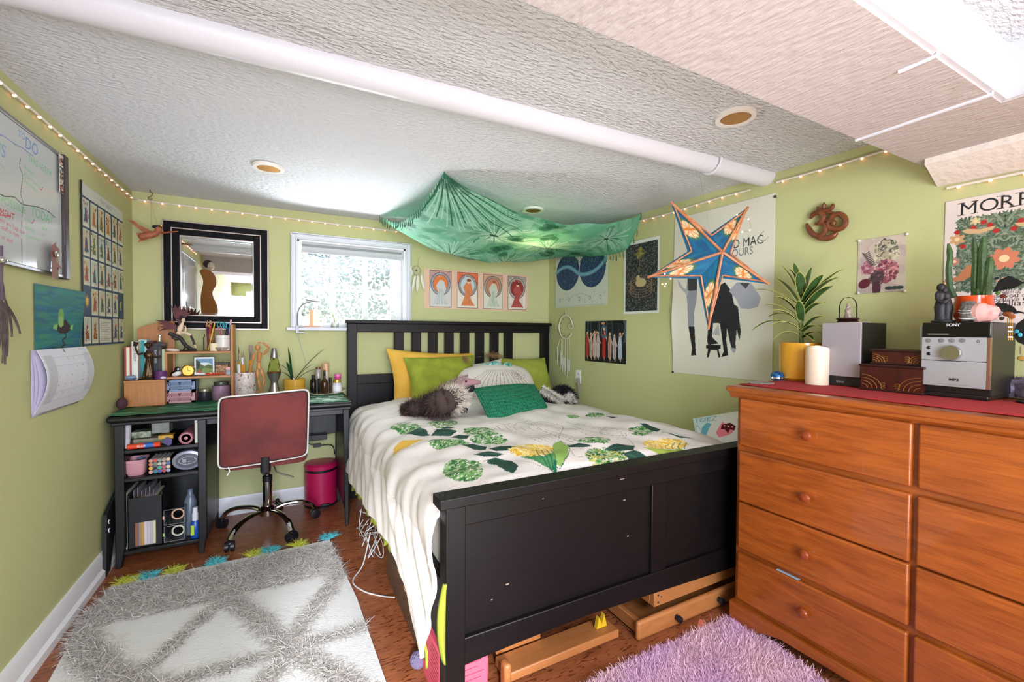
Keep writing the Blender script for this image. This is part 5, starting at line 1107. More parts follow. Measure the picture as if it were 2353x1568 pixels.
# cosmetics on a tray
tx0, tx1 = X_(699, 2.99), X_(794, 2.99)
obj('tray', M().grid(lambda u, v: (tx0+(tx1-tx0)*u, 2.96+.12*v, DZ+.002+.022*abs(2*u-1)**3), 24, 6), mat('stone_tray', 'A8A088', .5), label='long curved pale dish holding cosmetic bottles at the right of the desk', cat='tray', solid=.004)
TZ = DZ+.006
def bottle(lab, px0, px1, ytop, Y, prof, c, capc, capf, name='cosmetic_bottle', rough=.15, lblc=None, gold_=False):
    x = (X_(px0, Y)+X_(px1, Y))/2; r = (X_(px1, Y)-X_(px0, Y))/2; H_ = Z_((px0+px1)/2, ytop, Y)-TZ; t = thing(name, lab, 'bottle', (x, Y, TZ), group='bottles and jars on the curved dish'); hb_ = H_*(1-capf)
    obj('bottle_body', M().lathe([(r*.92, 0), (r, .003)]+[(r*a, hb_*b) for a, b in prof], (x, Y, TZ), 24), mat('body_'+c, c, rough), t)
    obj('cap', M().lathe([(r*prof[-1][0], 0), (r*prof[-1][0]*1.1, .001), (r*prof[-1][0]*1.05, H_*capf), (0, H_*capf)], (x, Y, TZ+hb_), 20), mat('cap_'+capc, capc, .35, metal=.6 if gold_ else 0), t)
    if lblc: obj('label_band', M().lathe([(r*1.004, hb_*.2), (r*1.006, hb_*.7)], (x, Y, TZ), 24), mat('lbl_'+lblc, lblc, .5), t)
    return t
bottle('round black bottle at the left end of the curved dish', 712, 727, 862, 2.985, [(1, .82), (.5, .98), (.5, 1)], '0E0F12', '15161A', .17)
bottle('thin clear glass tube with brown cork behind the black bottle', 725, 737, 844, 3.05, [(1, .98), (.9, 1)], 'A69A94', '6A3A28', .08, rough=.1)
bottle('slim black roller bottle between black and amber bottles', 730, 736, 870, 2.98, [(1, 1)], '14100F', '1A1614', .3)
bottle('amber spray bottle with black pump in the middle of the dish', 737, 754, 851, 2.99, [(1, .62), (.85, .72), (.35, .85), (.3, 1)], '3C2412', '141214', .26)
bottle('tall pale bottle with beige wooden cap behind the amber bottle', 741, 756, 835, 3.05, [(1, 1)], 'C9C0AA', 'CFA07A', .28)
bottle('slim brown bottle to the right of the amber spray bottle', 756, 762, 868, 2.985, [(1, 1)], '3A1C14', '1E1412', .35)
bottle('white jar with gold lid under the pink jar', 764, 785, 873, 2.99, [(1, .95), (.8, 1)], 'CFCBD2', 'C89A3A', .2, name='cream_jar', lblc='E6E4E8', gold_=True)
x = (X_(768, 2.99)+X_(784, 2.99))/2; z1_ = Z_(776, 872, 2.99); t = thing('cream_jar', 'small bright pink jar standing on the white jar with the gold lid', 'jar', (x, 2.99, z1_))
obj('jar_body', M().lathe([(.019, .0), (.020, .002), (.020, .018)], (x, 2.99, z1_+.001), 24), mat('hot_pink', 'C23A78', .3), t); obj('jar_lid', M().lathe([(.0215, .018), (.0215, .034), (0, .035)], (x, 2.99, z1_+.001), 24), mat('light_pink', 'D46A9C', .35), t)
# ================= SHELF CONTENTS =================
Y2 = 2.69
def rest(name, lab, cat, px0, px1, ytop, z, Y, dep, m_, **k): a, b = X_(px0, Y), X_(px1, Y); return obj(name, M().box((a, Y, z+.0005), (b, Y+dep, Z_((px0+px1)/2, ytop, Y))), m_, label=lab, cat=cat, **k)
z = .562
xr = X_(286, Y2); obj('paper_roll', M().tube([(xr, Y2+.01, z+.002), (xr+.002, Y2+.03, Z_(286, 968, Y2))], [.014, .016], 12), mat('grey_tissue', 'B9B6BC', .8, bump=.5, bs=60), label='crumpled pale paper roll standing at the left end of the top shelf', cat='roll')
gs = thing('glue_stick', 'orange-red and blue glue stick lying on the top desk shelf', 'glue stick', (X_(328, Y2-.01), Y2-.005, z)); zc = z+.013
obj('tube', M().tube([(X_(306, Y2-.01), Y2-.01, zc), (X_(348, Y2-.01), Y2-.01, zc)], .0125, 18), mat('glue_orange', 'D8431E', .4), gs); obj('glue_cap', M().tube([(X_(352, Y2-.01), Y2-.01, zc), (X_(367, Y2-.01), Y2-.01, zc)], .0125, 18).tube([(X_(291, Y2-.01), Y2-.01, zc), (X_(306, Y2-.01), Y2-.01, zc)], .0128, 18), mat('glue_orange'), gs)
obj('blue_wrap', M().tube([(X_(330, Y2-.01), Y2-.01, zc), (X_(352, Y2-.01), Y2-.01, zc)], .0127, 18), mat('glue_blue', '2A5CA8', .4), gs)
obj('lettering', M().text('GLUE', .014, Matrix.Translation((X_(314, Y2-.01), Y2-.0232, zc-.004)) @ Matrix.Rotation(PI/2, 4, 'X')), WHITE, gs)
ct = thing('plastic_tray', 'clear plastic tray of small packets behind the glue stick', 'tray', (X_(350, Y2+.03), Y2+.08, z)); a, b = X_(300, Y2+.02), X_(401, Y2+.02)
obj('tray_wall', M().box((a, Y2+.01, z+.0005), (b, Y2+.013, z+.05)).box((a, Y2+.17, z+.0005), (b, Y2+.173, z+.05)).box((a, Y2+.01, z+.0005), (a+.003, Y2+.17, z+.05)).box((b-.003, Y2+.01, z+.0005), (b, Y2+.17, z+.05)), CLEAR, ct)
obj('pink_packet', M().cbox(((a+b)/2-.02, Y2+.09, z+.02), (.13, .10, .03)), mat('beige_packet', 'A8968A', .6, var='6E7A5A', vs=30), ct)
rest('leafy_packet', 'clear packet of dried green leaves in the plastic tray', 'packet', 300, 345, 993, z+.04, Y2+.05, .08, mat('green_packet', '5A6A4A', .4, var='A8B09A', vs=50))
rest('translucent_box', 'small translucent box stacked on the clear tray', 'box', 346, 388, 972, z+.056, Y2+.04, .08, mat('frosted_plastic', '8C8E8A', .3, var='6C706A', vs=20), bevel=.003)
rest('yellow_card', 'stack of orange-yellow cards in the clear tray', 'cards', 362, 396, 1001, z+.03, Y2+.02, .05, mat('yellow_card_paper', 'C99A3A', .6))
pv = M(); q = [(372, 1017), (382, 1005), (396, 1010), (394, 1020), (388, 1026)]; pv.add([tuple(onY(x, y, Y2)) for x, y in q]+[tuple(onY(x, y, Y2)+[0, .002, 0]) for x, y in q], [(0, 1, 2, 3, 4), (9, 8, 7, 6, 5)]+[(i, i+5, (i+1) % 5+5, (i+1) % 5) for i in range(5)])
obj('purple_sticker', pv, mat('purple_paper', '4A3A70', .5), label='purple sticker with pale edge leaning on the clear tray', cat='sticker')
rt_ = thing('rolled_mat', 'rolled mauve pink mat lying end-on at the right of the top shelf', 'roll', (X_(427, Y2), Y2+.08, z)); xr = X_(427, Y2); rM = mat('mauve_felt', '9A6268', .8)
obj('outer_roll', M().tube([(xr, Y2-.01, z+.031), (xr, Y2+.20, z+.031)], .030, 24), rM, rt_); obj('inner_ring', M().lathe([(.020, 0), (.022, .001), (.024, 0)], n=24, T=Matrix.Translation((xr, Y2-.011, z+.031)) @ Matrix.Rotation(PI/2, 4, 'X')).lathe([(.008, 0), (.0, .002)], n=16, T=Matrix.Translation((xr, Y2-.011, z+.031)) @ Matrix.Rotation(PI/2, 4, 'X')), mat('mauve_light', 'C48A90', .8), rt_)
rest('book', 'thin white book standing at the right end of the top desk shelf', 'book', 446, 456, 957, z, Y2, .16, mat('white_paper', 'CFCDC2', .6))
z = .425
pt = thing('plastic_tub', 'pale pink plastic tub of small things on the middle desk shelf', 'tub', (X_(304, Y2), Y2+.05, z)); a, b = X_(279, Y2), X_(331, Y2); zt_ = Z_(304, 1060, Y2)
tb = M()
def rrect(cx_, cy_, hw, hd, z_, n=28): return [(cx_+hw*math.copysign(abs(math.cos(2*PI*i/n))**.4, math.cos(2*PI*i/n)), cy_+hd*math.copysign(abs(math.sin(2*PI*i/n))**.4, math.sin(2*PI*i/n)), z_) for i in range(n)]
def loft(rings, cap=True):
    ms = M(); n = len(rings[0]); V = [p for r in rings for p in r]; F = [(k*n+i, k*n+(i+1) % n, (k+1)*n+(i+1) % n, (k+1)*n+i) for k in range(len(rings)-1) for i in range(n)]
    if cap: F += [tuple(range(n))[::-1], tuple(range((len(rings)-1)*n, len(rings)*n))]
    return ms.add(V, F)
cx_ = (a+b)/2; hw = (b-a)/2
obj('tub_wall', loft([rrect(cx_, Y2+.055, hw*.72, .04, z+.0005), rrect(cx_, Y2+.055, hw*.9, .05, z+.02), rrect(cx_, Y2+.055, hw, .056, zt_), rrect(cx_, Y2+.055, hw*.95, .053, zt_), rrect(cx_, Y2+.055, hw*.7, .038, z+.006)]), mat('pink_tub_plastic', 'C89098', .45), pt)
obj('blue_lighter', M().tube([(cx_, Y2+.05, zt_-.006), (cx_+.03, Y2+.06, zt_+.002)], .007, 8), mat('dull_blue', '3A4A6A', .4), label='blue stick lying in the pale pink tub', cat='stick')
mb = thing('marker_bin', 'clear box packed with coloured markers, ends facing out', 'box', (X_(363, Y2), Y2+.06, z)); a, b = X_(336, Y2), X_(391, Y2); zt_ = Z_(363, 1055, Y2)
obj('clear_wall', M().box((a, Y2, z+.0005), (b, Y2+.002, zt_)).box((a, Y2, z+.0005), (a+.002, Y2+.13, zt_+.006)).box((b-.002, Y2, z+.0005), (b, Y2+.13, zt_+.006)).box((a, Y2, z+.0005), (b, Y2+.13, z+.0025)), CLEAR, mb)
mc = ['D8A088', '2A7A8A', '2A4A9A', 'B82A4A', '9AA4B8', 'E0A02A', '1A1A2A', '3AA890', 'B04A6A', 'D8C0A0', 'C8785A', '6A7A6A', 'B8B0A0', 'C0A090', '4A6AA8', 'D0886A', 'C24A2A', '8A8A8A', 'A8907A', 'D8B890']
nm_ = ['peach', 'petrol', 'royal blue', 'crimson', 'grey-blue', 'amber', 'black', 'turquoise', 'raspberry', 'sand', 'terracotta', 'moss grey', 'stone', 'rosy beige', 'denim', 'apricot', 'vermilion', 'mid grey', 'taupe', 'wheat']
k = 0
for r_ in range(4):
    for c_ in range(5):
        xm = a+.012+(b-a-.024)*(c_+.0*(r_ % 2))/4; zm = z+.012+r_*.0185; o_ = thing('marker', nm_[k]+' marker end in the clear box of markers', 'marker', (xm, Y2+.01, zm), group='markers in the clear box')
        obj('marker_body', M().tube([(xm, Y2+.006, zm), (xm, Y2+.12, zm)], .0085, 12), mat('marker_grey', 'B8B4AC', .4), o_); obj('marker_end', M().tube([(xm, Y2+.003, zm), (xm, Y2+.0065, zm)], .0075, 12), mat('mk_'+mc[k], mc[k], .4), o_); k += 1
ot = thing('oval_tin', 'oval lavender grey tin standing on edge with raised lettering', 'tin', (X_(429, Y2), Y2+.02, z)); T = Matrix.Translation((X_(429, Y2), Y2+.015, z+.001+.050)) @ Matrix.Rotation(PI/2, 4, 'X')
obj('tin_body', M().lathe([(.064, -.035), (.066, 0), (.064, .008), (.052, .011), (0, .011)], n=44, T=T, sy=.75), mat('lavender_tin', '9090A4', .3, metal=.4), ot); obj('dark_inlay', M().lathe([(.046, .0115), (.05, .0118), (0, .0125)], n=40, T=T, sy=.72), mat('tin_dark', '4A4A56', .4), ot)
obj('oval_ring', M().tube([tuple(T @ Vector((.036*math.cos(q_), .018*math.sin(q_), .013))) for q_ in np.linspace(0, 2*PI, 30, endpoint=False)], .0012, 6, closed=True), mat('tin_light', 'C8C8D0', .3), ot); obj('lettering', M().text('Bl.....', .024, T @ Matrix.Translation((0, -.008, .0135)), align='CENTER'), mat('tin_light'), ot)
z = .075
ps = thing('magazine_stack', 'pale magazines standing on edge against the left side of the bottom shelf', 'magazines', (X_(278, Y2), Y2+.1, z))
for k, c in enumerate(['C8C0BC', '9A9088', 'B8B4A8']):
    a, b = X_(270+k*6, Y2), X_(275.2+k*6, Y2); obj('magazine', M().box((a, Y2+.004*k, z+.0005), (b, Y2+.2, Z_(275, 1125+6*k, Y2))), mat('mag_'+c, c, .7), ps)
mf = thing('magazine_file', 'black magazine file with a cut-out front on the bottom desk shelf', 'file box', (X_(328, Y2), Y2+.1, z)); a, b = X_(289, Y2), X_(370, Y2); z1_, z2_ = Z_(330, 1200, Y2), Z_(330, 1143, Y2); zb2 = Z_(330, 1262, Y2)
blkc = mat('black_card', '131315', .6)
a2, b2 = X_(305, Y2), X_(355, Y2); fr_ = M().box((a, Y2, z+.0005), (a2, Y2+.003, z2_)).box((b2, Y2, z+.0005), (b, Y2+.003, z2_)).box((a2, Y2, z1_), (b2, Y2+.003, z2_)).box((a2, Y2, z+.0005), (b2, Y2+.003, z+.008)).box((a, Y2, z+.0005), (a+.003, Y2+.22, z2_+.02)).box((b-.003, Y2, z+.0005), (b, Y2+.22, z2_+.02)).box((a, Y2, z+.0005), (b, Y2+.22, z+.003))
obj('file_box', fr_, blkc, mf)
for k, (c, w_, lab) in enumerate([('8A5A44', 8, 'brown notebook, leftmost in the black magazine file'), ('8A8880', 5, 'grey foil folder beside the brown notebook'), ('C08A3A', 6, 'mustard notebook in the black magazine file'), ('C8C0C4', 7, 'white notebook next to the mustard one in the file'), ('BDB6BA', 6, 'thin off-white notebook in the middle of the file'), ('B4ACB0', 6, 'grey-white notebook before the spiral one'), ('CFCBA8', 6, 'spiral bound cream notebook, rightmost in the black file')]):
    x0 = 306+sum([8, 5, 6, 7, 6, 6, 6][:k])*1.1; rest('notebook', lab, 'notebook', x0, x0+w_*1.05, 1120 if k < 0 else 1150-k, z+.004, Y2+.006, .19, mat('nb_'+c, c, .7), group='notebooks in the black file')
fp = M()
for k in range(7): x_ = X_(296+k*9, Y2+.06); fp.box((x_, Y2+.05, z2_-.02), (x_+.002, Y2+.2, z2_+.018+.008*(k % 3)))
obj('loose_papers', fp, mat('grey_paper', '8A868C', .6), label='row of grey papers sticking up behind the magazine file front', cat='papers')
for k, (y0, y1, lab, col) in enumerate([(1171, 1204, 'clear box with a peach tape roll, upper of the two on the bottom shelf', 'D8A88A'), (1206, 1243, 'clear box with a pale ring of tape, lower of the two on the bottom shelf', 'CFD0B8')]):
    zz0 = z+.0005 if k else z+.086; zz1 = z+.085 if k else z+.168; a, b = X_(371, Y2), X_(423, Y2); t = thing('clear_case', lab, 'box', ((a+b)/2, Y2+.05, zz0), group='clear cases on the bottom shelf')
    obj('case_wall', M().box((a, Y2, zz0), (b, Y2+.10, zz1)), CLEAR, t, bevel=.004); obj('case_edge', M().tube([(a+.004, Y2, zz0+.004), (b-.004, Y2, zz0+.004), (b-.004, Y2, zz1-.004), (a+.004, Y2, zz1-.004)], .0015, 6, closed=True), mat('case_edge', '8A8C88', .3), t)
    obj('tape_roll', M().tube([((a+b)/2+.01+.024*math.cos(q_), Y2+.03, (zz0+zz1)/2+.024*math.sin(q_)) for q_ in np.linspace(0, 2*PI, 24, endpoint=False)], .004, 8, closed=True), mat('tape_'+col, col, .5), t); obj('latch', M().box((a-.001, Y2-.002, (zz0+zz1)/2-.008), (a+.006, Y2, (zz0+zz1)/2+.008)), mat('latch_'+'ab'[k], 'D8A888' if k == 0 else '8AC070', .5), t)
xs = X_(445, Y2-.0); sb = thing('spray_bottle', 'small blue spray bottle with white cap at the right of the bottom shelf', 'bottle', (xs, Y2+.01, z))
obj('bottle_body', M().lathe([(.019, 0), (.021, .003), (.021, .075), (.013, .088), (.012, .094)], (xs, Y2+.01, z+.0005), 24), mat('blue_bottle', '1E4C9C', .3), sb); obj('cap', M().lathe([(.0145, .090), (.0145, .125), (.012, .128), (.011, .155), (0, .157)], (xs, Y2+.01, z), 20), mat('white_cap', 'D4D6DA', .35), sb); obj('label_patch', M().box((xs-.016, Y2-.0125, z+.02), (xs-.002, Y2-.011, z+.07)), mat('green_label', 'A8C23A', .5), sb)
xs = X_(433, Y2+.05); obj('clear_bottle', M().lathe([(.026, 0), (.029, .004), (.029, .17), (.018, .20), (.012, .21), (.012, .235), (0, .236)], (xs, Y2+.07, z+.0005), 26), mat('grey_blue_plastic', '6A7686', .2, alpha=.75), label='tall grey-blue translucent bottle behind the spray bottle', cat='bottle')
hb2 = thing('hook_board', 'black board with two white hooks leaning between desk and left wall', 'board', (-.73, 2.68, 0))
obj('board', M().prism([(2.60, 0), (2.66, .01), (2.80, .36), (2.62, .28)], -.742, -.728, axis='x'), blkc, hb2)
for z_ in (.24, .20): obj('hook', M().tube([(-.727, 2.645+.008*math.cos(q_), z_+.008*math.sin(q_)) for q_ in np.linspace(.5, 5, 12)], .002, 6), WHITE, hb2)
obj('plush_flower', M().ball((XL+.03, 2.83, DZ+.03), (.024, .03, .03), 10), mat('dark_flower', '4A2A30', .9, bump=.8, bs=60), label='dark red fabric flower on the desk between bamboo box and left wall', cat='flower')
# ================= ON THE WALLS =================
def sL(x, y, off=0.): p = onX(x, y, XL+off); return p[1], p[2]
def sB(x, y, off=0.): p = onY(x, y, YB-off); return p[0], p[2]
def sR(x, y, off=0.): p = W(x, y, off); return -p[1], p[2]
FR = {'L': sL, 'B': sB, 'R': sR}
def wallpos(wall, s, z, off):
    if wall == 'L': return np.stack([np.full_like(s, XL)+off, s, z], -1)
    if wall == 'B': return np.stack([s, np.full_like(s, YB)-off, z], -1)
    return np.stack([XR-np.tan(AR)*(YB+s)-off, -s, z], -1)
def poster(name, lab, cat, wall, px, bg, w, h, draw, off=.0025, curl=None, mt=None, parent=None, rect=None):
    q = FR[wall]
    if rect is None:
        c = [q(*p) for p in px]; s0, s1 = (c[0][0]+c[3][0])/2, (c[1][0]+c[2][0])/2; z0, z1 = (c[2][1]+c[3][1])/2, (c[0][1]+c[1][1])/2
    else: s0, s1, z0, z1 = rect
    cv = Cv(w, h, bg, s0, z0, s1, z1); draw(cv, q, s0, s1, z0, z1)
    o = off+(curl(cv.X, cv.Y, s0, s1, z0, z1) if curl else 0*cv.X)
    return sheet(name, cv, wallpos(wall, cv.X, cv.Y, o), mt or PAPER, parent, label=lab, cat=cat, solid=.0006), (s0, s1, z0, z1)
def U(s0, s1, z0, z1): return lambda u, v: (s0+(s1-s0)*u, z1-(z1-z0)*v)
# whiteboard
wb_s1 = (sL(133, 358)[0]+sL(147, 642)[0])/2; wz1 = sL(133, 358)[1]-.0; wz0 = sL(147, 642)[1]; ws0 = 1.30
wbt = thing('whiteboard', 'framed whiteboard with handwritten to-do lists on the left wall', 'whiteboard', (XL+.01, (ws0+wb_s1)/2, wz0))
def L1(x, y): return sL(x, y, .014)
def drawwb(cv, q, s0, s1, z0, z1):
    cv.noise(.02)
    def zz(x, y): return L1(x/3.919, 100+y/3.919)
    def z2(x, y): return L1(x/2.959, 450+y/2.959)
    def T(t, x, y, sz, c, f=zz, rot=0.): a, b = f(x, y); cv.text(t, a, b, sz, c, rot=rot, shear=.12)
    T('THINGS', -330, 800, .055, '7A9CC8'); T('TO', 165, 830, .030, '6E94C4'); T('DO', 225, 935, .055, '6890C4')
    T('HEY!', -60, 900, .026, '8CC08C'); T('THIS WEEK', 250, 1060, .034, '7ABF8C'); 
    for i, (t, x, y) in enumerate((('do notes', 215, 1115), ('prepare lessons', 215, 1180), ('study history', 215, 1240), ('laundry', -40, 1070))): T(t, x, y, .017, '7CC47A', rot=-.15)
    T('POSSIBLE', 5, 10+130-90, .036, '86C890', z2); T('TODAY', 210, 130, .046, '7CC090', z2)
    T('...EMENT', -50, 110, .030, 'C85050', z2); cv.line([z2(-40, 125), z2(75, 140)], .003, 'C85050')
    for t, x, y in (('work and bags case', -20, 165), ('stuff to tape', 8, 225), ('on wed', 10, 290)): T(t, x, y, .020, 'C86464', z2, -.08)
    for t, x, y in (('dance', 165, 165), ('sociology', 165, 220), ('my aunts work', 165, 275), ('Same :', 285, 225), ('call', 285, 270)): T(t, x, y, .018, '7CC47A', z2)
    cv.line([zz(360, 1305), zz(372, 1320), zz(388, 1295)], .003, 'C84A4A'); cv.line([z2(215, 180), z2(222, 188), z2(236, 165)], .003, 'C84A4A')
    cv.curve([zz(-200, 760), zz(-60, 800), zz(0, 820), zz(60, 850), zz(140, 910), zz(200, 940), zz(240, 970), zz(300, 1015)], .0035, '7A90B8', 60)
    cv.curve([zz(188, 1030), zz(180, 1110), zz(205, 1200), zz(190, 1350), zz(210, 1450), zz(200, 1560), z2(150, 300), z2(152, 475)], .003, '5A5A5E', 60)
    cv.curve([zz(-200, 1250), zz(-60, 1320), zz(40, 1375), zz(130, 1385), zz(210, 1450), zz(330, 1470), zz(430, 1510), zz(500, 1570)], .003, '3E3E44', 60)
poster('writing_surface', None, None, 'L', None, 'BFC4C4', 460, 260, drawwb, off=.013, mt=mat('whiteboard_enamel', rough=.12, attr=True, spec=.5), parent=wbt, rect=(ws0, wb_s1-.035, wz0+.012, wz1-.012))
alu2 = mat('grey_aluminium', '8E9090', .35, metal=.7); dkf = mat('dark_frame_end', '3C3236', .4)
obj('frame', M().box((XL, ws0, wz1-.012), (XL+.018, wb_s1-.03, wz1)).box((XL, ws0, wz0), (XL+.018, wb_s1-.03, wz0+.012)), alu2, wbt, bevel=.002)
obj('end_cap', M().box((XL, wb_s1-.035, wz0-.004), (XL+.024, wb_s1, wz1+.004)), dkf, wbt, bevel=.003); obj('backing', M().box((XL, ws0, wz0+.01), (XL+.012, wb_s1-.03, wz1-.01)), alu2, wbt)
# strip of small photographs, magnet clip
def strip(cv, q, s0, s1, z0, z1):
    u = U(s0, s1, z0, z1); r = random.Random(1)
    for k, c in enumerate(['6A3A30', '3A4450', '7A6A3A', '7A3A24']):
        a, b = .07+k*.24, .27+k*.24; cv.poly([u(.1, a), u(.9, a), u(.9, b), u(.1, b)], c)
        for _ in range(9): x, y = u(.2+.6*r.random(), a+.2*r.random()); cv.ell(x, y, .006, .005, r.choice(['D8B8A0', '2A2420', '9A6A58', 'C8C0B8']))
poster('photo_strip', 'strip of four small photographs stuck to the right edge of the whiteboard', 'photographs', 'L', [(117, 350), (132, 360), (133, 446), (120, 440)], 'D8D6D2', 24, 90, strip, off=.020)
cl = thing('magnet_clip', 'reddish bird-shaped magnet with silver button on the whiteboard corner', 'magnet', (XL+.02, sL(127, 600)[0], sL(127, 640)[1]))
def PL(x, y, off=.03): s_, z_ = sL(x, y, off); return np.array([XL+off, s_, z_])
ms = M(); P = [(118, 566), (124, 560), (130, 556), (128, 564), (136, 572), (134, 585), (128, 598), (144, 620), (132, 614), (128, 640), (120, 636), (119, 605), (116, 585)]
ms.add([tuple(PL(*p, .026)) for p in P]+[tuple(PL(*p, .032)) for p in P], [tuple(range(13)), tuple(range(25, 12, -1))]+[(i, (i+1) % 13, (i+1) % 13+13, i+13) for i in range(13)])
obj('bird_shape', ms, mat('rust_clay', '8A5248', .6), cl, sharp=20); obj('card', M().add([tuple(PL(*p, .024)) for p in ((122, 572), (137, 574), (134, 644), (120, 641))], [(0, 1, 2, 3)]), mat('beige_card', 'A89C84', .6), cl, solid=.001); obj('button', M().ball(PL(129, 584, .036), (.006, .013, .013), 14), chr_, cl)
# feather dream catcher hanging at the left edge
dc = thing('feather_hanging', 'dark feather hanging with purple cord and silver bead below the whiteboard', 'wall hanging', PL(18, 840, .03))
fd = mat('dark_feather', '3E3230', .8, var='5E504C', vs=40); cord = mat('purple_cord', '5A4858', .8)
obj('cord', M().tube([PL(4, 565), PL(4, 600), PL(4, 640), PL(3, 690)], .003, 6).tube([PL(4, 640), PL(12, 690), PL(18, 705)], .0018, 6).tube([PL(4, 640), PL(10, 670), PL(9, 690)], .0018, 6), cord, dc); obj('silver_bead', M().ball(PL(5, 597, .04), .011, 14), chr_, dc)
ft = M()
def feather(ms, a, b, w, n=8, curve=.01):
    a, b = np.array(a), np.array(b); P = [a+(b-a)*t+np.array([0, curve*math.sin(t*PI), 0]) for t in np.linspace(0, 1, n)]; V = []; F = []
    for i, p in enumerate(P):
        t = i/(n-1); ww = w*math.sin(min(1, .12+t)*PI)**.6*(1 if t < .8 else max(.08, (1-t)*5)); V += [p-[0, ww, 0], p+[.004, 0, 0], p+[0, ww, 0], p-[.001, 0, 0]]
    for i in range(n-1):
        for j in range(4): F.append((4*i+j, 4*i+(j+1) % 4, 4*i+4+(j+1) % 4, 4*i+4+j))
    ms.add(V, F)
for (x0, y0, x1, y1, w) in ((3, 690, 4, 835, .012), (0, 700, -8, 820, .012), (18, 705, 45, 768, .010), (11, 690, 26, 775, .008), (9, 695, 14, 820, .009), (3, 700, 10, 838, .008)):
    ms = M(); feather(ms, PL(x0, y0, .03), PL(x1, y1, .035), w); obj('feather', ms, fd, dc)
# wall calendar
cal = thing('wall_calendar', 'wall calendar with a painted blue-green ray picture above its month page', 'calendar', (XL+.01, sL(120, 800)[0], sL(120, 940)[1]))
c = [sL(68, 650), sL(176, 662), sL(172, 797), sL(75, 797)]
def calpic(cv, q, s0, s1, z0, z1):
    u = U(s0, s1, z0, z1); r = random.Random(4)
    for k in range(160): x, y = u(r.random(), r.random()); cv.ell(x, y, .045, .006, r.choice(['1F5F80', '2A7A74', '2E6E5A', '1E5670', '2C8078', '3A8468']), al=.6)
    cv.poly([u(.52, .55), u(.60, .52), u(.68, .60), u(.75, .68), u(.62, .76), u(.48, .76), u(.38, .66)], '2A2226')
    cv.ell(*u(.50, .50), .022, .035, '6FA05A'); cv.poly([u(.36, .62), u(.44, .60), u(.42, .70), u(.34, .68)], '7FB86A'); cv.poly([u(.72, .62), u(.78, .60), u(.76, .70), u(.70, .68)], '7FB86A'); cv.poly([u(.46, .48), u(.54, .48), u(.56, .62), u(.50, .66), u(.45, .60)], '8AB06A')
    cv.curve([u(.60, .75), u(.62, .82), u(.54, .88), u(.60, .94), u(.52, .99)], .007, '241E22')
s0, s1, z0, z1 = c[0][0]+.02, c[1][0], c[2][1], c[0][1]
poster('picture_page', None, None, 'L', None, '236A78', 120, 130, calpic, off=.004, parent=cal, rect=(s0, s1, z0, z1), curl=lambda X, Y, a, b, c_, d: .022*((X-a)/(b-a))**1.2*(.3+.7*(Y-c_)/(d-c_)))
zc0 = sL(72, 955)[1]
def calmon(cv, q, s0, s1, z0, z1):
    u = U(s0, s1, z0, z1); cv.poly([u(.04, .1), u(.2, .1), u(.2, .86), u(.04, .86)], 'BDBEC4'); cv.poly([u(.84, .1), u(.98, .1), u(.98, .8), u(.84, .8)], 'C4C5CA')
    for k in range(8): cv.line([u(.06+k*.128, .13), u(.06+k*.128, .84)], .0012, 'B4B5BC')
    for k in range(6): cv.line([u(.05, .14+k*.14), u(.96, .14+k*.14)], .0012, 'B4B5BC')
    cv.ell(*u(.48, .04), .006, .008, '6A6A70')
    for i in range(7):
        for j in range(5): cv.text(str(min(31, j*7+i+1)), *u(.08+i*.128, .19+j*.14), .011, '6A6C76')
s0m = sL(70, 870)[0]
poster('month_page', None, None, 'L', None, 'D4D6DE', 130, 150, calmon, off=.006, parent=cal, rect=(s0m, s1, zc0, c[2][1]), curl=lambda X, Y, a, b, c_, d: .035*np.sin(np.clip((Y-c_)/(d-c_), 0, 1)*PI*.92)+.010*(X-a)/(b-a))
for k in range(3): obj('back_page', M().grid(lambda u, v: (XL+.003+.010*k*math.sin(v*PI*.95)+.002*u, s0m-.004+u*(s1-s0m-.01), zc0-.004*k+v*(c[2][1]-zc0)), 6, 12), mat('calendar_back', 'B0A8BC', .6), cal, solid=.0008)
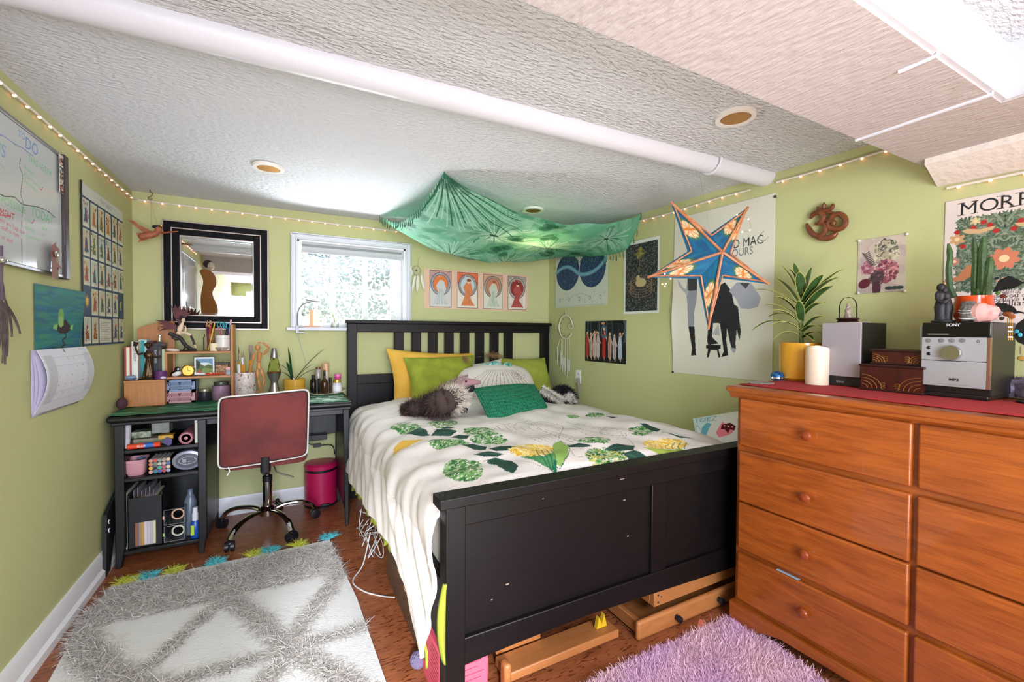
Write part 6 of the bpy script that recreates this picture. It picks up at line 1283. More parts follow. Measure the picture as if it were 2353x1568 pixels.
# tarot style sheet
def tarot(cv, q, s0, s1, z0, z1):
    u = U(s0, s1, z0, z1); R_ = random.Random(9); cv.poly([u(0, .075), u(1, .075), u(1, 1), u(0, 1)], '27425A'); cv.text('THE TAROT', *u(.40, .055), .030, '8A8A84')
    cw, chh = 1/6, .185
    def card(a, b, c_, d):
        cv.poly([u(a, b), u(c_, b), u(c_, d), u(a, d)], 'CFCDB8'); x0, x1 = a+.012, c_-.012; y0, y1 = b+.008, d-.018
        cv.poly([u(x0, y0), u(x1, y0), u(x1, y1), u(x0, y1)], R_.choice(['BDBB9A', 'AFC0B0', 'C4B890'])); xm = (x0+x1)/2
        cv.poly([u(xm-.012, y0+.03), u(xm+.012, y0+.03), u(xm+.035, y1-.01), u(xm-.035, y1-.01)], R_.choice(['8A3A34', '3A5A5A', '9A4A34', '5A6A3A', '4A4A6A', 'B06A34'])); cv.ell(*u(xm, y0+.03), .008, .011, 'C8A888')
        for _ in range(7): cv.ell(*u(x0+(x1-x0)*R_.random(), y0+(y1-y0)*R_.random()), .005, .006, R_.choice(['B8862E', '7A2E2A', '3E6A5A', 'D8C888', '3A3A34', 'C05A2A']), R_.random()*3)
    for r in range(5):
        for k in range(6):
            a, b = k/6+.018, .09+r*.182
            if r == 3 and k in (0, 5): continue
            if r == 4 and k in (2, 3): continue
            card(a, b, a+.14, b+.168)
    cx_, cy_ = u(.09, .72)
    for k in range(12): a = k*PI/6; cv.poly([(cx_+.010*math.cos(a+.3), cy_+.010*math.sin(a+.3)), (cx_+.026*math.cos(a), cy_+.034*math.sin(a)), (cx_+.010*math.cos(a-.3), cy_+.010*math.sin(a-.3))], 'C8A83E')
    cv.ell(cx_, cy_, .014, .017, 'D8B84E'); cv.ell(*u(.92, .72), .014, .024, 'C8A83E'); x, y = u(.935, .72); cv.ell(x+.001, y, .012, .020, '27425A')
    cv.poly([u(.35, .825), u(.64, .825), u(.64, .985), u(.35, .985)], 'CFCDB8')
    for k in range(11): cv.line([u(.38, .845+k*.0125), u(.61-.03*(k % 3), .845+k*.0125)], .0022, '7A7A70')
poster('card_poster', 'tall navy poster with rows of small illustrated cards on the left wall', 'poster', 'L', [(183, 415), (279, 487), (285, 788), (190, 798)], 'C9CBC0', 210, 300, tarot)
obj('poster_rail', M().box((XL+.003, sL(183, 420)[0]-.008, sL(190, 797)[1]), (XL+.008, sL(183, 420)[0], sL(183, 415)[1]+.002)), blkc, label='thin black strip along the left edge of the card poster', cat='strip')
# standing wooden figure relief on the left wall (seen in the mirror)
wf = thing('wooden_figure', 'tall carved wooden figure of a dark-haired person on a pale post, seen in the mirror', 'carving', (XL+.10, 1.06, 0))
fig = [(-.06, 1.22), (-.07, 1.45), (-.05, 1.62), (-.075, 1.72), (-.03, 1.74), (.03, 1.70), (.05, 1.60), (.02, 1.50), (.06, 1.35), (.03, 1.22)]
obj('body', M().prism([(XL+.10+p_[0]*1.1, p_[1]) for p_ in spline([(a, b) for a, b in fig]+[fig[0]], 60)[:-1]], 1.04, 1.08, axis='y'), mat('carved_wood', 'A86A30', .4), wf, bevel=.01, seg=3); obj('head', M().ball((XL+.11, 1.075, 1.775), (.03, .032, .042), 14), mat('pale_face', 'D8C4B4', .5), wf); obj('hair', M().ball((XL+.085, 1.055, 1.795), (.045, .04, .04), 14), mat('purple_black_hair', '2A1E3A', .4), wf); obj('legs', M().tube([(XL+.10, 1.06, 1.23), (XL+.10, 1.06, 0)], [.022, .016], 10), mat('pale_leg', 'C8BCA8', .6), wf)
# ---- mirror on the back wall
mA, mB, mC, mD = sB(375, 507), sB(618, 530), sB(617, 758), sB(377, 757); x0, x1 = (mA[0]+mD[0])/2, (mB[0]+mC[0])/2; z0, z1 = (mC[1]+mD[1])/2, (mA[1]+mB[1])/2
mr = thing('wall_mirror', 'square mirror in a black frame with three thin silver lines', 'mirror', ((x0+x1)/2, YB-.01, z0))
def ringbox(ms, i, j, y0, y1): ms.box((x0+i, y0, z0+i), (x0+j, y1, z1-i)).box((x1-j, y0, z0+i), (x1-i, y1, z1-i)).box((x0+j, y0, z0+i), (x1-j, y1, z0+j)).box((x0+j, y0, z1-j), (x1-j, y1, z1-i)); return ms
fw_ = .085; silv = mat('silver_line', 'A8988C', .35, metal=.6); fb = mat('mirror_black_frame', '060608', .6, spec=.15)
obj('frame', ringbox(ringbox(M(), .006, .040, YB-.030, YB), .046, fw_-.005, YB-.024, YB), fb, mr, bevel=.002); obj('silver_line', ringbox(ringbox(ringbox(M(), 0, .006, YB-.031, YB), .040, .046, YB-.033, YB), fw_-.005, fw_, YB-.026, YB), silv, mr)
i = fw_; obj('mirror_glass', M().box((x0+i, YB-.012, z0+i), (x1-i, YB-.006, z1-i)), mat('mirror_silver', 'F0F2F2', .01, metal=1.), mr); ms = M(); ms = ringbox(ms, i, i+.012, YB-.0135, YB-.012); obj('bevelled_edge', ms, mat('mirror_bevel', 'D8E0DE', .05, metal=1.), mr)
# flying carved figure on a thread
FY2 = 3.0; ff_ = thing('flying_figurine', 'carved wooden winged person flying before the mirror, hung on a thread', 'figurine', onY(360, 540, FY2))
def F(x, y, d=0.): return onY(x, y, FY2+d)
tw = mat('carved_terracotta', 'A8623E', .55, var='8A4A2C', vs=40)
obj('body', M().tube(spline([F(322, 550), F(330, 543), F(342, 541), F(355, 538), F(364, 533)], 24), [.008, .013, .016, .018, .019, .019, .018, .018, .018, .018, .018, .018, .018, .018, .018, .017, .017, .017, .016, .016, .016, .015, .015, .015, .014][:len(spline([(0, 0, 0)]*5, 24))], 12).ball(F(364, 528), (.017, .017, .020), 14), tw, ff_)
obj('arm', M().tube([F(371, 536), F(388, 534, -.03), F(408, 532, -.06)], [.006, .005, .003], 8), tw, ff_)
def fl(P, d, th=.006): n = len(P); return M().add([tuple(F(x, y, d)) for x, y in P]+[tuple(F(x, y, d+th)) for x, y in P], [tuple(range(n)), tuple(range(2*n-1, n-1, -1))]+[(i, (i+1) % n, (i+1) % n+n, i+n) for i in range(n)])
obj('wing', fl([(296, 507), (304, 507), (316, 515), (332, 524), (346, 530), (352, 541), (338, 545), (330, 534), (318, 524), (306, 515)], .012), tw, ff_, bevel=.002); obj('tail', fl([(313, 536), (322, 535), (332, 542), (338, 552), (327, 553), (319, 556), (324, 548), (316, 542)], -.005), tw, ff_, bevel=.002)
obj('hair', M().ball(F(361, 522, .004), (.024, .018, .011), 12), mat('blue_black_hair'), ff_); obj('crown', M().ball(F(370, 519, -.01), (.008, .006, .007), 10), gold, ff_); hk = onZ(345, 436, ZC)
obj('thread', M().tube([F(348, 532), F(347, 480), (hk[0], hk[1], ZC-.05)], .0006, 5).tube([F(362, 524), (hk[0], hk[1], ZC-.05)], .0006, 5), mat('thread', '8A8474', .7), ff_)
obj('ceiling_hook', M().tube(spline([(hk[0], hk[1], ZC), (hk[0], hk[1], ZC-.012), (hk[0]+.010, hk[1], ZC-.020), (hk[0]+.004, hk[1], ZC-.036), (hk[0]-.010, hk[1], ZC-.046), (hk[0]-.004, hk[1], ZC-.054), (hk[0]+.010, hk[1], ZC-.05)], 24), .0022, 6), mat('brass_hook', '6A5238', .4, metal=.7), label='small brass screw hook in the ceiling above the flying figure', cat='hook')
# art nouveau panels
def panels(cv, q, s0, s1, z0, z1):
    u = U(s0, s1, z0, z1); pal = [('B8908A', 'D8743A', '8E9AA8', 'C8C4BC'), ('D8673A', 'C8C6BC', '8E8A88', 'D9D0C0'), ('C0987A', 'B8785A', '9A8A7A', 'CFCBB8'), ('9A9A94', '8A2E2A', 'A89A8C', 'D4CABC')]
    R_ = random.Random(3)
    for k, (hdr, cir, rng, low) in enumerate(pal):
        a, b = .055+k*.245, .055+k*.245+.185; cv.poly([u(a-.004, .035), u(b+.004, .035), u(b+.004, .965), u(a-.004, .965)], '5A4A44'); cv.poly([u(a, .045), u(b, .045), u(b, .955), u(a, .955)], low)
        cv.poly([u(a, .045), u(b, .045), u(b, .34), u(a, .34)], hdr); m_ = (a+b)/2; cx_, cy_ = u(m_, .37); rx = (s1-s0)*.088
        cv.ell(cx_, cy_, rx, rx*1.12, rng); cv.ell(cx_, cy_, rx, rx*1.12, '5A4A44', ring=.06); cv.ell(cx_, cy_, rx*.76, rx*.88, cir if k != 1 else 'B9C2C4'); cv.ell(cx_, cy_, rx*.78, rx*.9, '5A4A44', ring=.05)
        cv.poly([u(m_-.01, .28), u(m_+.03, .30), u(m_+.05, .5), u(m_+.02, .7), u(m_+.07, .9), u(m_-.06, .9), u(m_-.02, .6), u(m_-.04, .42)], ['BFC2BE', 'CF7A4A', 'B8C0AE', 'A84A44'][k]); cv.ell(*u(m_+.008, .27), rx*.16, rx*.2, 'E0B898'); cv.ell(*u(m_+.012, .235), rx*.24, rx*.16, ['C87A3A', '8A4A2A', '9A5A34', '6A2A24'][k])
        for j in range(9): x, y = R_.uniform(-.06, .06), R_.uniform(.5, .9); cv.curve([u(m_+.2*x, .5), u(m_+.6*x, .68), u(m_+x, .9)], .0016, ['8A8E8C', 'B06A48', '8E9A84', '8A3E3A'][k])
        for j in range(10): cv.ell(*u(a+.01+.165*R_.random(), .06+.14*R_.random()), .005, .004, R_.choice(['C8744A', '8A6A5A', 'D8B090']))
poster('art_print', 'long peach art print of four arched panels with robed figures on the back wall', 'poster', 'B', [(975, 617), (1214, 634), (1212, 716), (971, 708)], 'D9B49A', 400, 140, panels)
# small feather dream catcher by the window
def PB(x, y, off=.02): s_, z_ = sB(x, y, off); return np.array([s_, YB-off, z_])
d2 = thing('dream_catcher', 'tiny dream catcher with white feathers between window and art print', 'wall hanging', PB(957, 680))
obj('hoop', M().tube([PB(958, 622)+.030*np.array([math.cos(t), 0, math.sin(t)*1.1]) for t in np.linspace(0, 2*PI, 26, endpoint=False)], .003, 6, closed=True).tube([PB(961, 612), PB(961, 596), PB(964, 590)], .0015, 6), mat('tan_cord', 'B0A47C', .8), d2)
obj('web', M().tube([PB(958, 622)+(.030 if i % 2 else .012)*np.array([math.cos(i*.9), 0, math.sin(i*.9)]) for i in range(15)], .0006, 4), WHITE, d2); obj('bead', M().ball(PB(957, 622), .007, 10), mat('brown_bead', '6A4A34', .5), d2)
wfm = mat('white_feather', 'D8D6C8', .85)
def featherB(ms, a, b, w, ax=0): 
    k0 = len(ms.v); feather(ms, (0, 0, 0), (0, 0, -1), 1); V = np.array(ms.v[k0:]); a, b = np.array(a), np.array(b); s_ = np.array([1., 0, 0]) if ax == 0 else np.array([math.sin(AR), math.cos(AR), 0])
    nrm = np.array([0, -1., 0]) if ax == 0 else np.array([-1., 0, 0]); ms.v[k0:] = [tuple(a+(b-a)*(-p[2])+s_*p[1]*w+nrm*p[0]*.6) for p in V]
for (x0_, y0_, x1_, y1_) in ((948, 632, 940, 610), (954, 634, 946, 676), (960, 634, 958, 678), (968, 632, 975, 672)):
    ms = M(); featherB(ms, PB(x0_, y0_), PB(x1_, y1_), .010); obj('feather', ms, wfm, d2)
# ---- things on the window sill
SZ = OB+.001
cw = thing('clamp_lamp', 'grey clip-on lamp with disc head and curved neck at the left of the sill', 'lamp', (onY(686, 750, YB-.02)[0], YB-.02, OB)); LYs = YB-.03; grl = mat('lamp_grey', '7E8284', .4)
q0 = onY(684, 752, LYs); obj('clamp', M().box((q0[0]-.012, LYs-.012, OB-.040), (q0[0]+.040, LYs+.02, OB-.030)).box((q0[0]-.012, LYs-.012, OB+.001), (q0[0]+.040, LYs+.02, OB+.008)).box((q0[0]-.012, LYs-.016, OB-.040), (q0[0]+.006, LYs-.006, OB+.008)), mat('clamp_plastic', 'B8BCC4', .4), cw, bevel=.002)
obj('neck', M().tube(spline([onY(684, 748, LYs), onY(684, 725, LYs), onY(689, 708, LYs), onY(701, 698, LYs), onY(714, 695, LYs)], 30), .0045, 8), grl, cw)
hc = onY(720, 690, LYs); T = Matrix.Translation(hc) @ Matrix.Rotation(.12, 4, 'Y') @ Matrix.Rotation(.25, 4, 'X'); obj('lamp_head', M().lathe([(0, -.006), (.040, -.008), (.049, -.004), (.049, .004), (.040, .008), (.018, .010), (0, .010)], n=36, T=T), grl, cw); obj('lamp_button', M().lathe([(.012, .0105), (0, .012)], n=20, T=T), WHITE, cw)
obj('lamp_cable', M().tube(spline([onY(683, 760, YB-.02), onY(690, 790, YB-.01), onY(703, 830, YB-.01), onY(716, 868, YB-.02)], 20), .0016, 6), mat('clamp_plastic'), cw)
obj('wooden_stand', M().prism([(onY(713, 740, YB+.03)[0]-.004, SZ+.008), (onY(713, 740, YB+.03)[0]+.016, SZ+.008), (onY(713, 740, YB+.03)[0]+.016, SZ+.115), (onY(713, 740, YB+.03)[0]-.004, SZ+.115)], YB+.028, YB+.036).box((onY(699, 745, YB+.03)[0], YB+.010, SZ), (onY(735, 745, YB+.03)[0], YB+.06, SZ+.008)), mat('peach_wood', 'D69A70', .5), label='small peach-coloured wooden T-shaped stand on the window sill', cat='stand')
def sillpot(lab, px, leaves, r=.022, h=.045):
    p = onY(px, 745, YB+.035); t = thing('glass_propagation_jar', lab, 'plant', (p[0], YB+.035, SZ)); obj('glass', M().lathe([(r*.8, 0), (r, .004), (r, h*.7), (r*.55, h*.9), (r*.6, h)], (p[0], YB+.035, SZ), 24), CLEAR, t); obj('water', M().lathe([(r*.75, .003), (r*.9, .006), (r*.9, h*.5), (0, h*.5)], (p[0], YB+.035, SZ), 20), mat('pale_roots', 'C8CCB8', .3), t)
    for (x, y, lift) in leaves: V, F_ = strap_leaf((p[0], YB+.035, SZ+h*.7), onY(x, y, YB+.03), lift, .010); obj('leaf', M().add(V, F_), mat('light_leaf', '8FA84A', .5), t)
sillpot('small glass jar with a drooping green leaf left of centre on the sill', 770, [(757, 706, .01), (762, 722, .012)]); sillpot('glass jar with curling leaves on the sill just left of the headboard post', 822, [(806, 738, .045), (845, 742, .045)]); sillpot('glass jar with yellow-green leaves at the right of the sill', 872, [(850, 728, .03), (905, 716, .02)])
obj('grey_leaf_dish', M().grid(lambda u, v: (onY(882, 718, YB+.03)[0]+.085*u, YB+.03+.03*(v-.5)*math.sin(u*PI), SZ+.075+.018*math.sin(u*PI)), 12, 5), mat('silver_leaf', '8E9088', .35, metal=.5), label='grey curled leaf shape above the jars at the right of the sill', cat='leaf', solid=.002)
# ================= RIGHT WALL =================
def starmap(cv, q, s0, s1, z0, z1):
    u = U(s0, s1, z0, z1); asp = (z1-z0)/(s1-s0); R_ = random.Random(6)
    for cx_ in (.26, .735):
        x, y = u(cx_, .44); rx = (s1-s0)*.235; cv.ell(x, y, rx*1.05, rx*1.05, 'C4CCB8'); cv.ell(x, y, rx, rx, '26405E')
        for k in (.3, .55, .8): cv.ell(x, y, rx*k, rx*k, '3E5C7A', ring=.03)
        for _ in range(130): a, r = R_.random()*6.28, rx*.95*math.sqrt(R_.random()); cv.ell(x+r*math.cos(a), y+r*math.sin(a), .0035, .0015, R_.choice(['6E8AA4', '8EA6B8', '54708E', '7A86A0']), R_.random()*3)
    for w, c in ((.030, '5F93A4'), (.016, '74A6B2')): cv.curve([u(.03, .42), u(.15, .36), u(.28, .36), u(.4, .43), u(.5, .50), u(.62, .52), u(.75, .50), u(.88, .43), u(.97, .34)], w, c, 50, al=.8)
    for _ in range(60): a, b = R_.random(), .78+.2*R_.random(); cv.ell(*u(a, b), .008, .002, 'A8AE98')
    for a in (.1, .3, .5, .7, .88): cv.ell(*u(a, .88), .012, .014, '6E7E72', ring=.3)
    cv.curve([u(.3, .86), u(.5, .80), u(.7, .86)], .002, '8A8E7A'); cv.line([u(.02, .985), u(.98, .985)], .002, '8E947E')
sm_z1 = sR(1397, 560)[1]+.02
poster('star_chart', 'star chart poster with two navy circles near the corner of the right wall', 'poster', 'R', [(1277, 550), (1397, 560), (1397, 700), (1277, 709)], 'C3CABA', 230, 200, starmap)
def dark(cv, q, s0, s1, z0, z1):
    u = U(s0, s1, z0, z1); R_ = random.Random(6); cv.poly([u(.05, .045), u(.95, .045), u(.95, .965), u(.05, .965)], '23262A')
    for _ in range(1500): cv.ell(*u(.06+.88*R_.random(), .05+.91*R_.random()), .004, .002, R_.choice(['4A4E44', '5E6258', '3A4044', '7A7A62', '6E7470']), R_.random()*3)
    for _ in range(40): a = R_.random()*6.28; cv.ell(*u(.47+.15*math.cos(a)*R_.random(), .18+.07*math.sin(a)*R_.random()), .012, .006, R_.choice(['7A7440', '94884A', '5E5E34']), a)
    cv.line([u(.47, .2), u(.45, .42)], .004, '8A7A4E'); cv.line([u(.36, .34), u(.44, .44)], .003, '8A7A4E'); 
    for k in range(5): x, y = u(.5, .56+k*.035); cv.ell(x, y, (s1-s0)*.32, (s1-s0)*.13, '8A6A54', ring=.06)
    cv.ell(*u(.5, .58), .045, .028, 'B8A87A'); cv.ell(*u(.42, .52), .018, .022, 'B8A87A')
poster('dark_print', 'dark speckled print with a small pale tree and rings in a white border', 'poster', 'R', [(1437, 556), (1518, 545), (1514, 722), (1432, 720)], 'D6DAD4', 150, 250, dark)
def dancers(cv, q, s0, s1, z0, z1):
    u = U(s0, s1, z0, z1); R_ = random.Random(12)
    for k in range(26): x = R_.random(); cv.line([u(x, 0), u(x+.01, .5)], .005, R_.choice(['3A4A54', '28343A', '54707A', '1A2226']))
    for _ in range(140): cv.ell(*u(R_.random(), R_.random()), .0025, .0025, R_.choice(['6A5A34', '4A3A24', '7A7260']))
    for i, (x, h_, c) in enumerate(((.05, .34, 'A83A22'), (.15, .36, 'C4A498'), (.24, .32, 'CBB0A2'), (.33, .34, 'BFAFAA'), (.48, .24, 'B02420'), (.62, .36, 'B8907C'), (.73, .40, 'B4A8A8'), (.86, .36, 'A4B4C0'))):
        cv.poly([u(x-.02, h_), u(x+.03, h_), u(x+.05, .6), u(x+.045, .88), u(x+.0, .92), u(x-.03, .86), u(x-.035, .55)], c); cv.ell(*u(x+.005, h_-.04), .009, .012, 'D0A888'); cv.line([u(x+.02, h_+.04), u(x+.07, h_-.06 if i in (1, 2, 7) else h_+.2)], .008, 'CDA890'); cv.line([u(x, .5), u(x+.01, .88)], .003, '7A5A50'); cv.line([u(x+.02, .88), u(x+.02, .95)], .006, 'C8A48C')
    cv.ell(*u(.48, .26), .030, .05, '3E6478', ring=.35); cv.ell(*u(.46, .06), .02, .008, 'C8886A')
poster('crowd_print', 'small dark painting print of robed dancing figures, unframed, low on the right wall', 'poster', 'R', [(1346, 738), (1440, 737), (1439, 838), (1345, 829)], '15181A', 190, 140, dancers)
def album(cv, q, s0, s1, z0, z1):
    def Q(x, y): return sR(1460+x/3.336, 430+y/3.336)
    def P(pts, c, al=1.): cv.poly([Q(*p) for p in pts], c, al)
    tx_, tz_ = Q(690, 425); cv.text('FLEETWOOD MAC', *Q(985, 432), .050, '2A2828', sy=1.3, align='RIGHT')
    cv.text('RUMOURS', *Q(905, 512), .044, '6A6664', sy=1.3, align='RIGHT')
    cv.curve([Q(985, 340), Q(945, 390), Q(985, 415), Q(1020, 385)], .003, '5A5654')
    P([(405, 700), (480, 700), (475, 860), (455, 960), (455, 1080), (410, 1080), (405, 900), (395, 800)], '8C8E94'); P([(405, 700), (475, 700), (475, 790), (410, 800)], '3A3A3C'); P([(330, 700), (370, 770), (420, 800), (400, 830), (340, 760)], 'A4A6AA')
    P([(412, 1070), (458, 1070), (462, 1180), (465, 1250), (468, 1290), (430, 1292), (438, 1240)], '1C1C1E')
    P([(600, 780), (690, 730), (740, 800), (760, 900), (790, 920), (800, 1020), (812, 1110), (800, 1180), (780, 1090), (770, 1200), (775, 1245), (740, 1235), (725, 1180), (700, 1060), (640, 1045), (560, 1045), (600, 900)], '262628'); P([(720, 800), (780, 730), (890, 735), (965, 850), (940, 920), (880, 935), (810, 930), (770, 850)], 'A0A2A8'); P([(800, 735), (880, 735), (850, 780)], '4A4A4E')
    P([(565, 1040), (600, 1040), (590, 1150), (640, 1200), (560, 1210), (552, 1180)], '1C1C1E'); P([(650, 1040), (705, 1050), (700, 1180), (715, 1290), (660, 1305), (680, 1260)], '1C1C1E')
    P([(545, 1210), (655, 1210), (658, 1240), (640, 1245), (655, 1300), (640, 1310), (628, 1250), (580, 1250), (565, 1305), (550, 1308), (560, 1240), (546, 1236)], '161618')
    P([(590, 1130), (640, 1050), (650, 1140)], 'A8A8A8'); P([(735, 1230), (775, 1240), (765, 1275), (745, 1265)], '9A9A9E')
poster('band_poster', 'large white poster with handwritten-style title and grey figures behind the star lantern', 'poster', 'R', [(1555, 497), (1783, 450), (1775, 880), (1543, 855)], 'D3D0BE', 260, 420, album, curl=lambda X, Y, a, b, c, d: .006*np.sin((Y-c)/(d-c)*PI)*np.exp(-(X-a)/.12)+.012*np.exp(-(X-a)/.05)*np.exp(-((Y-c)/(d-c)-.35)**2/.03))
for x, y in ((1781, 452), (1546, 855)): obj('push_pin', M().ball(W(x, y, .006), (.006, .007, .007), 10), blkp, label='black push pin at the %s corner of the band poster' % ('top right' if x > 1700 else 'bottom left'), cat='pin')
# carved om symbol
om = M()
def OMP(x, y, off=.02): return W(1720+x/3.135, 420+y/3.135, off)
def omt(P, r0, r1=None): 
    Q = spline([OMP(*p) for p in P], 34); rr = np.interp(np.linspace(0, 1, len(Q)), [0, .15, .5, .85, 1], [r0*.45, r0, r0*1.1, r1 or r0, (r1 or r0)*.5]); om.tube(Q, rr, 10)
omt([(445, 262), (470, 225), (515, 215), (540, 245), (520, 285), (480, 300)], .011); omt([(520, 285), (555, 310), (550, 350), (515, 385), (470, 375), (440, 340), (418, 295)], .011); omt([(535, 270), (580, 270), (610, 240), (650, 225), (690, 250), (695, 295), (665, 330), (615, 335), (580, 320), (575, 290), (600, 275), (625, 290)], .011)
omt([(490, 395), (540, 400), (590, 395), (640, 360)], .012); omt([(495, 175), (520, 200), (560, 200), (600, 180), (608, 150)], .009); omt([(555, 210), (590, 215), (640, 225)], .006); omt([(540, 195), (545, 160), (555, 150)], .008); om.ball(OMP(612, 290), .013, 10)
obj('om_carving', om, mat('carved_mahogany', '7A4422', .35, var='5E3018', vs=25), label='carved brown wooden om symbol hanging on the right wall', cat='carving')
def flor(cv, q, s0, s1, z0, z1):
    u = U(s0, s1, z0, z1); R_ = random.Random(15)
    for _ in range(120): cv.ell(*u(.04+.92*R_.random(), .04+.92*R_.random()), .03, .02, R_.choice(['BDB0A0', 'A8968E', 'C4B8A4', '9A8A8C', 'C8B4A0']), R_.random()*3, al=.35)
    def fl_(x, y, r, cs, n):
        for k in range(n): a = R_.random()*6.28; d = r*math.sqrt(R_.random()); X, Y = u(x+d*math.cos(a), y+d*.9*math.sin(a)); cv.ell(X, Y, .009, .005, R_.choice(cs), R_.random()*3, ring=R_.choice([None, .4]))
    fl_(.60, .28, .24, ['A89C84', '6E6A5A', 'C8C0A4', 'B4AC90', '4E4E44'], 150); fl_(.62, .62, .22, ['A8646A', '8A4854', 'C48A88', '6E3A48'], 130); fl_(.22, .53, .12, ['8A4A5A', '9A6A74', 'B89098'], 60); fl_(.42, .74, .13, ['3A2E30', '4A383A', '5A4446'], 60)
    for k in range(9): cv.line([u(.17+k*.02, .28+k*.028), u(.10+k*.022, .25+k*.03)], .004, '54524A'); cv.line([u(.17+k*.02, .28+k*.028), u(.25+k*.018, .24+k*.03)], .004, '54524A')
    cv.ell(*u(.16, .82), .022, .018, '5A2230', .7); cv.ell(*u(.42, .92), .014, .03, '4A2A34'); 
    for x in (.68, .8, .88): cv.ell(*u(x, .93), .014, .007, '34403A')
fp_, rct = poster('floral_print', 'small botanical print of dark pink flowers held by four pins', 'poster', 'R', [(1972, 552), (2085, 537), (2080, 670), (1970, 675)], 'C2B7A6', 150, 180, flor)
for k, (x, y) in enumerate(((1974, 554), (2084, 538), (2079, 669), (1972, 674))): obj('push_pin', M().ball(W(x, y, .006), .006, 10), mat('clear_pin', 'C8C4BC', .2), label='clear push pin at the %s corner of the botanical print' % ['top left', 'top right', 'bottom right', 'bottom left'][k], cat='pin')
def morris(cv, q, s0, s1, z0, z1):
    def Q(x, y): return sR(2050+x/3.135, 430+y/3.135)
    cv.text('MORRIS', *Q(482, 208), .098, '1E1E20', spacing if 0 else 0.) if 0 else None
    xs = [482, 625, 768, 900, 1020, 1150]
    for ch_, x, y in zip('MORRIS', (484, 622, 768, 900, 1030, 1160), (210, 184, 160, 138, 118, 96)): cv.text(ch_, *Q(x, y), .062, '202022'); X_0, Z_0 = Q(x, y); [cv.poly([(X_0+dx_, Z_0+dz_), (X_0+dx_+.018, Z_0+dz_), (X_0+dx_+.018, Z_0+dz_+.0025), (X_0+dx_, Z_0+dz_+.0025)], '202022') for dx_, dz_ in (((-.004, 0), (.030, 0), (-.004, .042), (.030, .042)) if ch_ in 'M' else ((-.004, 0), (.024, 0), (-.004, .042)) if ch_ == 'R' else ())]
    a, b = Q(475, 240), Q(470, 752); X0 = a[0]; X1 = 2*Q(812, 400)[0]-X0; Z1 = a[1]; Z0 = b[1]; cv.poly([(X0, Z0), (X1, Z0), (X1, Z1), (X0, Z1)], '1E232E'); m_ = (X0+X1)/2; R_ = random.Random(21)
    def mir(f): f(1); f(-1)
    for _ in range(1500):
        dx, y = R_.random()*(X1-X0)/2, Z0+(Z1-Z0)*R_.random(); r = R_.random()*3; c = R_.choice(['4E6048', '6A7A62', '3E5446', '7E8A74', '5A6A50', '8C937E']); sx_ = R_.uniform(.006, .012)
        for sg in (1, -1):
            if X0 < m_+sg*dx < X1: cv.ell(m_+sg*dx, y, sx_, .0026, c, sg*r)
    def flw(dx, y, r, c, cc_='E8C89A', n=6):
        for sg in ((1, -1) if dx else (1,)):
            x = m_+sg*dx
            for k in range(n): aa_ = k*2*PI/n+.5; cv.ell(x+r*.6*math.cos(aa_), Z0+(Z1-Z0)*y+r*.6*math.sin(aa_), r*.5, r*.3, c, aa_)
            cv.ell(x, Z0+(Z1-Z0)*y, r*.35, r*.35, cc_)
    flw(0, .40, .034, 'C8785A', n=8); flw(.115, .73, .020, 'C89A6A'); flw(.07, .95, .013, 'C8B88A'); flw(.12, .42, .014, 'B87A6E'); flw(.14, .12, .018, 'B8846E'); flw(.06, .10, .016, 'C09078'); flw(0, .08, .018, 'C8907A')
    for dx, y in ((.05, .92), (.075, .86), (.035, .87), (.02, .78), (.115, .83), (.10, .62)):
        for sg in (1, -1): cv.ell(m_+sg*dx, Z0+(Z1-Z0)*y, .008, .008, 'A82A26')
    for sg in (1, -1):
        f = lambda P: [(m_+sg*px_, Z0+(Z1-Z0)*py_) for px_, py_ in P]
        cv.poly(f([(.105, .84), (.09, .86), (.06, .83), (.02, .85), (.03, .80), (.06, .77), (.09, .79)]), 'C8A478'); cv.poly(f([(.14, .15), (.11, .22), (.085, .36), (.07, .33), (.075, .2), (.10, .14)]), 'B8764E')
    cv.text('"Have nothing in your', *Q(540, 800-20), .022, '5A5450', shear=.2); cv.text('houses that you do not know', *Q(500, 812), .021, '3A3634'); cv.text('useful, or believe to be beautiful', *Q(480, 838), .021, '3A3634'); cv.text('William Morris', *Q(725, 862), .028, '2A2624')
zt_ = sR(2173, 465)[1]; zb_ = zt_-.60; s0_ = sR(2173, 465)[0]
poster('floral_art_poster', 'large pale poster with a dark floral pattern and big serif title at the right edge', 'poster', 'R', None, 'D9CBC2', 320, 430, morris, rect=(s0_, s0_+.46, zb_+.12, zt_))
# white moon dream catcher
def PR(x, y, off=.018): return W(x, y, off)
d3 = thing('dream_catcher', 'white crescent dream catcher with long feather strings on the right wall', 'wall hanging', PR(1298, 870)); wc_ = mat('white_yarn', 'D5D0BC', .9)
c3 = [PR(1300+18*math.cos(t)*.86, 752+27*math.sin(t)) for t in np.linspace(-.2, -5.7, 40)]
obj('crescent', M().tube(c3, .005, 8), wc_, d3)
obj('small_ring', M().tube([PR(1312+5*math.cos(t), 750+6*math.sin(t)) for t in np.linspace(0, 2*PI, 18, endpoint=False)], .003, 6, closed=True), wc_, d3)
obj('hook_string', M().tube([PR(1300, 713), PR(1300, 727)], .0015, 6), wc_, d3)
for t in (1.2, 1.8, 2.4, 3.0, 3.6, 4.2): obj('bead', M().ball(PR(1300+12*math.cos(t), 752+20*math.sin(t)), .004, 8), mat('brown_bead'), d3)
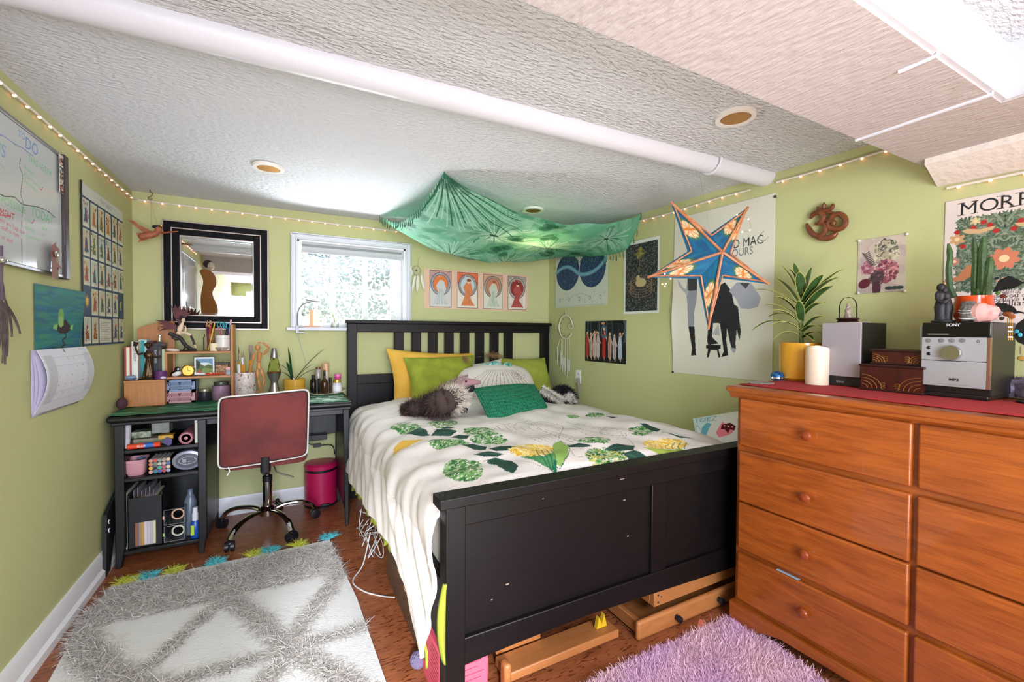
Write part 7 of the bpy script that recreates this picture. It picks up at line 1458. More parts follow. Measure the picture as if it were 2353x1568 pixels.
for k, (xa_, xb_, y0_, y1_) in enumerate(((1288, 1281, 800, 838), (1290, 1289, 812, 848), (1293, 1293, 825, 856), (1299, 1298, 826, 862), (1304, 1304, 828, 870), (1309, 1308, 830, 862))):
    obj('string', M().tube([PR(xa_, 776), PR(xb_, y0_)], .0012, 5), wc_, d3); ms = M(); featherB(ms, PR(xb_, y0_-4), PR(xb_, y1_), .013, ax=1); obj('feather', ms, wfm, d3)
# outlet and plug
ol = thing('wall_outlet', 'white double wall outlet with a grey plug in its lower socket', 'outlet', W(1329, 868)); a_, b_ = W(1324, 850), W(1335, 882)
obj('cover_plate', M().prism([(wx(a_[1]), a_[1]), (wx(b_[1]), b_[1]), (wx(b_[1])-.006, b_[1]), (wx(a_[1])-.006, a_[1])], b_[2], a_[2], axis='z'), WHITE, ol, bevel=.002); obj('socket', M().ball(W(1329.5, 860, .007), (.003, .013, .011), 12), mat('socket_grey', 'C8C8C4', .4), ol)
obj('plug_cable', M().tube([W(1328, 870, .02), W(1329, 880, .03), W(1330, 900, .028), W(1331, 935, .03)], [.012, .011, .006, .006], 10), mat('grey_plug', '8A8478', .5), label='grey plug and flat cable running from the outlet down behind the bed', cat='cable')
# ================= CEILING CLOTH =================
A0, B0, C0, D0 = onZ(1021, 395, ZC-.002), onZ(872, 497, ZC-.002), onZ(1473, 490, ZC-.002), np.array([1.93, 3.08, ZC-.002])
def tmat():
    mt = mat('tie_dye_silk', rough=.6, attr=True); nt = mt.node_tree; b = nt.nodes['Principled BSDF']; o_ = nt.nodes['Material Output']; a = nt.nodes.new('ShaderNodeAttribute'); a.attribute_name = 'paint'
    t = nt.nodes.new('ShaderNodeBsdfTranslucent'); nt.links.new(a.outputs['Color'], t.inputs[0]); m_ = nt.nodes.new('ShaderNodeMixShader'); m_.inputs[0].default_value = .45; nt.links.new(b.outputs[0], m_.inputs[1]); nt.links.new(t.outputs[0], m_.inputs[2]); nt.links.new(m_.outputs[0], o_.inputs[0]); return mt
tc = Cv(420, 300, '6CB48E', 0, 0, 1, 1); R_ = random.Random(31)
for _ in range(500): tc.ell(R_.random(), R_.random(), R_.uniform(.01, .05), R_.uniform(.01, .04), R_.choice(['4A946C', '7CC29E', '9AD4B4', '2F7A54', '6AB48E', 'AEDCC4', '8ACAA8']), R_.random()*3, al=.4)
def burst(x, y, r, n, dark='1F5A3E', pale='C0E4CE'):
    for _ in range(40): a = R_.random()*6.28; d = r*R_.random(); tc.ell(x+d*math.cos(a), y+d*1.3*math.sin(a), r*.25, r*.16, 'A8D8BC', a, al=.35)
    for k in range(n):
        a = k*2*PI/n+R_.uniform(-.05, .05); c = dark if k % 3 == 0 else pale; r0 = r*R_.uniform(.05, .15); r1 = r*R_.uniform(.6, 1); tc.line([(x+r0*math.cos(a), y+1.3*r0*math.sin(a)), (x+r1*math.cos(a), y+1.3*r1*math.sin(a))], .0035 if k % 3 == 0 else .004, c)
    tc.ell(x, y, r*.10, r*.12, '174A32')
for x, y, r, n in ((.34, .34, .20, 34), (.66, .40, .17, 30), (.30, .80, .17, 36), (.62, .82, .17, 34), (.88, .78, .13, 26), (.88, .15, .12, 26)): burst(x, y, r, n)
for k in range(26): a = k/25*PI/2; r1 = R_.uniform(.3, .5); tc.curve([(.03*math.cos(a), .03*math.sin(a)), (r1*.5*math.cos(a), r1*.5*math.sin(a)), (r1*math.cos(a+.03), r1*math.sin(a+.03))], .005, '1F5A3E' if k % 3 == 0 else 'B4DCC4')
for x, y in ((.05, .02), (.5, .06), (.57, .22), (.45, .30), (.78, .60), (.95, .5), (.5, .62), (.02, .6)): 
    for _ in range(8): tc.ell(x+R_.uniform(-.04, .04), y+R_.uniform(-.05, .05), .03, .022, '1C5238', R_.random()*3, al=.4)
uu, vv_ = tc.X, tc.Y
def clothP(u, v):
    u_, v_ = u[..., None], v[..., None]; P = (A0*(1-u_)+C0*u_)*(1-v_)+(B0*(1-u_)+D0*u_)*v_
    su = np.sin(PI*u); fv = np.interp(v, [0, .12, .3, .42, .5, .6, .78, .92, 1], [.150, .185, .215, .215, .190, .215, .275, .245, .16])
    d = fv*np.abs(su)**.75+(1-np.abs(su)**.75)*np.where(u > .5, .20*np.abs(np.sin(PI*v))**.45, .125*np.sin(PI*v))
    d = d+.006*np.sin(u*26+v*9)*su+.004*np.sin(v*40-u*11)*su+.10*np.exp(-((1-u)/.05)**2)*np.clip(v*9, 0, 1)*np.exp(-(v/.35)**2)
    P = P.copy(); P[..., 2] -= d; P[..., 1] -= (.05*np.sin(PI*v)*su)
    P[..., 0] = np.minimum(P[..., 0], XR-np.tan(AR)*(YB-P[..., 1])-.01); P[..., 1] = np.minimum(P[..., 1], YB-.012); return P
cl = thing('hanging_scarf', 'large green tie-dyed scarf slung under the ceiling by its corners', 'scarf', (A0+D0)/2); CP = clothP(uu, vv_)
sheet('cloth', tc, CP, tmat(), cl)
fr = mat('dark_green_fringe', '1E5A44', .8); fm_ = M(); 
def fringe(ms, edge, n, L_):
    for k in range(n):
        p = edge[int(k/(n-1)*(len(edge)-1))]; L1_ = L_*R_.uniform(.7, 1.2); ms.tube([p+[0, 0, .002], p+[.003, 0, -L1_*.5], p+[R_.uniform(-.006, .006), 0, -L1_]], [.0014, .0022, .003], 5)
for nm, ed in (('left', CP[:, 0]), ('right', CP[:, -1])):
    ms = M(); fringe(ms, ed, 34, .045); obj('fringe', ms, fr, cl, kind='stuff')
# ================= STAR LANTERN =================
SP = np.array([1.63, 1.27, 1.44]); SN = np.array([.70, .714, 0.]); SN /= np.linalg.norm(SN)
def St(x, y, d=0.): return onP(x, y, SP, SN)-SN*d
tips = [(1541, 465), (1718, 477), (1766, 653), (1627, 757), (1488, 638)]; inn = [(1632, 537), (1680, 583), (1660, 640), (1604, 641), (1580, 578)]; apex = (1653, 587)
ln = thing('star_lantern', 'five-pointed blue paper star lantern with orange tie-dye spots and copper edges', 'lantern', St(1650, 600)*[1, 1, 0]+[0, 0, 1.2]); cop = mat('copper_edge', 'C08458', .4, var='9A5A38', vs=30)
paint_st = mat('star_paper', rough=.45, attr=True)
ap_ = St(*apex, .075); apb = St(*apex, -.075)
k_ = 0
for i, tp in enumerate(tips):
    for s_, nb in ((0, inn[(i-1) % 5]), (1, inn[i])):
        cv = Cv(56, 40, '145A80', 0, 0, 1, 1); r_ = random.Random(i)
        for _ in range(60): cv.ell(r_.random(), r_.random(), .12, .08, r_.choice(['12507A', '1A6A8E', '0E4468', '187088']), r_.random()*3, al=.4)
        cy_ = .55
        cv.ell(.5 if s_ else .5, cy_, .42, .22, '3E6A3A', al=.8); cv.ell(.5, cy_, .36, .17, 'E0C4A0', al=.95)
        for a in np.linspace(0, 2*PI, 9): cv.line([(.5, cy_), (.5+.34*math.cos(a), cy_+.17*math.sin(a))], .03, 'C0742E')
        tip = St(*tp); nbw = St(*nb); P = quad(cv, tip, tip, ap_, nbw) if s_ == 0 else quad(cv, tip, tip, nbw, ap_)
        sheet('star_face', cv, P, paint_st, ln)
        m2 = M(); m2.add([tuple(tip), tuple(nbw), tuple(apb)], [(0, 1, 2) if s_ else (0, 2, 1)]); obj('back_face', m2, mat('star_blue', '145A80', .5), ln)
        e_ = ln
    obj('ridge_bar', M().tube([St(*tp, .004), ap_-SN*.003], .0055, 6), cop, ln)
    for nb in (inn[(i-1) % 5], inn[i]): obj('edge_bar', M().tube([St(*tp, .002)*.93+ap_*.07, St(*nb, .003)*.88+ap_*.12-SN*.003], .0035, 6), cop, ln)
hk2 = np.array([1.64, 1.335, ZC-.075])
obj('hanging_thread', M().tube([St(1632, 537), hk2], .0008, 5), mat('thread'), ln)
led = mat('warm_led', 'FFE0B0', .4, emis='FFC88A', es=5); fw2 = [(1690, 498), (1716, 508), (1719, 533), (1702, 537), (1527, 632), (1540, 643), (1521, 655), (1529, 654), (1527, 660)]
obj('fairy_wire', M().tube(spline([St(x, y, .03) for x, y in fw2[:4]], 16), .0007, 5).tube(spline([St(x, y, .02) for x, y in fw2[4:]], 16), .0007, 5), mat('thread'), ln)
for x, y in fw2: obj('fairy_bulb', M().ball(St(x, y, .03), .0032, 8), led, ln)
# ================= ON THE DRESSER =================
TZD = TOPZ
rc = M(); n_ = 40
red = mat('red_runner', 'B0262A', .9, var='921C22', vs=90, bump=.4, bs=300, bdist=.003)
rl = onZ(1697, 882, TZD); rc.grid(lambda u, v: D(.045+.36*v+.002*math.sin(u*9), topy-.012-1.1*u+.004*math.sin(v*30), TZD+.0022+.0006*math.sin(u*40)), 30, 14)
obj('red_runner', rc, red, label='red woven cloth runner lying along the dresser top', cat='runner', solid=.002)
TD = TZD+.004
def oX(x, y, X): return onX(x, y, X)
def rectX(x0, y0, x1, y1, X): a = onX((x0), (y0+y1)/2, X); b = onX(x1, (y0+y1)/2, X); t = onX((x0+x1)/2, y0, X); u = onX((x0+x1)/2, y1, X); return a[1], b[1], t[2], u[2]  # Y far, Y near, z top, z bottom
def bX(ms, x0, y0, x1, y1, X, dep, z0=None, mi=0): a, b, t, u = rectX(x0, y0, x1, y1, X); return ms.box((X, b, u if z0 is None else z0), (X+dep, a, t), mi)
# speaker
SX = 1.915; a, b, t, u = rectX(1889, 742, 1979, 884, SX); zb_ = TD
sp = thing('speaker', 'silver-fronted black bookshelf speaker beside the big yellow plant pot', 'speaker', (SX+.08, (a+b)/2, TD)); _, _, zm, _ = rectX(1889, 865, 1979, 880, SX)
obj('cabinet', M().box((SX+.004, b, TD), (SX+.19, a, t)), mat('black_ash', '161412', .5, var='221E1A', vs=30, stretch=(1, 1, 8)), sp, bevel=.002)
obj('front_grille', M().box((SX-.004, b, zm), (SX+.004, a, t)), mat('silver_grille', 'A49CA0', .5, metal=.2, bump=.15, bs=500, bdist=.001), sp, bevel=.002); obj('lettering', M().text('SONY', .010, Matrix(((0, 0, -1, SX-.0002), (-1, 0, 0, (a+b)/2+.014), (0, 1, 0, TD+.012), (0, 0, 0, 1))), bold=.0003), mat('grey_print', '8A8A8A', .5), sp)
# doily and glass dome
dp0 = onX(1948, 740, SX+.06); zt_ = t+.001
def ddisc(r, n=40, amp=.004): return [(dp0[0]+.01+(r+amp*math.cos(9*k*2*PI/n))*math.cos(k*2*PI/n), dp0[1]-.01+(r+amp*math.cos(9*k*2*PI/n))*math.sin(k*2*PI/n)) for k in range(n)]
obj('doily', M().prism(ddisc(.055, 72), zt_, zt_+.0015, axis='z'), mat('pink_lace', 'D8B8B0', .9), label='small pinkish lace doily on top of the speaker', cat='doily')
gd = thing('glass_dome', 'tiny robed figure under a glass dome on a dark carved wooden stand', 'ornament', (dp0[0], dp0[1], zt_+.002)); sc = (rectX(1928, 672, 1967, 728, dp0[0])); rr_ = (sc[0]-sc[1])/2; H_ = rectX(1928, 672, 1967, 728, dp0[0])[2]-zt_-.018
obj('wood_stand', M().lathe([(rr_*1.1, 0), (rr_*1.25, .003), (rr_*1.05, .008), (rr_*1.35, .013), (rr_*1.2, .017), (0, .017)], (dp0[0], dp0[1], zt_+.002), 26), mat('dark_rosewood', '2E1410', .3), gd)
obj('dome', M().lathe([(rr_, .018), (rr_, H_*.62), (rr_*.86, H_*.82), (rr_*.5, H_*.96), (0, H_)], (dp0[0], dp0[1], zt_), 30), CLEAR, gd)
fgm = M().lathe([(.012, .018), (.013, .024), (.009, H_*.35), (.011, H_*.5), (.006, H_*.56), (.0065, H_*.62), (.006, H_*.68), (.002, H_*.75), (0, H_*.77)], (dp0[0], dp0[1], zt_), 18); obj('robed_figure', fgm, mat('ivory_figure', 'B8A898', .5, var='6A5648', vs=120), gd)
# carved boxes
def gilt(ms, X, Yc, Zc, s_, sg):
    for k in range(4):
        r = s_*(.25+.2*k); ms.tube([(X, Yc+sg*r*math.cos(a_)*1., Zc+r*math.sin(a_)*.8) for a_ in np.linspace(0, PI/2, 8)], .0012, 5)
    for k in range(3): ms.tube([(X, Yc+sg*(s_*.9+.006*math.cos(q_))-sg*.0, Zc+.004+k*.007+.004*math.sin(q_)) for q_ in np.linspace(0, 5, 8)], .0010, 5)
mah = mat('mahogany_box', '4A1812', .35, var='3A100C', vs=20, stretch=(1, 4, 1)); ed = mat('mahogany_edge', '2E100C', .4); gi = mat('gilt_paint', 'B07A3A', .4, metal=.6)
for lab, (x0, y0, x1, y1), X, zb_, dep in (('larger dark red wooden box with gilt corners, lower of the two', (1978, 840, 2120, 897), 1.875, TD, .16), ('smaller dark red wooden box with gilt corners stacked on the larger one', (2004, 804, 2120, 838), 1.905, None, .12)):
    a, b, t, u = rectX(x0, y0, x1, y1, X); 
    if zb_ is None: zb_ = prev_t+.0005
    b = min(b, a-.12); wb_ = thing('carved_box', lab, 'box', (X+dep/2, (a+b)/2, zb_), group='gilt-cornered wooden boxes')
    obj('box_base', M().box((X-.004, b-.004, zb_), (X+dep+.004, a+.004, zb_+.006)), ed, wb_, bevel=.001); obj('box_body', M().box((X, b, zb_+.006), (X+dep, a, t-.008)), mah, wb_); obj('box_lid', M().box((X-.006, b-.006, t-.008), (X+dep+.006, a+.006, t)), ed, wb_, bevel=.002)
    g_ = M(); gilt(g_, X-.0008, a-.004, zb_+.008, (t-zb_)*.75, -1); obj('gilt_corner', g_, gi, wb_); g_ = M(); gilt(g_, X-.0008, b+.004, zb_+.008, (t-zb_)*.75, 1); obj('gilt_corner', g_, gi, wb_); prev_t = t
# stereo
TX = 1.885; a, b, t, u = rectX(2117, 741, 2276, 908, TX); stz = t
se = thing('mini_stereo', 'silver and black compact stereo with a large round volume knob', 'stereo', (TX+.1, (a+b)/2, TD)); pb_ = mat('piano_black', '0A0A0C', .12); sil = mat('silver_panel', 'B4B4B8', .35, metal=.35)
za = rectX(2117, 775, 2276, 890, TX); zmid = rectX(2117, 830, 2276, 833, TX)
obj('case', M().box((TX+.012, b, TD+.012), (TX+.215, a, t)).box((TX+.006, b+.004, TD), (TX+.20, a-.004, TD+.014)), mat('black_case', '141312', .4), se, bevel=.003); obj('display_window', M().box((TX, b+.001, za[2]), (TX+.012, a-.001, t)), pb_, se, bevel=.002)
obj('front_panel', M().box((TX-.004, b+.006, zmid[2]+.0005), (TX+.012, a-.001, za[2]-.001)).box((TX-.004, b+.006, za[3]), (TX+.012, a-.001, zmid[2]-.001)), sil, se, bevel=.0015); obj('chrome_strip', M().box((TX-.005, b, za[3]), (TX+.012, b+.006, za[2]-.001)), mat('pinkish_chrome', 'A87C70', .25, metal=.8), se)
def SF(x, y): p = onX(x, y, TX-.005); return p
kc = SF(2188, 811); T = Matrix.Translation(kc) @ Matrix.Rotation(-PI/2, 4, 'Y'); kr = (onX(2165, 811, TX)[1]-onX(2211, 811, TX)[1])/2
obj('volume_knob', M().lathe([(kr, 0), (kr, .012), (kr*.94, .016), (0, .016)], n=40, T=T), mat('spun_metal', 'B8B4B0', .22, metal=1.), se)
T2 = Matrix(((0, 0, -1, 0), (-1, 0, 0, 0), (0, 1, 0, 0), (0, 0, 0, 1)))
def tx(s, x, y, size, m_, nm='lettering', al='CENTER', X=None, b_=0): p = onX(x, y, X or TX-.005); return obj(nm, M().text(s, size, Matrix.Translation(p-[.0006, 0, 0]) @ T2, align=al, bold=b_), m_, se)
tx('SONY', 2190, 750, .012, mat('white_print', 'C8C8CC', .4), X=TX-.0006, b_=.0004); tx('MP3', 2192, 876, .013, mat('dark_print', '3A3A40', .4), b_=.0004)
for x, y in ((2134, 783), (2164, 783), (2188, 783), (2212, 783)): obj('button', M().lathe([(.0065, 0), (.0065, .002), (0, .0025)], n=20, T=Matrix.Translation(SF(x, y)) @ Matrix.Rotation(-PI/2, 4, 'Y')), mat('button_silver', '8E8E92', .3, metal=.5), se)
for x, y in ((2134, 799), (2134, 813)): obj('jack', M().lathe([(.0055, 0), (.003, .002), (0, .0005)], n=16, T=Matrix.Translation(SF(x, y)) @ Matrix.Rotation(-PI/2, 4, 'Y')), pb_, se)
obj('power_button', M().tube([SF(2248+3*math.cos(q_), 785+3*math.sin(q_))-[.0006, 0, 0] for q_ in np.linspace(0, 2*PI, 16, endpoint=False)], .0005, 5, closed=True), mat('dark_print'), se)
obj('tiny_print', M().box((TX-.0052, SF(2225, 884)[1], SF(2180, 884)[2]), (TX-.0048, SF(2155, 884)[1], SF(2180, 883)[2])).box((TX-.0005, onX(2180, 769, TX)[1], onX(2150, 769, TX)[2]), (TX-.0002, onX(2132, 769, TX)[1], onX(2150, 768, TX)[2])), mat('grey_print'), se)
for k in range(2): X = 1.90; a2, b2, t2, u2 = rectX(2107+k*4, 768, 2110.5+k*4, 850, X); obj('disc_case', M().box((X, b2, prev_t-.002 if 0 else TD+.13), (X+.12, a2, TD+.255)), CLEAR if k else mat('case_grey', '9AA0A0', .25), label='clear disc case standing %s against the stereo' % ('first' if k == 0 else 'second, closest'), cat='disc case') if 0 else None
obj('disc_case', M().box((1.893, a+.002, prev_t+.001), (1.893+.12, a+.007, TD+.23)), mat('case_grey', '9AA4A2', .2), label='thin clear disc case standing between the stereo and the small carved box', cat='disc case')
# couple statuette
ZS_ = stz+.001; CX = 1.93
def G(x, y, X=CX): return onX(x, y, X)
bs = mat('black_stone', '1C1C1E', .55, bump=.2, bs=90); cs_ = thing('couple_statuette', 'dark stone figurine of two embracing figures on the stereo', 'figurine', G(2168, 740)*[1, 1, 0]+[0, 0, ZS_])
def stg(pts, rr): Q = spline([G(x, y, CX+dx) for x, y, dx in pts], 20); return Q, np.interp(np.linspace(0, 1, len(Q)), np.linspace(0, 1, len(rr)), rr)
cb = M(); Q, r_ = stg([(2163, 739, 0), (2162, 722, 0), (2162, 706, 0), (2162, 690, 0), (2161, 676, 0), (2162, 668, 0)], [.018, .015, .017, .012, .014, .007]); cb.tube(Q, r_, 14); Q, r_ = stg([(2175, 739, .005), (2176, 722, .005), (2177, 706, .005), (2175, 690, .005), (2174, 678, .005), (2172, 670, .005)], [.014, .013, .015, .011, .012, .006]); cb.tube(Q, r_, 14)
cb.ball(G(2163, 661), (.012, .012, .014), 14).ball(G(2171, 667), (.010, .010, .012), 12).ball(G(2168, 739), (.03, .032, .007), 18); Q, r_ = stg([(2154, 676, -.01), (2156, 690, -.016), (2170, 694, -.018), (2182, 686, -.01)], [.007, .006, .006, .005]); cb.tube(Q, r_, 10)
cb.v = [(x, y, max(z, ZS_)) for x, y, z in cb.v]; obj('body', cb, bs, cs_)
# orange pot with cacti
PX = 1.99; c_ = G(2236, 735, PX); rr_ = (G(2190, 710, PX)[1]-G(2284, 710, PX)[1])/2; hp_ = G(2236, 681, PX)[2]-ZS_; PX = min(PX, wx(c_[1])-rr_-.005)
org_ = mat('orange_glaze', 'C8420E', .15, coat=.5); op = thing('potted_cactus', 'glossy orange pot of tall thin cacti standing on the stereo', 'plant', (PX, c_[1], ZS_))
obj('pot', M().lathe([(rr_*.78, 0), (rr_, hp_*.25), (rr_*1.02, hp_*.6), (rr_*.93, hp_*.85), (rr_*.95, hp_), (rr_*.86, hp_), (rr_*.84, hp_*.8), (0, hp_*.8)], (PX, c_[1], ZS_), 36), org_, op); obj('soil', M().lathe([(rr_*.84, 0), (0, .004)], (PX, c_[1], ZS_+hp_*.81), 20), mat('soil'), op)
cac = mat('cactus_green', '3A5A2A', .55, var='2A4420', vs=30, bump=.4, bs=120)
for P, r0 in (([(2192, 683), (2183, 660), (2180, 620), (2183, 590), (2179, 560)], .009), ([(2240, 683), (2239, 640), (2241, 600), (2238, 545)], .009), ([(2254, 683), (2256, 640), (2257, 600), (2260, 545)], .0125), ([(2266, 683), (2268, 650), (2273, 620), (2276, 590)], .012), ([(2247, 683), (2246, 672), (2246, 662)], .016), ([(2258, 683), (2262, 668), (2270, 655)], .014)):
    Q = spline([G(x, y, PX) for x, y in P], 20); v0 = len(Q); obj('cactus_stem', M().tube(Q, np.interp(np.linspace(0, 1, v0), [0, .85, 1], [r0, r0*.9, r0*.35]), 7), cac, op, sharp=20)
# sage bundle and quartz
sg = thing('sage_bundle', 'grey sage bundle wound with white string leaning on the orange pot', 'bundle', G(2225, 740, 1.91)*[1, 1, 0]+[0, 0, ZS_]); q0, q1 = G(2226, 736, 1.915), G(2225, 696, 1.93); q0[2] = ZS_+.002
obj('leaves', M().tube([q0, (q0+q1)/2, q1], [.018, .021, .018], 12), mat('sage_grey', '7A746C', .95, var='4A443E', vs=60, bump=1., bs=90, bdist=.01), sg); hq = (q1-q0)
for f_ in (.2, .5, .62): obj('string', M().tube([q0+hq*f_+[.0215*math.cos(t_), .0215*math.sin(t_), .004*math.cos(t_)] for t_ in np.linspace(0, 2*PI, 18, endpoint=False)], .0014, 5, closed=True), WHITE, sg)
def rock(name, lab, c, r, m_, seed, sq=(1, 1, .7), spikes=0, sharp=15):
    ms = M(); R2_ = random.Random(seed); ms.ball((0, 0, 0), r, 18); v = []
    for p in ms.v: k = 1+.22*math.sin(p[0]*90+seed)+.18*math.sin(p[1]*110+seed*2)+R2_.uniform(-.08, .08); v.append([p[0]*k*sq[0], p[1]*k*sq[1], p[2]*k*sq[2]])
    mz_ = min(p[2] for p in v)*.8; ms.v = [(p[0]+c[0], p[1]+c[1], max(0, p[2]-mz_)+c[2]) for p in v]
    t = thing(name, lab, 'crystal', c); obj('rock', ms, m_, t, sharp=sharp)
    if spikes:
        cr_ = M()
        for _ in range(spikes): a_ = R2_.random()*6.28; d_ = r*.8*R2_.random(); x_, y_ = c[0]+d_*math.cos(a_)*sq[0], c[1]+d_*math.sin(a_)*sq[1]; zz_ = c[2]+r*sq[2]*1.4*math.sqrt(max(.05, 1-(d_/r)**2)); s_ = R2_.uniform(.007, .014); cr_.lathe([(s_, -s_*1.5), (s_, s_*.3), (0, s_*1.6)], (x_, y_, zz_), 6)
        obj('crystal_point', cr_, mat('amethyst', '6E5A78', .15, var='4A3658', vs=50), t, sharp=10, kind='stuff')
    return t
qp_ = G(2263, 738, 1.93); rock('rose_quartz', 'rough pink rose quartz chunk beside the sage bundle', (qp_[0], qp_[1], ZS_), .030, mat('rose_quartz', 'C8908A', .35, var='D8A8A0', vs=40), 3, (.8, 1, .95))
am = onZ(2330, 912, TD); rock('amethyst_cluster', 'rough purple amethyst cluster at the right edge of the photo', (am[0]+.0, am[1]-.01, TD), .062, mat('amethyst_base', '8A7C90', .6, var='5A5460', vs=60), 5, (.9, 1.15, .55), 26)
# leaf-shaped jewellery stand
JX = 1.93; js = thing('jewellery_stand', 'black metal leaf-shaped jewellery stand hung with earrings at the right edge', 'stand', (JX, onX(2353, 800, JX)[1]-.03, TD)); mb_ = mat('black_metal', '0E0E12', .35)
def J(x, y, X=JX): return onX(x, y, X)
base_y = J(2385, 900)[1]
obj('stand_foot', M().lathe([(.05, 0), (.05, .004), (0, .006)], (JX+.04, base_y, TD), 24), mb_, js)
obj('stem', M().tube(spline([(JX+.04, base_y, TD), (JX+.02, base_y, TD+.12), tuple(J(2385, 740)), tuple(J(2390, 640))], 20), .004, 8), mb_, js)
for P in ([(2281, 672), (2295, 645), (2318, 634), (2340, 643), (2352, 650), (2335, 660), (2300, 668)], [(2287, 697), (2310, 697), (2330, 706), (2340, 720), (2325, 722), (2300, 716)], [(2330, 762), (2336, 745), (2353, 733), (2362, 745), (2355, 765), (2340, 775)], [(2328, 770), (2350, 765), (2365, 780), (2352, 792), (2338, 786)]):
    n = len(P); ms = M(); ms.add([tuple(J(x, y, JX-.001)) for x, y in P]+[tuple(J(x, y, JX+.001)) for x, y in P], [tuple(range(n)), tuple(range(2*n-1, n-1, -1))]+[(i, (i+1) % n, (i+1) % n+n, i+n) for i in range(n)]); obj('leaf', ms, mb_, js, bevel=.0005)
for a_, b_ in (((2352, 648), (2388, 660)), ((2338, 716), (2387, 728)), ((2360, 745), (2386, 740))): obj('twig', M().tube([J(*a_), J(*b_)], .0025, 6), mb_, js)
def ear(lab, parts): 
    t = thing('earring', lab, 'earring', J(*parts[0][1], JX-.006), group='earrings on the leaf stand')
    for nm, p, r, col in parts: obj(nm, M().ball(J(*p, JX-.006), r, 8), mat('ear_'+col, col, .3), t)
ear('green stone earring hanging below the top black leaf', [('stone', (2293, 674), (.003, .006, .006), '4A6A2A'), ('ring', (2296, 683), (.003, .004, .004), '8A8A88')]); ear('dark red cluster earring under the top black leaf', [('stone', (2304, 681), (.004, .008, .007), '5A2420'), ('bead', (2312, 674), (.003, .006, .006), '7A6A70')])
ear('amber stone earring hanging from the middle black leaf', [('stone', (2316, 722), (.004, .013, .008), '7A3A14'), ('stone_drop', (2325, 728), (.004, .008, .008), '8A4A1E')]); ear('dark beaded earring left of the amber one', [('stone', (2294, 722), (.004, .010, .007), '2A2220'), ('bead', (2302, 732), (.003, .006, .006), '3A2A24')])
ear('turquoise drop earring on the lower right leaf', [('stone', (2336, 762), (.003, .005, .007), '2A8CA0')]); ear('second turquoise drop earring just right of the first', [('stone', (2344, 770), (.003, .005, .007), '3AA0B4')]); ear('brass bell earring at the bottom of the leaf stand', [('bell', (2348, 824), (.006, .010, .008), 'A8843A'), ('wire', (2345, 805), (.002, .002, .014), '6A5A3A')])
t = thing('earring', 'long gold and silver stick earring hanging in front of the stereo corner', 'earring', J(2322, 740, JX-.006), group='earrings on the leaf stand')
for k in range(3): obj('stick', M().tube([J(2315+k*5, 730, JX-.008), J(2318+k*4, 782, JX-.008)], .0012, 5), gold, t)
for y in (752, 762, 775): obj('pearl', M().ball(J(2321, y, JX-.01), (.003, .006, .003), 8), WHITE, t)
# candle, plant, coaster, beetle
cp_ = onZ(1880, 883, TD); rr_ = .031*1.0
w0, w1 = onX(1853, 850, cp_[0]-.02), onX(1907, 850, cp_[0]-.02); rr_ = (w0[1]-w1[1])/2*.93
obj('candle', M().grid(lambda u, v: (lambda r, z: (cp_[0]-.01+r*math.cos(2*PI*u), cp_[1]+r*math.sin(2*PI*u), TD+z))(rr_*(1 if v < .72 else (.93 if v < .8 else max(0, (1-v)*4))), (onX(1880, 797, cp_[0]-.02)[2]-TD+.004*math.sin(4*PI*u+1))*(min(1, v/.72)) if v < .8 else (onX(1880, 797, cp_[0]-.02)[2]-TD)-.010), 40, 26, closed_u=True), mat('ivory_wax', 'EFDCC4', .45, var='E9D2B6', vs=8), label='thick ivory pillar candle in front of the yellow plant pot', cat='candle')
pc0 = onZ(1838, 874, TD); pX, pY = 1.99, 1.105
a, b, t, u = rectX(1787, 788, 1889, 875, pX-.02); pr_ = (a-b)/2*.93; pY = (a+b)/2-.0; hp_ = t-TD
pl = thing('potted_dracaena', 'large leafy plant with yellow-edged leaves in a glossy yellow pot on the dresser', 'plant', (pX, pY, TD))
obj('pot', M().lathe([(pr_*.78, 0), (pr_*.93, .012), (pr_, hp_*.4), (pr_, hp_), (pr_*.93, hp_), (pr_*.92, hp_-.02), (0, hp_-.02)], (pX, pY, TD), 44), mat('sunny_glaze', 'E0A02E', .18, coat=.5), pl); obj('soil', M().lathe([(pr_*.92, 0), (0, .004)], (pX, pY, TD+hp_-.019), 24), mat('soil'), pl)
def V3(x, y, X): return onX(x, y, X)
obj('stem', M().tube([(pX, pY, TD+hp_-.02), V3(1840, 740, pX), V3(1838, 700, pX)], [.009, .008, .006], 8), mat('leaf_stem', '5A6A34', .6), pl)
LG = mat('dracaena_leaf', '27401E', .35, var='3A5A2C', vs=25); LE = mat('leaf_yellow_edge', 'B8B85A', .5)
z12 = lambda x, y: (1720+x/3.135, 420+y/3.135)
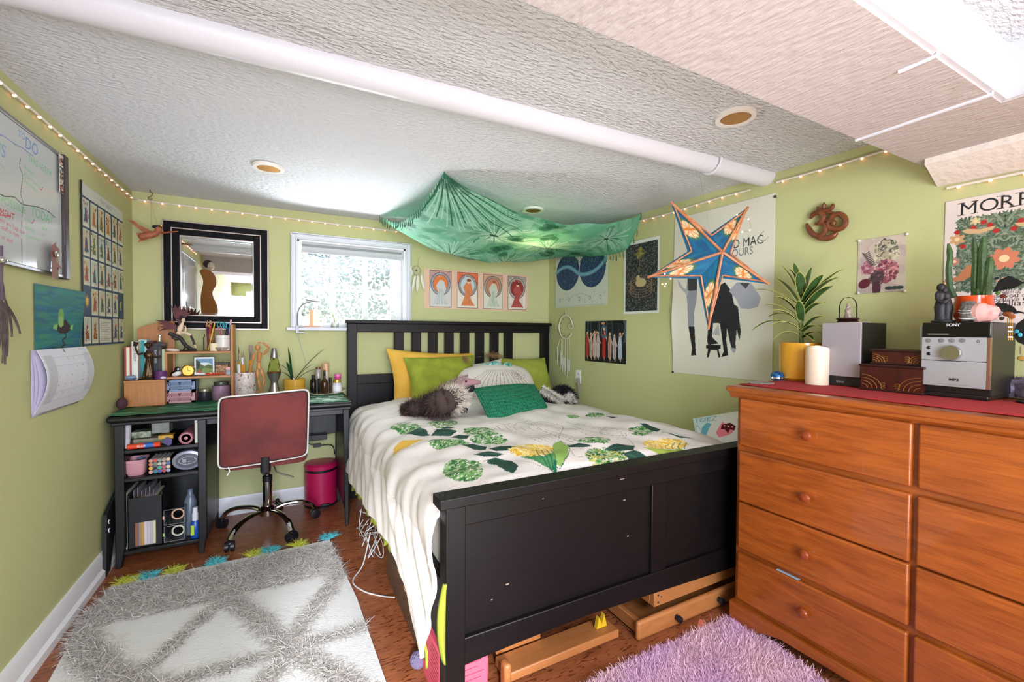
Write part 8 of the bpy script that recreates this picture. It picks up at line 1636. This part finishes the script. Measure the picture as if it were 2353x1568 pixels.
lv = [((380, 850), (200, 582), .06, .016, -.02), ((375, 830), (325, 578), .03, .016, .02), ((390, 800), (290, 620), .03, .019, -.03), ((385, 830), (365, 640), .0, .021, -.05), ((400, 800), (455, 605), .01, .019, .0), ((395, 860), (535, 660), .015, .022, -.04), ((400, 900), (690, 620), .05, .016, .02), ((400, 880), (655, 680), .04, .020, .0), ((395, 930), (608, 740), .03, .024, -.04), ((400, 950), (560, 870), .035, .018, -.03), ((390, 1060), (570, 970), .045, .018, -.01),
      ((375, 900), (50, 770), .05, .017, -.03), ((370, 880), (200, 690), .03, .015, .02), ((360, 950), (200, 820), .03, .017, -.06), ((370, 980), (110, 880), .04, .020, -.04), ((370, 1010), (160, 925), .04, .015, -.07), ((370, 1000), (140, 968), .05, .017, .0), ((365, 1060), (20, 1070), .09, .019, -.05), ((370, 1060), (145, 1035), .05, .015, -.08), ((370, 1110), (170, 1140), .06, .014, -.06), ((380, 1080), (530, 1040), .03, .018, -.03), ((385, 1120), (528, 1090), .03, .016, -.02), ((380, 1000), (360, 850), .0, .018, -.07), ((385, 1120), (470, 1140), .035, .012, -.05)]
wmax = lambda p: min(p[0], wx(p[1])-.02)
for (rx_, ry_), (tx_, ty_), lift, w, dx in lv:
    r0 = V3(*z12(rx_, ry_), pX); tp = V3(*z12(tx_, ty_), pX+dx); tp[0] = wmax(tp); V, F_ = strap_leaf(r0, tp, lift, w, 12, .18); ms = M().add(V, F_); ms.tube(V[0:45:4], .0011, 5, mi=1).tube(V[2:47:4], .0011, 5, mi=1); obj('leaf', ms, [LG, LE], pl)
q = onZ(1745, 880, TD); obj('coaster', M().prism([(q[0]+.0+(.052+.003*math.cos(10*t_))*math.cos(t_), q[1]+(.052+.003*math.cos(10*t_))*math.sin(t_)) for t_ in np.linspace(0, 2*PI, 60, endpoint=False)], TD, TD+.002, axis='z'), mat('lace_grey', 'A89A94', .6, var='6A6A68', vs=120), label='small grey lace coaster on the left end of the red runner', cat='coaster')
q = onZ(1786, 873, TD); bt = thing('paperweight', 'blue patterned dome paperweight with silver rim at the foot of the yellow pot', 'paperweight', (q[0], q[1], TD)); obj('rim', M().lathe([(.026, 0), (.028, .004), (.026, .012)], (q[0], q[1], TD+.003), 28), chr_, bt); obj('dome', M().ball((q[0], q[1], TD+.014), (.027, .027, .024), 20), mat('blue_mosaic', '1E6CA0', .25, var='0E3A6A', vs=120, lo=.45, hi=.52), bt)
